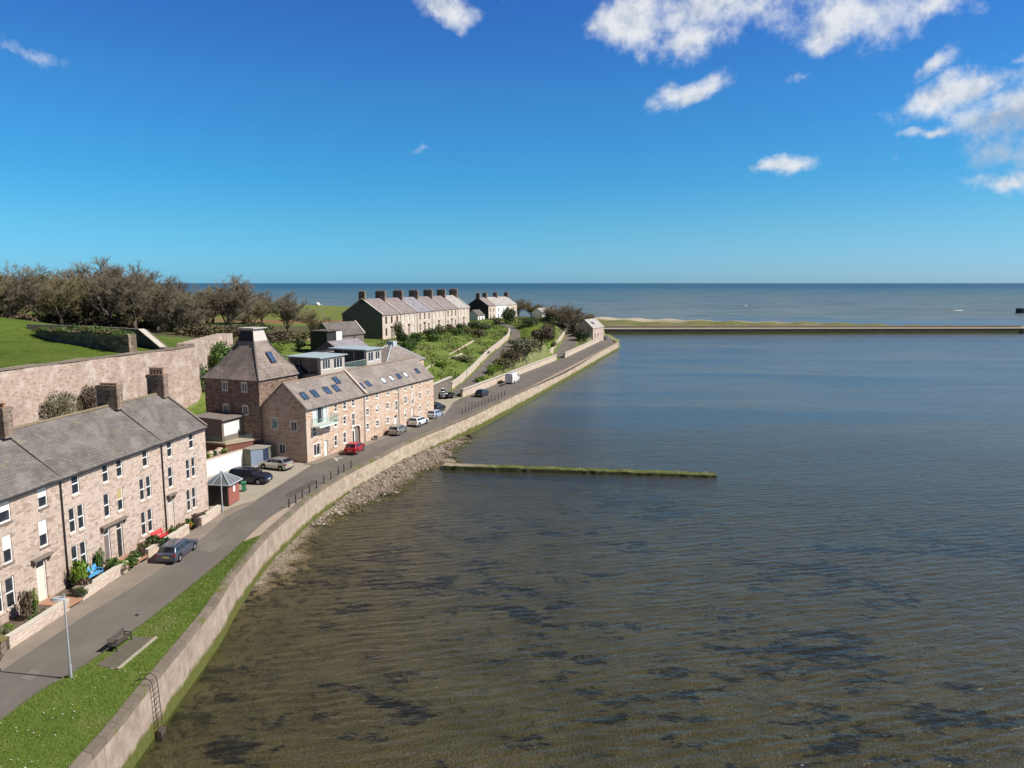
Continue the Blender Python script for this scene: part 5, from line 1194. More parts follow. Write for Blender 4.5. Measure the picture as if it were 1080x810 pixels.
# walls up the hill
def wall_thing(name, label, line, th, z0, z1, mat, cat='wall', cope=None):
    t = thing(name, label, cat, line[0]); o = line[0]; L = [p-V3(o.x, o.y, o.z) for p in line]
    b = MB(); wall_along(b, L, th, [q.z+z0 for q in L], [q.z+z1 for q in L]); b.build('stonework', mat, t)
    if cope:
        b = MB()
        for p, q in zip(L, L[1:]): b.beam((p.x-.1, p.y+.05, p.z+z1+.05), (q.x-.1, q.y+.05, q.z+z1+.05), th+.14, .13)
        b.build('coping', cope, t)
    return t
wall_thing('roadside_wall', 'pinkish stone wall holding the bank beside the white van', resample(LOW_WALL, 30), .5, -.3, 1.5, M_gwall, cope=M_lconc)
wall_thing('roadside_wall', 'pale stone wall along the foot of the bank before the far stone building', resample(LOW_WALL2, 20), .5, -.3, 1.5, M_gwall, cope=M_lconc)
wall_thing('lane_wall', 'pale stone wall on the uphill side of the sloping lane', [p+V3(-2.0, .25, 0) for p in PATH_C[4:52:2]], .45, -.6, 1.35, M_gwall, cope=M_lconc)
wall_thing('lane_wall', 'curved stone wall on the inner side of the second lane near the lawn', [p+V3(-3.2, .45, 0) for p in ROAD2_C[2:40:2]], .5, -.6, 1.7, M_gwall, cope=M_lconc)
wall_thing('yard_wall', 'dark shaded retaining wall behind the off-road vehicle', [mal(36, 3.5), mal(40, 6), at(476, 414.5)], .6, -.5, 3.4, M_gable, cope=M_lconc)  # darker stone carries the wall's shade in its colour
for lab, a0_, a1_, zz in (('white upper edging wall of the terraced garden below the upper houses', (447, 377), (500, 359), 6.6), ('white lower edging wall of the terraced garden below the upper houses', (456, 380), (488, 371), 5.4)):
    p, q = at(*a0_, zz), at(*a1_, zz); p.z = zland(p.x, p.y)-.1; q.z = zland(q.x, q.y)-.1; wall_thing('garden_wall', lab, [p, p.lerp(q, .5), q], .3, -.6, .5, M_gwall)
wall_thing('boundary_wall', 'low pale stone wall with openings beyond the kiln, in front of the lone tree', [V3(-62, 186, 7.2), V3(-54, 189, 7.2), V3(-47.5, 191, 7.3)], .5, -1, 1.6, M_gwall)
wall_thing('boundary_wall', 'broken pinkish wall stub left of the dark shed, behind the rooftop rooms', [V3(-46.5, 180, 7.2), V3(-43, 181, 7.2)], .6, -1, 2.4, M_wall)
# garden walls in front of the terrace
def gwall(label, pts, h=.85):
    L = [at(*q, .0) for q in pts]; L = resample(L, max(4, int((L[-1]-L[0]).length))); o = L[0]; t = thing('garden_wall', label, 'garden wall', o, 0, 'front garden walls')
    b = MB(); wall_along(b, [p-o for p in L], .32, -.1, h); b.build('stonework', M_gwall, t)
    b = MB(); wall_along(b, [p-o+V3(.04, 0) for p in L], .40, h+.002, h+.09); b.build('coping', M_lconc, t)
    return t
gwall('low garden wall with mossy coping in front of the nearest house', [(11, 686), (42, 666), (74, 644.5)])
gwall('low garden wall with flower border behind it, below the blue bench', [(87.5, 635), (112, 618.5), (135.5, 603)])
gwall('low garden wall beside the parked blue estate car', [(157, 591), (180, 576.5), (200, 563)])
gwall('short low garden wall by the corner of the end house and hut', [(213, 556), (224, 548.5), (233, 542)])
t = thing('gate_pier', 'dark gate pier with mossy cap at the blue bench garden gap', 'gate pier', at(86, 634)+V3(-.2, 0, 0)); b = MB(); b.box(-.2, .2, -.2, .2, -.1, 1.0); b.build('pier', M_dsand, t); b = MB(); b.box(-.26, .26, -.26, .26, 1.0, 1.1); b.build('cap', M_coping, t)
t = thing('gate_pier', 'squat gate pier with mossy flat slab at the left edge of the picture', 'gate pier', at(6, 688)+V3(-.6, .1, 0)); b = MB(); b.box(-.7, .5, -.35, .35, -.1, .75); b.build('pier', M_dsand, t); b = MB(); b.box(-.8, .6, -.42, .42, .75, .9); b.build('cap', plain('mossy_cap', (.17, .15, .06), .95, .1, .3), t)
b = MB(); Lg = resample([p+V3(-.3, 0) for p in GWALL_LINE if 20 < p.y < 72], 60)
for p in Lg:
    s_ = (p-C0).dot(TDIR); q = ter(s_, -.02); b.v += [(q.x, q.y, .42), (p.x, p.y, .40)]
for i in range(59): b.f.append((2*i, 2*i+1, 2*i+3, 2*i+2)); b.mi.append(0)
struct(b.build('garden_soil', M_soil))
for lab, x0_, x1_ in (('terracotta', -22.8, -21.3), ('b', -15.6, -12.9), ('c', -7.0, -5.7)):
    b = MB(); q = [ter(x0_, -.06), ter(x1_, -.06)]; w_ = 2.4 if x0_ < -20 else (1.9 if x0_ < -10 else 1.2); q2 = [ter(x1_, -w_), ter(x0_, -w_)]
    b.prism([(p.x, p.y) for p in (q[0], q2[1], q2[0], q[1])], .3, .455); struct(b.build('garden_path', M_path))

# ================================================================== VEHICLES
def interp(P, x):
    for (a, b), (c, d) in zip(P, P[1:]):
        if x <= c: return b+(d-b)*max(0., (x-a))/(c-a) if c > a else d
    return P[-1][1]
def car(label, pos, heading, L=4.4, Wd=1.78, H=1.46, kind='hatch', col=(.3, .3, .3), metal=.4, trim=None, roofcol=None, cat='car', front_plate=True, group=None):
    """body lofted from sections; +x is forward, origin on the ground under the centre"""
    t = thing('parked_car' if cat == 'car' else 'parked_van' if cat == 'van' else 'parked_off_road_car', label, cat, pos, heading, group)
    P = paint('car_paint_'+'%02x%02x%02x' % tuple(int(c*255) for c in col), col, metal); hl = L/2
    prof = dict(  # roofline: x/L, z/H ; belt height; windscreen (x0,x1); rear glass (x0,x1); side glass ranges
        hatch=([(0, .62), (.03, .66), (.14, .97), (.30, 1.0), (.50, .985), (.60, .93), (.76, .655), (.90, .59), (.97, .50), (1, .42)], .645, (.60, .745), (.045, .135), [(.12, .30), (.32, .50), (.515, .66)]),
        estate=([(0, .60), (.02, .66), (.10, .94), (.16, .985), (.30, 1.0), (.50, .985), (.58, .94), (.73, .655), (.90, .58), (.97, .50), (1, .42)], .64, (.58, .715), (.03, .10), [(.09, .23), (.25, .41), (.43, .62)]),
        suv=([(0, .58), (.015, .66), (.07, .94), (.13, .985), (.32, 1.0), (.52, .985), (.60, .94), (.73, .68), (.91, .62), (.98, .52), (1, .44)], .63, (.60, .715), (.02, .07), [(.08, .25), (.27, .44), (.46, .64)]),
        jeep=([(0, .60), (.01, .66), (.015, .98), (.10, 1.0), (.50, 1.0), (.62, .97), (.68, .66), (.94, .62), (.985, .55), (1, .45)], .60, (.625, .675), (.002, .014), [(.04, .22), (.25, .42), (.45, .60)]),
        van=([(0, .55), (.008, .6), (.02, .96), (.08, 1.0), (.62, 1.0), (.72, .95), (.86, .58), (.96, .47), (1, .36)], .55, (.735, .85), (.009, .018), [(.66, .79)]))[kind]
    roof, belt, ws, rg, sg = prof; zb0 = .20 if kind not in ('jeep', 'suv') else .28; rw = {'hatch': .31, 'estate': .31, 'suv': .36, 'jeep': .39, 'van': .33}[kind]
    wx = [L*.185, L*.80] if kind != 'van' else [L*.2, L*.83]
    taper = .80 if kind not in ('van', 'jeep') else .92
    S = sorted({*[L*i/70 for i in range(71)], *[w+d for w in wx for d in (-rw-.07, -rw-.04, rw+.04, rw+.07)]}); S = [x for x in S if 0 <= x <= L]
    def sec(x):
        f = x/L; e = abs(f-.5)*2; w = Wd/2*(1-.10*e**5-.05*max(0, f-.6)); top = interp(roof, f)*H; bl = min(belt*H+.02*H*(1-f), top-.03)
        zb = zb0+.10*max(0, e-.85)/.15
        for c in wx:
            d = abs(x-c)
            if d < rw+.06: zb = max(zb, rw+math.sqrt(max(0, (rw+.06)**2-d*d)))
        zb = min(zb, bl-.12); gh = max(0, min(1, (top-bl)/(H*.30))); wr = w*(1-(1-taper)*gh)
        zs = zb+.10; zm = max(zs+.03, .56*bl+.44*zb if zb < .45 else zb+.06)
        return [(w*.90, zb), (w*.985, min(zs, bl-.06)), (w, min(zm, bl-.04)), (w*.97, bl), (wr, max(bl+.015, top-.075)), (wr*.90, max(bl+.02, top-.015)), (wr*.5, top+.012), (0, top+.018)]
    b = MB(); n = 8; 
    for x in S:
        p = sec(x); b.v += [(x-hl, y, z) for y, z in p]+[(x-hl, -y, z) for y, z in p[-2::-1]]
    K = 2*n-1
    for i in range(len(S)-1):
        for k in range(K-1): a = i*K+k; b.f.append((a, a+K, a+K+1, a+1)); b.mi.append(0)
        a = i*K; b.f.append((a, a+K-1, a+2*K-1, a+K)); b.mi.append(1)
    b.f.append(tuple(range(K))); b.mi.append(0); b.f.append(tuple(range(len(S)*K-1, (len(S)-1)*K-1, -1))); b.mi.append(0)
    body = b.build('body', [P, M_black], t, True, 40)
    # glass: side windows, windscreen, rear screen, all following the body surface
    for sd_ in (1, -1):
        for (f0, f1) in sg:
            b = MB(); m = 6
            for i in range(m+1):
                x = L*(f0+(f1-f0)*i/m); p = sec(x); lo, hi_ = p[3], p[4]; h = max(.0, hi_[1]-lo[1])
                for q in (.10, .90): b.v.append((x-hl, sd_*((lo[0]+(hi_[0]-lo[0])*q)+.008), lo[1]+h*q))
            for i in range(m): b.f.append((2*i, 2*i+2, 2*i+3, 2*i+1) if sd_ < 0 else (2*i, 2*i+1, 2*i+3, 2*i+2)); b.mi.append(0)
            b.build('side_window', M_cglass, t, True)
    for nm, (f0, f1) in (('windscreen', ws), ('rear_window', rg)):
        if kind == 'van' and nm == 'rear_window': continue
        b = MB(); m = 5
        sl = Vector((-(sec(L*f1)[7][1]-sec(L*f0)[7][1]), 0, L*(f1-f0))).normalized()
        for i in range(m+1):
            x = L*(f0+(f1-f0)*i/m); p = sec(x)
            for (y, z) in ((-p[5][0]*1.0, p[5][1]), (-p[6][0], p[6][1]), (0, p[7][1]), (p[6][0], p[6][1]), (p[5][0]*1.0, p[5][1])): b.v.append((x-hl+sl.x*.012, y, z+sl.z*.012))
        for i in range(m):
            for k in range(4): a = 5*i+k; b.f.append((a, a+5, a+6, a+1)); b.mi.append(0)
        b.build(nm, M_cglass, t, True)
    if roofcol:
        b = MB(); xs_ = [L*(.16+.38*i/6) for i in range(7)]
        for x in xs_:
            p = sec(x); b.v += [(x-hl, s*y, z+.012) for s, (y, z) in ((-1, p[5]), (-1, p[6]), (1, p[7]), (1, p[6]), (1, p[5]))]
        for i in range(6):
            for k in range(4): a = 5*i+k; b.f.append((a, a+5, a+6, a+1)); b.mi.append(0)
        b.build('roof_panel', roofcol, t, True)
    for c in wx:
        for s in (1, -1):
            y = s*(Wd/2-.12); b = MB(); k = 20; hw = .105; rr = [(rw*.62, hw), (rw*.93, hw), (rw, hw*.6), (rw, -hw*.6), (rw*.93, -hw), (rw*.62, -hw)]
            for (r, o) in rr: b.v += [(math.cos(a*math.tau/k)*r, o, math.sin(a*math.tau/k)*r) for a in range(k)]
            for q in range(5):
                for a in range(k): b.f.append((q*k+a, q*k+(a+1) % k, (q+1)*k+(a+1) % k, (q+1)*k+a)); b.mi.append(0)
            wh = b.build('wheel', M_tyre, t, True, 40); wh.location = (c-hl, y, rw)
            b = MB(); b.tube((0, -.07, 0), (0, .07, 0), rw*.20, rw*.20, 10)
            for a in range(5): an = a*math.tau/5; b.beam((math.cos(an)*rw*.15, s*.055, math.sin(an)*rw*.15), (math.cos(an)*rw*.62, s*.075, math.sin(an)*rw*.62), .09, .05)
            b.tube((0, s*.01, 0), (0, s*.03, 0), rw*.64, rw*.64, 18); b.build('rim', M_wheel, wh, True, 40)
    ht_ = sec(L*.955)[3]; rt_ = sec(L*.02)
    for s in (1, -1):
        f = sec(L*.975); b = MB(); b.add([(L*.93-hl, s*(f[2][0]+.015), .50*H), (L*.992-hl, s*(f[2][0]-.16), .44*H), (L*.992-hl, s*(f[2][0]-.45), .44*H), (L*.99-hl, s*(f[2][0]-.45), .53*H*.92), (L*.96-hl, s*(f[2][0]-.10), .545*H), (L*.91-hl, s*(f[2][0]+.012), .56*H)], [(0, 1, 2, 3, 4, 5)] if s > 0 else [(5, 4, 3, 2, 1, 0)])
        b.build('headlight', M_head, t)
        b = MB(); w_ = rt_[2][0]; b.box(-hl-.012, -hl+.10, min(s*(w_-.20), s*(w_+.004)), max(s*(w_-.20), s*(w_+.004)), .50*H, .63*H); b.build('tail_light', M_tail, t)
        b = MB(); mx_ = L*(ws[0]+.09)-hl; b.box(mx_-.07, mx_+.07, min(s*(Wd/2-.02), s*(Wd/2+.17)), max(s*(Wd/2-.02), s*(Wd/2+.17)), .66*H, .66*H+.13); b.build('mirror', trim or P, t)
    b = MB(); b.box(-hl-.02, -hl-.004, -.26, .26, .40*H, .40*H+.11); b.build('rear_plate', M_plate_y, t)
    b = MB(); b.box(hl+.001, hl+.016, -.26, .26, .30*H, .30*H+.11); b.build('front_plate', M_plate_w, t)
    for s, nm in ((-1, 'rear_bumper'), (1, 'front_bumper')):
        b = MB(); x0 = s*hl; b.box(min(x0, x0-s*.14)-.02*(s < 0), max(x0, x0-s*.14)+.0, -Wd*.40, Wd*.40, zb0+.02, zb0+.14); b.build(nm, M_black, t)
    if kind in ('suv', 'estate'):
        for s in (1, -1): b = MB(); p0, p1 = sec(L*.14), sec(L*.52); b.tube((L*.14-hl, s*p0[5][0], p0[5][1]+.05), (L*.52-hl, s*p1[5][0], p1[5][1]+.05), .022, .022, 5); b.build('roof_rail', M_steel if kind == 'suv' else M_black, t)
    if kind == 'jeep': b = MB(); b.tube((-hl-.20, 0, .95), (-hl-.02, 0, .95), .36, .36, 16); b.build('spare_wheel', M_tyre, t)
    return t
def heading(p, q): d = q-p; return math.atan2(d.y, d.x)
def by_wheels(rear, front, Wd=1.78, right=True):
    r, f = at(*rear), at(*front); h = heading(r, f); n = V3(-math.sin(h), math.cos(h)); m = (r+f)/2+n*(Wd/2-.12)*(1 if right else -1); return V3(m.x, m.y, .0), h
p, h = by_wheels((190, 592), (205, 580)); car('slate blue estate car parked beside the garden wall of the terrace', p, h, 4.35, 1.74, 1.46, 'estate', (.115, .135, .19), .5)
p, h = by_wheels((376, 479.5), (383.6, 475), 1.7); car('red hatchback parked outside the near block of the maltings', p, h+.03, 3.95, 1.70, 1.5, 'hatch', (.42, .012, .025), .2)
RT_ = lambda y: math.atan2(xat(ROAD_R, y+3), 1e9) if False else heading(V3(xat(ROAD_R, y-3), y-3), V3(xat(ROAD_R, y+3), y+3))
p, h = by_wheels((421, 459.8), (428.5, 455.2)); car('silver estate car parked outside the far block of the maltings', p, h, 4.5, 1.78, 1.46, 'estate', (.42, .42, .40), .6)
p, h = by_wheels((443, 450.3), (449.4, 447));  car('white car with dark glass roof parked between the silver and pale blue cars', p, RT_(121), 4.3, 1.78, 1.56, 'suv', (.72, .72, .71), .0, roofcol=M_cglass)
p, h = by_wheels((461, 441.8), (465.5, 439.6)); car('pale blue hatchback at the far end of the row outside the maltings', p, RT_(128), 4.2, 1.75, 1.46, 'hatch', (.45, .53, .62), .3)
p = mal(40.5, 2.0); car('black hatchback tucked against the far corner of the maltings', V3(p.x, p.y, .016), RT_(128), 4.1, 1.75, 1.48, 'hatch', (.012, .012, .014), .2)
p = at(503, 418.5); car('dark blue hatchback parked alone against the roadside wall', V3(p.x+1.0, p.y+1.0, 0), RT_(150), 4.1, 1.74, 1.47, 'hatch', (.035, .055, .085), .5)
p = at(541, 404.3); car('white panel van parked against the roadside wall', V3(p.x-.1, p.y+1.2, 0), RT_(172), 5.6, 2.0, 2.45, 'van', (.76, .76, .75), .0, cat='van')
p = at(636.5, 358.4); car('dark car at the far end of the quay road by the stone building', p, 1.2, 4.3, 1.75, 1.5, 'hatch', (.03, .032, .045), .4)
p = at(463.5, 419.5); car('dark off-road vehicle with white roof in the shaded side yard', V3(p.x, p.y, .014), math.radians(-60), 4.5, 1.8, 2.0, 'jeep', (.05, .055, .05), .1, roofcol=M_white, cat='off-road car')
r_, f_ = at(297.5, 497), at(276.5, 494.5); h = heading(r_, f_); n_ = V3(math.sin(h), -math.cos(h)); m_ = (r_+f_)/2+n_*.77; car('silver hatchback parked nose in beside the garage under the gable', V3(m_.x, m_.y, .012), h, 4.25, 1.8, 1.47, 'hatch', (.50, .49, .47), .5)
p = at(262, 510.5); car('dark navy people carrier with roof rails parked in the yard by the hut', V3(p.x, p.y+.6, .012), math.radians(-9), 4.8, 1.9, 1.74, 'suv', (.022, .028, .055), .4)
# utility trailer in the side yard
t = thing('utility_trailer', 'dark open utility trailer beside the off-road vehicle in the side yard', 'trailer', at(473, 420), math.radians(65))
b = MB(); b.box(-1.3, 1.3, -.75, .75, .45, .52); 
for q in ((-1.3, 1.3, -.75, -.70), (-1.3, 1.3, .70, .75), (-1.3, -1.25, -.70, .70), (1.25, 1.3, -.70, .70)): b.box(*q, .52, 1.0)
b.build('tub', M_dark, t); b = MB(); b.beam((1.3, 0, .48), (2.4, 0, .45), .08, .08); b.build('drawbar', M_steel, t)
for s in (1, -1): b = MB(); b.tube((0, s*.80, .3), (0, s*.98, .3), .3, .3, 16); b.build('wheel', M_tyre, t, True, 40)

# ================================================================== STREET FURNITURE
t = thing('street_lamp', 'tall galvanised street lamp on the grass verge edge with flat round-ended head', 'street lamp', at(75, 716)); zl = atY(75, 632, at(75, 716).y).z
b = MB(); b.tube((0, 0, -.1), (0, 0, .9), .085, .085, 10); b.tube((0, 0, .9), (0, 0, zl+.35), .055, .045, 10); b.build('column', M_steel, t, True, 40)
hd = MB(); k = 12
for (x, w, z0, z1) in ((-.75, .10, .0, .05), (-.65, .20, -.05, .09), (-.35, .24, -.06, .11), (-.05, .16, -.05, .10), (.05, .06, -.03, .06)):
    hd.v += [(x, -w, zl+z0+.02), (x, -w*.8, zl+z1), (x, w*.8, zl+z1), (x, w, zl+z0+.02), (x, w*.7, zl+z0), (x, -w*.7, zl+z0)]
for i in range(4):
    for k in range(6): hd.f.append((6*i+k, 6*i+(k+1) % 6, 6*i+6+(k+1) % 6, 6*i+6+k)); hd.mi.append(0)
hd.f += [(5, 4, 3, 2, 1, 0), (24, 25, 26, 27, 28, 29)]; hd.mi += [0, 0]
hd.build('lamp_head', M_lead, t, True, 50)
t = thing('street_pole', 'plain pale grey pole standing on the footway in front of the hut', 'pole', at(235, 541)); z_ = atY(235, 496.5, at(235, 541).y).z
b = MB(); b.tube((0, 0, -.1), (0, 0, .8), .09, .09, 10); b.tube((0, 0, .8), (0, 0, z_), .06, .05, 10); b.build('shaft', M_steel, t, True, 40); b = MB(); b.tube((0, 0, z_), (0, 0, z_+.12), .07, .03, 10); b.build('cap', M_lead, t)
t = thing('street_pole', 'thin dark pole at the foot of the second lane by the wall end', 'pole', at(588, 376)); b = MB(); b.tube((0, 0, -.1), (0, 0, 6.5), .08, .06, 8); b.build('shaft', M_gpaint, t); b = MB(); b.box(-.12, .5, -.1, .1, 6.5, 6.62); b.build('lamp_head', M_lead, t)
t = thing('street_pole', 'thin grey pole where the sloping lane meets the road', 'pole', at(492.5, 411)); b = MB(); b.tube((0, 0, -.1), (0, 0, 5.0), .07, .05, 8); b.build('shaft', M_gpaint, t); b = MB(); b.box(-.1, .45, -.09, .09, 5.0, 5.1); b.build('lamp_head', M_lead, t)
fp = V3(-78.5, 306); fp.z = zland(fp.x, fp.y); t = thing('floodlight_pole', 'tall thin pole with round white lamp at the edge of the far green field', 'lamp post', fp)
b = MB(); b.tube((0, 0, -.2), (0, 0, 6.2), .14, .10, 8); b.build('shaft', M_gpaint, t); b = MB(); k = 10
for j in range(7):
    a = math.pi*j/6-math.pi/2
    for i in range(k): b.v.append((-2+math.cos(a)*math.cos(i*math.tau/k)*.9, math.cos(a)*math.sin(i*math.tau/k)*.9, 6.2+math.sin(a)*.9))
for j in range(6):
    for i in range(k): b.f.append((j*k+i, j*k+(i+1) % k, (j+1)*k+(i+1) % k, (j+1)*k+i)); b.mi.append(0)
b.tube((0, 0, 6.1), (-2, 0, 6.1), .08, .08, 6); b.build('lamp_globe', M_white, t, True)

# railing posts along the quay edge
posts = [(304.9, 535.5), (312.7, 531), (319.5, 525.5), (326.7, 520), (334, 515), (342, 510), (350.7, 505.5), (359, 501), (366.4, 497.8), (374, 493.8)]
far_posts = [(487.5+3.45*i, 436.4-1.48*i) for i in range(14)]
ordn = ['first', 'second', 'third', 'fourth', 'fifth', 'sixth', 'seventh', 'eighth', 'ninth', 'tenth', 'eleventh', 'twelfth', 'thirteenth', 'fourteenth', 'fifteenth', 'sixteenth', 'seventeenth', 'eighteenth', 'nineteenth', 'twentieth', 'twenty-first', 'twenty-second', 'twenty-third', 'twenty-fourth', 'twenty-fifth', 'twenty-sixth']
b = MB(); b.tube((0, 0, -.1), (0, 0, .86), .07, .06, 8); b.tube((0, 0, .86), (0, 0, .93), .085, .05, 8); post_me = b.mesh('post', M_dark)
b = MB(); b.tube((0, 0, .02), (0, 0, .09), .13, .11, 8); foot_me = b.mesh('post_foot', M_dark)
for g, pl, lab in (('near row of dark posts on the quay edge', posts, '%s dark post from the near end of the row opposite the red car'), ('far row of dark posts on the quay edge', far_posts, '%s dark post from the near end of the row opposite the dark blue car')):
    for i, q in enumerate(pl):
        p = at(*q); p.x = min(p.x, xat(WALL_O, p.y)-.72); t = thing('quay_post', lab % ordn[i], 'post', p+V3(0, 0, .05), 0, g); link('shaft', post_me, t); link('foot', foot_me, t)
# ladder on the sea wall
lp = at(152.5, 722); wx_ = xat(WALL_O, lp.y); t = thing('wall_ladder', 'dark rusty iron ladder with hooped handrails on the near sea wall', 'ladder', (wx_, lp.y, 0))
mr_, N, bs = newmat('rusty_iron', .8, .3); setc(N, bs, N.mix(N.noise(N.obj(), 5, 5), (.03, .028, .026), (.12, .085, .06)))
for s in (-.28, .28):
    b = MB(); b.path([(-.85, s, .06), (-.75, s, .42), (-.1, s, .55), (.2, s, .30), (.26, s, -.3), (.40, s, -3.3)], .026); b.build('stringer', mr_, t)
b = MB()
for k in range(10): z = -.2-k*.31; x = .26+.16*(-.3-z)/3.0 if z < -.3 else .25; b.tube((x, -.28, z), (x, .28, z), .025, .025, 6)
rg_ = b.build('rungs', mr_, t)
b = MB(); b.box(.25, .55, -.3, .3, -3.5, -2.75); b.build('foot_block', mr_, t)
# verge bench on its concrete pad
pc = [at(102, 703), at(123.3, 708), at(164, 674), at(142, 672.6)]; ctr = sum(pc, V3(0, 0))/4
hp_ = heading(pc[1], pc[2]); t = thing('concrete_pad', 'sunken weathered concrete pad with pale edging on the grass verge', 'concrete pad', ctr+V3(0, 0, .07))
b = MB(); b.prism([(p.x-ctr.x, p.y-ctr.y) for p in pc], -.1, .03); b.build('slab', M_conc, t)
b = MB(); b.beam((pc[1].x-ctr.x+.06, pc[1].y-ctr.y, .06), (pc[2].x-ctr.x+.06, pc[2].y-ctr.y, .06), .14, .14); b.build('edging', plain('worn_edging', (.36, .32, .25), .9, .15, .3), t)
def bench(name, label, pos, rz, L, mat, legmat=None, group=None, slats=4):
    """long axis along x, sitter faces -y"""
    t = thing(name, label, 'bench', pos, rz, group); lm = legmat or mat
    b = MB()
    for k in range(slats): y = -.42+k*.13; b.box(-L/2, L/2, y, y+.105, .42, .46)
    b.build('seat', mat, t)
    b = MB()
    for k in range(slats): z = .52+k*.115; y = .12+.18*(z-.45); b.add([(-L/2, y, z), (L/2, y, z), (L/2, y+.03, z+.09), (-L/2, y+.03, z+.09), (-L/2, y+.03, z-.01), (L/2, y+.03, z-.01), (L/2, y+.06, z+.08), (-L/2, y+.06, z+.08)], [(0, 3, 2, 1), (4, 5, 6, 7), (0, 1, 5, 4), (1, 2, 6, 5), (2, 3, 7, 6), (3, 0, 4, 7)])
    b.build('backrest', mat, t)
    for x in (-L/2+.08, L/2-.08):
        for y0, y1 in ((-.40, -.36), (.10, .16)): b = MB(); b.beam((x, y0, 0), (x, y1, .45), .07, .06); b.build('leg', lm, t)
        b = MB(); b.beam((x, .16, .45), (x, .27, 1.0), .06, .06); b.beam((x, -.42, .66), (x, .2, .68), .07, .05); b.beam((x, -.40, .46), (x, -.40, .66), .05, .05); b.build('armrest', lm, t)
    return t
bp = at(126, 682); bench('bench', 'dark iron bench on the concrete pad, facing the water', V3(bp.x, bp.y, .10), hp_, 1.7, plain('weathered_bench', (.075, .064, .052), .8, .2, .3), M_dark).scale = (1, .85, .8)
bench('bench', 'bright blue garden bench against the terrace wall below the paired windows', ter(-18.2, -.75, .42), TRZ, 1.7, M_bluep)
bench('bench', 'bright red garden bench under the ground floor windows', ter(-9.6, -.75, .42), TRZ, 1.6, M_redp)
# bins and small things
def bin_(label, p, col, s=1.0):
    t = thing('wheelie_bin', label, 'bin', p, .3); b = MB(); b.prism([(-.24, -.28), (.24, -.28), (.24, .28), (-.24, .28)], .08, .95*s); b.v = [(x*(.82 if z < .5 else 1), y*(.82 if z < .5 else 1), z) for x, y, z in b.v]; b.build('tub', col, t)
    b = MB(); b.prism([(-.27, -.33), (.27, -.33), (.27, .3), (-.27, .3)], .952*s, [1.0*s, 1.0*s, 1.08*s, 1.08*s]); b.build('lid', col, t)
    for s_ in (-.2, .2): b = MB(); b.tube((s_, .25, .1), (s_*1.3, .25, .1), .1, .1, 10); b.build('wheel', M_tyre, t)
bin_('green wheelie bin standing beside the red side of the hut', at(254.5, 519)+V3(.2, .3, .02), M_green_p)
bin_('black bin on the footway behind the white car', mal(28.2, -.55, .08), M_dark)
t = thing('quay_cover', 'small dark inspection box on the footway left of the silver estate car', 'box', mal(15.3, -.7, .08)); b = MB(); b.box(-.3, .3, -.2, .2, 0, .5); b.build('casing', M_gpaint, t); b = MB(); b.box(-.33, .33, -.23, .23, .5, .56); b.build('lid', M_dark, t)
t = thing('long_bench', 'long dark bench against the roadside wall behind the white van', 'bench', at(527, 406.5)+V3(.9, .3, 0), RT_(163)); b = MB(); b.box(-2.2, 2.2, -.22, .22, .40, .47); b.build('seat', M_annex, t)
for x in (-1.8, 0, 1.8): b = MB(); b.box(x-.1, x+.1, -.2, .2, 0, .40); b.build('leg', M_dark, t)

# ================================================================== PLANTS
def leaf_cloud(n, rx, ry, rz, size, seed, flat=.0, hollow=.45, lumps=7):
    rng = np.random.RandomState(seed); lc = rng.normal(size=(lumps, 3)); lc /= np.linalg.norm(lc, axis=1)[:, None]; lc[:, 2] = np.abs(lc[:, 2])*.8; lr = rng.uniform(.32, .55, lumps)
    idx = rng.randint(0, lumps, n); d = rng.normal(size=(n, 3)); d /= np.linalg.norm(d, axis=1)[:, None]
    P = lc[idx]*(.62)*np.array([1, 1, 1.0])+d*(lr[idx]*rng.uniform(hollow, 1.0, n)**.5)[:, None]
    core = rng.rand(n) < .25; P[core] = d[core]*rng.uniform(.2, .75, (core.sum(), 1)); P[:, 2] = (P[:, 2]+.55)/1.45
    P = np.clip(P, [-1.3, -1.3, 0.0], [1.3, 1.3, 1.3])*np.array([rx, ry, rz*1.0])
    nrm = d+rng.normal(size=(n, 3))*.7; nrm[:, 2] += flat; nrm /= np.linalg.norm(nrm, axis=1)[:, None]
    a = np.cross(nrm, rng.normal(size=(n, 3))); a /= np.linalg.norm(a, axis=1)[:, None]; c = np.cross(nrm, a); s = size*rng.uniform(.55, 1.3, n)[:, None]
    V = np.stack([P-a*s, P+c*s*.55, P+a*s, P-c*s*.55], 1).reshape(-1, 3); F = np.arange(4*n).reshape(-1, 4); return V, F
_sh = {}
def shrub(label, p, rx, rz, mat, seed=0, size=None, name='shrub', cat='shrub', group=None, n=None, ry=None, stem=True):
    t = thing(name, label, cat, p, seed*1.7, group); key = (mat.name, seed % 4, round(size or 0, 2), n)
    if key not in _sh:
        V, F = leaf_cloud(n or 900, 1, 1, 1, (size or .10), seed % 4+31); _sh[key] = fast_mesh('foliage', V, F, mat)
    o = link('foliage', _sh[key], t); o.scale = (rx, ry or rx, rz)
    if stem:
        b = MB(); random.seed(seed)
        for k in range(4): a = random.random()*6.28; b.tube((0, 0, -.15), (math.cos(a)*rx*.4, math.sin(a)*rx*.4, rz*.6), .05*rz**.5, .02, 5)
        b.build('stems', M_bark, t)
    return t
def hit(px, py, zmax=20.):
    d = ray(px, py); tt = np.linspace(20, 700, 6000); X, Y, Z = d.x*tt, d.y*tt, CAMH+d.z*tt; L = land_z(X, Y); i = int(np.argmax(Z < L)); return V3(X[i], Y[i], L[i])
def shrub_px(label, px, py, wpx, hpx, mat, seed, **k):
    p = hit(px, py); s = p.y/FPX; return shrub(label, p, wpx*s/2, hpx*s, mat, seed, **k)
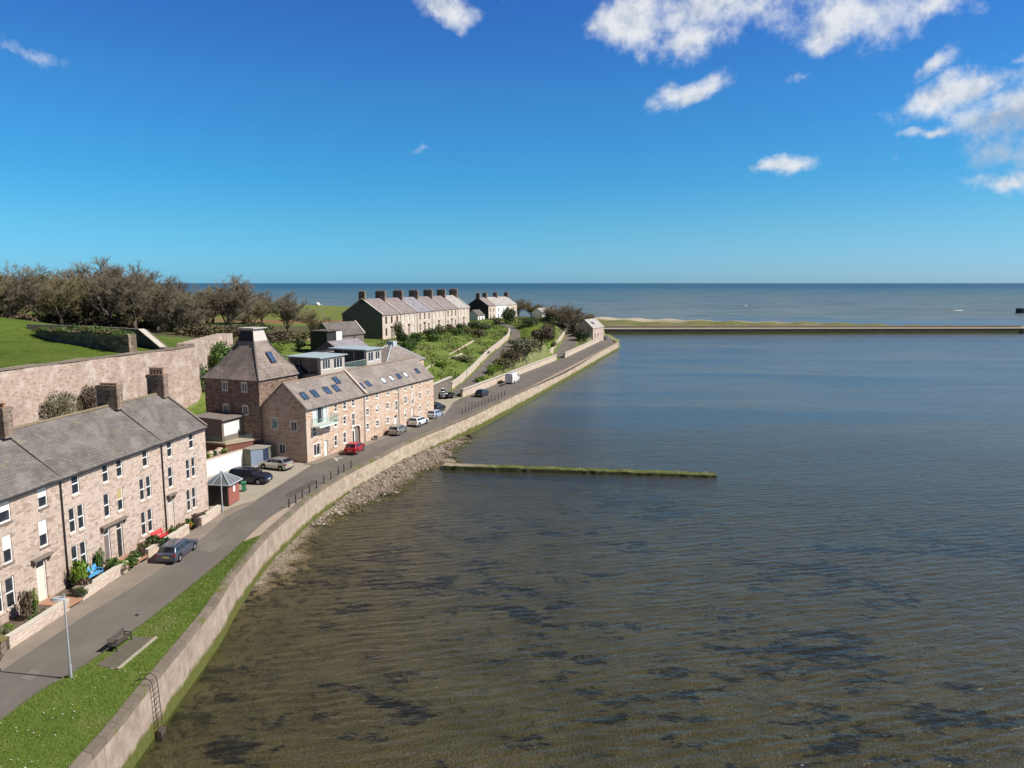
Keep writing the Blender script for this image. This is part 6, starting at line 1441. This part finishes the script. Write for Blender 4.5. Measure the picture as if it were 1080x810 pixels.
SHR = [(428, 363, 16, 14, M_ldark, 'dark round shrub at the near end of the gardens below the upper terrace'), (441, 360, 15, 11, M_lgreen, 'green shrub second along the gardens below the upper terrace'), (453, 357, 16, 11, M_ldark, 'dark shrub below the third door of the upper terrace'),
 (465, 353, 13, 11, M_lolive, 'olive shrub below the blue grey roofed house'), (476, 350, 14, 9, M_lbrown, 'brown shrub in front of the fifth upper terrace house'), (487, 348, 12, 8, M_ldark, 'dark shrub in front of the far end house of the upper terrace'), (499, 347, 14, 8, M_ldark, 'dark hedge clump between upper terrace and far row'),
 (510, 349, 16, 8, M_ldark, 'dark low hedge clump in front of the far row'), (505, 356, 16, 10, M_lbrown, 'brown shrub at the top of the terraced garden'), 
 (432, 372, 20, 14, M_lgreen, 'green shrub just above the far roof corner of the maltings'), (420, 360, 11, 18, M_lolive, 'tall olive conifer-like shrub in front of the dark gable house'), 
 (466, 386, 18, 6, M_lbright, 'bright green scrub on the grass slope beside the maltings roof'), (488, 380, 24, 6, M_lgrey, 'pale grassy scrub near the top of the slope'), (512, 374, 14, 5, M_lgrey, 'pale scrub beside the lane wall bend'),
 (540, 388, 24, 14, M_lbrown, 'brown thicket above the white van'), (556, 382, 28, 16, M_lgrey, 'large grey green thicket on the bank between the two lanes'), (571, 374, 26, 18, M_lbrown, 'large brown thicket near the right end of the bank'), (550, 374, 20, 14, M_lgrey, 'grey green bush at the top of the bank by the sloping lane'), (531, 392, 20, 11, M_lolive, 'olive scrub left of the brown thicket above the van'),
 (520, 396, 16, 8, M_lbright, 'bright green plants behind the wall, left of the white van'), (505, 403, 14, 6, M_lbright, 'bright green low plants behind the wall above the dark blue car'),
 (577, 355, 16, 14, M_lolive, 'round olive bush on the grass right of the bright lawn'), (538, 341, 16, 14, M_ldark, 'dark evergreen bush in front of the far stone end house'), (558, 343, 22, 7, M_ldark, 'dark hedge along the back of the bright lawn'), (578, 340, 22, 7, M_ldark, 'dark hedge continuing right towards the bare trees'), (523, 343, 10, 8, M_lolive, 'olive bush in front of the white house of the far row'),
 (615, 360, 18, 11, M_ldark, 'dark bush against the left wall of the far stone building'), (605, 352, 12, 8, M_lolive, 'olive bush between bare trees and far stone building'),
 (226, 396, 40, 32, M_lgreen, 'large green hedge mass filling the corner of the rampart wall'), (237, 378, 30, 14, M_lgreen, 'green hedge mass along the rampart wall flank'), (214, 414, 16, 26, M_lgreen, 'dark ivy bush at the foot of the rampart wall corner'),
 (287, 371, 26, 8, M_lbright, 'bright green clipped shrub behind the kiln tower roof'), (316, 369, 13, 10, M_ldark, 'round dark shrub behind the nearest rooftop room'), (343, 360, 13, 14, M_lgreen, 'rounded green shrub left of the dark shed'), (352, 350, 20, 8, M_lgreen, 'green hedge in front of the red earth strip'), (334, 352, 16, 10, M_lbrown, 'brown scrub left of the green hedge near the field')]
for i, (px, py, w, h, m, lab) in enumerate(SHR): shrub_px(lab, px, py, w*1.2, h*(1.0 if 425 < px < 515 else 1.2), m, i, group='shrubs on the hillside' if px > 400 else 'shrubs behind the rampart and kiln', size=.085 if w < 24 else .06, n=900 if w < 24 else 1800)
MORE = [(434, 366, 16, 12, M_lgreen, 'green bush beside the first front path of the upper terrace'), (459, 360, 16, 10, M_lgreen, 'green bush below the blue grey roof'), (481, 354, 16, 9, M_lgreen, 'green bush below the fifth upper terrace house'), (492, 352, 14, 8, M_lolive, 'olive bush below the end house of the upper terrace'),
 
 (545, 365, 18, 10, M_lgrey, 'pale grey thicket on the crest of the bank'), (583, 366, 12, 7, M_lolive, 'olive tuft near the inner wall of the second lane')]
for i, (px, py, w, h, m, lab) in enumerate(MORE): shrub_px(lab, px, py, w*1.2, h*.9, m, i+300, group='shrubs on the hillside', size=.07, n=1400)
UND = [(20, 344, 26, 9), (45, 344, 24, 9), (66, 345, 24, 10), (88, 345, 26, 10), (110, 346, 24, 10), (130, 347, 24, 10), (150, 348, 22, 9), (182, 352, 22, 9), (200, 350, 20, 10), (218, 352, 22, 10), (246, 350, 20, 9), (268, 352, 20, 10), (285, 352, 22, 9), (312, 354, 18, 8), (165, 353, 16, 8)]
for i, (px, py, w, h) in enumerate(UND): shrub(('%s clump of brown undergrowth from the left beneath the bare trees behind the rampart' % ordn[i]), V3(*(lambda q: (q.x, q.y, zland(q.x, q.y)))(atY(px, py, 178+7*(i % 4)))), w*.11*2.4, h*.36, [M_lbrown, M_lolive, M_lbrown, M_ldark][i % 4], i+60, group='undergrowth beneath the bare trees', size=.07)
for i, (f, w, h) in enumerate([(.05, 2.0, 1.0), (.18, 2.2, 1.1), (.31, 2.2, 1.0), (.44, 2.4, 1.2), (.57, 2.3, 1.1), (.70, 2.4, 1.2), (.83, 2.2, 1.1), (.95, 1.8, 1.0)]):
    q = ra[0].lerp(ra[-1], f); zt_ = 14.9-1.3*f+.35+min(2.0, .3+f*45*.055)*.75
    shrub('%s grassy tuft from the left growing on top of the ruined stone bank' % ordn[i], V3(q.x-.4, q.y+.4, zt_-.45), w, h, [M_lolive, M_lgreen][i % 2], i+80, group='growth on the ruined bank', size=.08, stem=False, name='tuft', cat='plant')
# yard bushes behind the terrace
for lab, x_, y_, r_, h_, m_ in (('olive yellow bush rising behind the terrace roof ridge', -4.8, 11.5, 2.3, 13.0, M_lolive), ('brown leafless bush between rampart wall and middle terrace chimney', -1.0, 11.5, 1.4, 13.0, M_lbrown)):
    p = ter(x_, y_); t = thing('tall_bush', lab, 'bush', p); V, F = leaf_cloud(6000, r_, r_, 4.4, .075, 77); V[:, 2] += h_-4.3; link('foliage', fast_mesh('foliage', V, F, m_), t)
    b = MB(); 
    for k in range(5): a = k*1.26; b.tube((0, 0, -.2), (math.cos(a)*r_*.5, math.sin(a)*r_*.5, h_-2.2), .12, .03, 6)
    b.build('stems', M_bark, t)
# front garden plants
GP = [('large bright green bush beside the drainpipe of the middle house', -19.3, -1.0, .95, 2.3, M_lbright), ('tall narrow clipped green shrub beside the cream door', -24.0, -.9, .42, 1.9, M_lbright), ('tall brown dry shrub left of the clipped green shrub', -24.9, -1.0, .55, 2.1, M_lbrown), ('blue grey spiky plant at the left edge garden', -27.4, -1.5, .5, .7, M_lgrey),
      ('low green plant next to the blue grey spiky plant', -26.5, -1.2, .45, .55, M_lbright), ('low grey green plant near the garden path', -24.4, -1.9, .55, .65, M_lgrey), ('low dark green plant left of the brick path', -25.4, -2.0, .45, .6, M_lgreen), ('plum shrub left of the blue bench', -20.2, -1.7, .6, 1.0, M_lpurple), ('dark shrub right of the cream door path', -20.9, -2.0, .6, .8, M_ldark), ('green climber on the wall left of the paired doors', -16.6, -.35, .5, 2.0, M_lgreen), ('leafy shrub right of the blue bench', -16.4, -1.2, .75, 1.1, M_lgreen),
      ('flower border plant nearest the blue bench', -15.8, -1.7, .55, .7, M_lbright), ('green border plant in front of the paired doors', -14.9, -1.8, .6, .8, M_lgreen), ('plum shrub at the right of the paired doors', -13.2, -1.6, .5, .9, M_lpurple), ('olive shrub right of the paired doors', -12.4, -1.2, .65, 1.0, M_lolive), ('dark clipped hedge left of the red bench', -11.3, -1.4, .8, 1.2, M_ldark), ('dark low hedge at the gap by the blue estate car', -10.9, -2.1, .7, 1.0, M_ldark), ('dark green shrub right of the red bench', -8.0, -1.0, .7, .9, M_lgreen), ('olive shrub between drainpipe and end house door', -6.9, -1.2, .5, .8, M_lolive), ('plum shrub in pots by the end house steps', -4.4, -1.1, .5, .9, M_lpurple), ('brown shrub beside the short garden wall', -3.7, -1.3, .5, .9, M_lbrown)]
for i, (lab, x_, y_, r_, h_, m_) in enumerate(GP): shrub(lab, ter(x_, y_, .4), r_, h_, m_, i+100, size=.13, n=420, name='garden_plant', cat='plant', group='plants in the terrace front gardens')
fl = [('clump of yellow flowers in the border below the paired doors', -15.2, -2.1, M_yellow), ('clump of pink flowers in the border below the paired doors', -16.2, -2.2, M_pink), ('clump of yellow flowers beside the end house door', -5.4, -1.2, M_yellow), ('clump of white flowers on the garden slab', -26.0, -2.2, M_white), ('clump of red flowers near the end house steps', -6.2, -1.5, M_redp)]
for i, (lab, x_, y_, m_) in enumerate(fl):
    t = thing('flower_clump', lab, 'flowers', ter(x_, y_, .41)); V, F = leaf_cloud(60, .35, .35, .42, .055, 200+i); link('blooms', fast_mesh('blooms', V, F, m_), t); V, F = leaf_cloud(160, .38, .38, .36, .06, 220+i); link('leaves', fast_mesh('leaves', V, F, M_lgreen), t)
for lab, q, m_ in (('dark glazed flower pot with plants at the end of the border wall', at(140, 598), M_navy), ('stone planter with plants near the dark hedge', at(146, 596.5)+V3(-.1, .3, 0), M_sand), ('dark flower pot on the footway by the end house gap', at(208, 557.5), M_dark), ('terracotta pot beside the dark pot by the end house gap', at(203, 559)+V3(-.3, .3, 0), M_terra)):
    t = thing('flower_pot', lab, 'flower pot', q+V3(-.15, 0, .09)); b = MB(); b.tube((0, 0, 0), (0, 0, .42), .2, .29, 12); b.tube((0, 0, .42), (0, 0, .48), .31, .31, 12); b.build('pot', m_, t, True, 40); V, F = leaf_cloud(220, .42, .42, .6, .09, int(q.y*7) % 99); V[:, 2] += .42; link('plant', fast_mesh('plant', V, F, M_lgreen if m_ is not M_dark else M_lpurple), t)
for i, (x_, y_, m_) in enumerate([(4.4, .9, M_lbright), (6.2, 1.3, M_lgreen), (2.2, 1.6, M_lgreen), (7.6, 1.0, M_lbright), (5.4, 2.0, M_lolive)]):
    q = mal(-13+x_, 7.22+y_, 1.84); shrub(['bright green plant among the edging stones of the raised bed', 'green plant near the garage end of the raised bed', 'green bush at the terrace end of the raised bed', 'bright tuft above the garage in the raised bed', 'olive plant in shade under the deck'][i], q, .6, .7, m_, i+150, size=.12, n=300, name='garden_plant', cat='plant', group='plants in the raised bed')
shrub('small clipped green hedge box at the far corner of the maltings', at(463, 429.5)+V3(-.6, .6, 0), 1.2, 1.0, M_ldark, 170, size=.09, ry=.6)

# ---- bare trees
def bare_tree_mesh(seed, H=16., W_=8., twigmat=M_twig, n_l=8, pale=False):
    rng = np.random.RandomState(seed); segs = []; tw = []
    def dirn(d, ang, az):
        d = Vector(d).normalized(); u = d.orthogonal().normalized(); w = d.cross(u); return (d*math.cos(ang)+(u*math.cos(az)+w*math.sin(az))*math.sin(ang)).normalized()
    tr = MB(); br = MB(); p = Vector((0, 0, -.3)); d = Vector((0, 0, 1)); r = H*.019; th_ = H*rng.uniform(.10, .18)
    q = Vector((rng.uniform(-.3, .3), rng.uniform(-.3, .3), th_)); tr.tube(p, q, r*1.35, r, 9)
    limbs = []
    for i in range(n_l):
        az_ = i*math.tau/n_l+rng.uniform(-.35, .35); an = rng.uniform(.25, 1.15) if i else .05
        limbs.append((q-Vector((0, 0, rng.uniform(0, th_*.25))), dirn((0, 0, 1), an, az_), H*rng.uniform(.32, .44)*(1.0 if an < .6 else .95), r*rng.uniform(.42, .62)))
    def grow(p, d, l, r, lev):
        k = 3; pts = [p]
        for i in range(k):
            d = (d+Vector(rng.normal(0, .13, 3))+Vector((0, 0, .07))).normalized(); p = p+d*l/k; pts.append(p)
        for i in range(k):
            r0 = r*(1-.55*i/k); r1 = r*(1-.55*(i+1)/k)
            if lev == 0: tr.tube(pts[i], pts[i+1], r0, r1, 6, cap=False)
            else:
                e = pts[i+1]; m_ = (e.x*e.x+e.y*e.y)/(H*.46)**2+((e.z-H*.53)/(H*(.46 if e.z > H*.53 else .50)))**2
                if m_ > 1.0+rng.normal(0, .05): return
                segs.append((pts[i], pts[i+1], r0, r1))
        if lev >= 3: return
        nb = (8, 8, 11)[lev]
        for i in range(nb):
            f = rng.uniform(.3, 1.0); j = min(k-1, int(f*k)); pp = pts[j].lerp(pts[j+1], f*k-j)
            grow(pp, dirn(d, rng.uniform(.3, 1.0), rng.uniform(0, 6.28)), l*rng.uniform(.40, .60), r*(1-.5*f)*.50, lev+1)
        if lev < 2: grow(pts[-1], d, l*.6, r*.45, lev+1)
    for a in limbs: grow(*a, 0)
    V = []; F = []
    for (a, b_, r0, r1) in segs:
        r0 = max(r0, .034); r1 = max(r1, .020); d = (b_-a).normalized(); u = d.orthogonal().normalized(); w = d.cross(u); o = len(V)
        for c, rr in ((a, r0), (b_, r1)):
            for k in range(3): an = k*2.094; V.append(c+(u*math.cos(an)+w*math.sin(an))*rr)
        for k in range(3): F.append((o+k, o+(k+1) % 3, o+3+(k+1) % 3, o+3+k))
    return tr.mesh('trunk', M_barkpale if pale else M_bark, True), fast_mesh('crown', V, F, twigmat)
TV = [bare_tree_mesh(1), bare_tree_mesh(2, 16, 9, M_twigo), bare_tree_mesh(3, 16, 8, M_twig, 9, True), bare_tree_mesh(4, 16, 8, M_twigo, 7), bare_tree_mesh(5, 16, 8, M_twig, 10)]
def tree_px(label, px, top, Y, var, wide=1.0, group='bare trees on and behind the rampart', zb=None):
    p = atY(px, 298, Y); zb = zland(p.x, p.y) if zb is None else zb; zt = CAMH-(top-HORY)/FPX*Y; h = max(3., zt-zb)
    t = thing('bare_tree', label, 'tree', (p.x, p.y, zb), px*.7, group); k = h/15.5
    for nm, me in zip(('trunk', 'crown'), TV[var]): o = link(nm, me, t); o.scale = (k*wide, k*wide, k)
    return t
front = [(-28, 276, 150, 1), (8, 279, 158, 0), (36, 281, 182, 3), (62, 284, 168, 1), (90, 277, 190, 4), (113, 271, 180, 2), (139, 279, 174, 0), (162, 287, 190, 2), (184, 297, 182, 4), (206, 299, 205, 1)]
for i, (px, tp, Y, v_) in enumerate(front): tree_px('%s tree from the left in the front row of bare trees behind the rampart' % ordn[i], px, tp-6, Y, v_, 1.25)
back = [(-22, 286, 200, 3), (12, 291, 205, 0), (48, 293, 206, 4), (78, 294, 204, 1), (102, 295, 208, 3), (128, 297, 205, 0), (152, 300, 212, 1), (172, 305, 208, 4), (194, 309, 214, 3), (216, 311, 222, 0), (262, 312, 224, 1), (-5, 282, 225, 4), (22, 285, 230, 1), (50, 287, 240, 0), (76, 286, 235, 3), (100, 288, 226, 1), (126, 283, 240, 4), (150, 290, 242, 3), (174, 298, 240, 0), (196, 303, 250, 1), (222, 302, 255, 3), (256, 303, 262, 4), (275, 307, 268, 0)]
for i, (px, tp, Y, v_) in enumerate(back): tree_px('%s tree from the left in the hazy back row of bare trees' % ordn[i], px, tp-4, Y, v_, 1.45, 'back row of bare trees')
tree_px('large spreading pale-limbed bare tree above the rampart flank, left of the kiln tower', 236, 285, 206, 2, 1.25)
tree_px('lone bare tree with dark trunk behind the kiln tower vent', 302, 303, 206, 0, 1.0, None); tree_px('low twiggy bare tree right of the lone tree', 328, 322, 196, 3, 1.5, None)
for i, (px, tp, Y, v_) in enumerate([(580, 320, 285, 0), (593, 316, 292, 4), (604, 319, 300, 0), (614, 325, 304, 1)]): tree_px('%s tree from the left in the bare clump above the far stone building' % ordn[i], px, tp, Y, v_, 1.7, 'bare trees at the end of the hill')
for i, (px, tp, Y) in enumerate([(531, 312, 345), (547, 313, 350), (560, 316, 345)]): tree_px('%s tree from the left in the brown trees behind the far row' % ordn[i], px, tp, Y, (4, 3, 1)[i], 1.8, 'bare trees behind the far row')

# ---- grass blades on the near verge, stones and weed on the foreshore
rng = np.random.RandomState(9); vl = resample([V3(p.x+.05, p.y) for p in VL], 300); vr = resample(VR, 300); n = 90000
ti = rng.uniform(0, 298.9, n); i0 = ti.astype(int); VLa = np.array([(p.x, p.y) for p in vl]); VRa = np.array([(p.x, p.y) for p in vr]); u = np.clip(rng.uniform(-.02, 1.03, n), -.03, 1.035)[:, None]; fr = (ti-i0)[:, None]
L_ = VLa[i0]*(1-fr)+VLa[i0+1]*fr; R_ = VRa[i0]*(1-fr)+VRa[i0+1]*fr; P = L_*(1-u)+R_*u
pcx = np.array([(p.x, p.y) for p in pc]); 
def inside(P, Q):
    s = np.ones(len(P), bool)
    for a, b_ in zip(Q, np.roll(Q, -1, 0)): s &= ((b_[0]-a[0])*(P[:, 1]-a[1])-(b_[1]-a[1])*(P[:, 0]-a[0])) > -.1
    return s
keep = (P[:, 1] > 28) & ~inside(P, pcx); P = P[keep]; n = len(P)
a = rng.uniform(0, 6.28, n); hgt = rng.gamma(3., .022, n)+.03; w = rng.uniform(.008, .02, n); lx = rng.normal(0, .035, (n, 2))
B = np.zeros((n, 3, 3)); B[:, 0, :2] = P-np.stack([np.cos(a), np.sin(a)], 1)*w[:, None]; B[:, 1, :2] = P+np.stack([np.cos(a), np.sin(a)], 1)*w[:, None]; B[:, :2, 2] = .07; B[:, 2, :2] = P+lx; B[:, 2, 2] = .075+hgt
tag(link('grass_blades', fast_mesh('grass_blades', B.reshape(-1, 3), np.arange(3*n).reshape(-1, 3), M_blade)), 'short mown grass blades covering the near verge beside the road', 'grass', None, 'stuff')
n = 420; ti = rng.uniform(0, 298.9, n).astype(int); u = rng.uniform(.05, .95, n)[:, None]; P = VLa[ti]*(1-u)+VRa[ti]*u; k = rng.rand(n) < .6; P[k] = P[k]*.0+VLa[ti[k]]*.45+VRa[ti[k]]*.55+rng.normal(0, .5, (k.sum(), 2)); P = P[(P[:, 1] > 28) & ~inside(P, pcx)]
V = []; F = []
for q in P:
    o = len(V); s = rng.uniform(.02, .05)
    for k in range(4): an = k*1.57; V.append((q[0]+math.cos(an)*s, q[1]+math.sin(an)*s, .15+.01*k))
    F.append((o, o+1, o+2, o+3))
tag(link('daisies', fast_mesh('daisies', V, F, M_white)), 'scattered small white flowers across the near grass verge', 'daisies', None, 'stuff')
# shingle
V = []; F = []; mi = []; n = 0
ico = bmesh.new(); bmesh.ops.create_icosphere(ico, subdivisions=1, radius=1.0); IV = np.array([v_.co[:] for v_ in ico.verts]); IF = np.array([[v_.index for v_ in f_.verts] for f_ in ico.faces]); ico.free()
Xs = rng.uniform(-26, 4, 130000); Ys = rng.uniform(58, 122, 130000); Zb = bed_z(Xs, Ys); wxx = np.interp(Ys, WOY, WOX); ok = (Zb > -3.16) & (Xs > wxx+.15) & (rng.rand(len(Xs)) < np.clip((Ys-60)/26, .12, 1)*(.35+.65*(np.sin(Xs*1.3+Ys*.8)+np.sin(Ys*.35-Xs*.6) > -.3))); Xs, Ys, Zb = Xs[ok][:9000], Ys[ok][:9000], Zb[ok][:9000]
VV = []; FF = []; MI = []
for i in range(len(Xs)):
    s = (rng.gamma(1.6, .034)+.03)*(.55 if Ys[i] < 76 else 1.0); sc = np.array([rng.uniform(.8, 1.5), rng.uniform(.7, 1.2), rng.uniform(.35, .7)])*s; an = rng.uniform(0, 6.28); R3 = np.array([[math.cos(an), -math.sin(an), 0], [math.sin(an), math.cos(an), 0], [0, 0, 1]])
    q = (IV*rng.uniform(.8, 1.2, (len(IV), 1))*sc)@R3.T+np.array([Xs[i], Ys[i], Zb[i]+s*.15]); FF.append(IF+len(IV)*i); VV.append(q)
mst, N, bs = newmat('shingle_stone', .9, .2); g_ = N.n('ShaderNodeNewGeometry'); setc(N, bs, N.mix(N.ss(N.math('ADD', N.xyz(N.pos())[2], N.math('MULTIPLY', N.noise(N.pos(), 1.2, 4), .5)), -2.75, -2.6), N.ramp(g_.outputs['Random Per Island'], [(0, (.05, .045, .025)), (1, (.14, .13, .05))]), N.ramp(g_.outputs['Random Per Island'], [(0, (.11, .085, .062)), (.5, (.235, .185, .14)), (.9, (.33, .275, .22)), (1, (.46, .41, .35))])))
if VV: tag(link('shingle', fast_mesh('shingle', np.concatenate(VV), np.concatenate(FF), mst)), 'grey and brown stones strewn along the foot of the sea wall', 'shingle', None, 'stuff')
# flat rock ledges at the root of the groyne
random.seed(8)
for i, (px, py, w_, d_, lab) in enumerate([(452, 472, 3.6, 1.5, 'flat pale rock ledge against the foot of the sea wall'), (464, 476, 4.2, 1.3, 'long flat rock ledge nearest the groyne root, upper'), (455, 481, 4.0, 1.2, 'middle flat rock ledge left of the groyne root'), (468, 484.5, 3.4, 1.2, 'weedy rock ledge joining the groyne'), (446, 488, 3.0, 1.2, 'low broken rock ledge nearest the camera by the groyne')]):
    p = at(px, py, -2.55); t = thing('rock_ledge', lab, 'rock ledge', (p.x, p.y, -2.9), math.radians(random.uniform(5, 25)), 'rock ledges at the groyne root'); b = MB(); k = 14
    for l_ in range(3):
        f = 1-.16*l_; r2 = [(math.cos(a_*math.tau/k)*w_/2*f*random.uniform(.8, 1.15)+.15*l_, math.sin(a_*math.tau/k)*d_/2*f*random.uniform(.75, 1.15)) for a_ in range(k)]; b.prism(r2, -.3+l_*.18, -.11+l_*.18+random.uniform(0, .03))
    b.build('strata', mst if i in (0, 2) else MATS['weedy_stone'] if i == 3 else M_coping, t)

# rough grass and scrub on the hillside: one uncountable cover
n = 60000; X = rng.uniform(-34, 36, n); Y = rng.uniform(138, 330, n); Z = land_z(X, Y); q1 = seg_sd(X, Y, QUAY); rl = np.interp(Y, [p.y for p in ROAD_L], [p.x for p in ROAD_L])
def dist_line(X, Y, line):
    return np.abs(seg_sd(X, Y, line))
ok = (Z > .4) & (X < rl-1.0) & (dist_line(X, Y, PATH_C[::2]) > 2.0) & (dist_line(X, Y, ROAD2_C[::2]) > 3.2)
fx = (X-UN.x)*UD.x+(Y-UN.y)*UD.y; fy = -(X-UN.x)*UD.y+(Y-UN.y)*UD.x; ok &= ~((fx > -1) & (fx < UL+1) & (fy > -1))
lawn_ = (X > 1) & (X < 14) & (Y > 224) & (Y < 258); clump = np.sin(X*.55+Y*.21)+np.sin(X*.23-Y*.37+1)+np.sin(X*1.1+Y*.9)*.6+rng.normal(0, .6, n)
ok &= (clump > .1) & ~lawn_
X, Y, Z, cl = X[ok], Y[ok], Z[ok], clump[ok]; n = len(X); k = 3
X = np.repeat(X, k)+rng.normal(0, .22, n*k); Y = np.repeat(Y, k)+rng.normal(0, .22, n*k); Z = np.repeat(Z, k); h = rng.gamma(2., .11, n*k)+.06; a = rng.uniform(0, 6.28, n*k); w = rng.uniform(.06, .2, n*k)
B = np.zeros((n*k, 3, 3)); B[:, 0] = np.stack([X-np.cos(a)*w, Y-np.sin(a)*w, Z-.05], 1); B[:, 1] = np.stack([X+np.cos(a)*w, Y+np.sin(a)*w, Z-.05], 1); B[:, 2] = np.stack([X+rng.normal(0, .12, n*k), Y+rng.normal(0, .12, n*k), Z+h], 1)
pale_ = ((X > -6+(Y-172)*.14) & (Y > 165) & (Y < 222)) | (X > 17)
mi = ((np.repeat(cl, k)+rng.normal(0, .5, n*k) > 1.6) | (pale_ & (rng.rand(n*k) < .75))).astype(int)+(rng.rand(n*k) < .12)*1; mi = np.clip(mi, 0, 2)
tag(link('rough_grass', fast_mesh('rough_grass', B.reshape(-1, 3), np.arange(3*n*k).reshape(-1, 3), [leafmat('bank_blade', (.085, .135, .02), (.14, .20, .035), (.22, .265, .07)), leafmat('dry_blade', (.16, .15, .06), (.25, .225, .11), (.33, .29, .16)), leafmat('scrub_blade', (.07, .095, .025), (.11, .14, .04), (.16, .19, .06))], mi)), 'rough tussocky grass covering the banks between the lanes', 'grass', None, 'stuff')
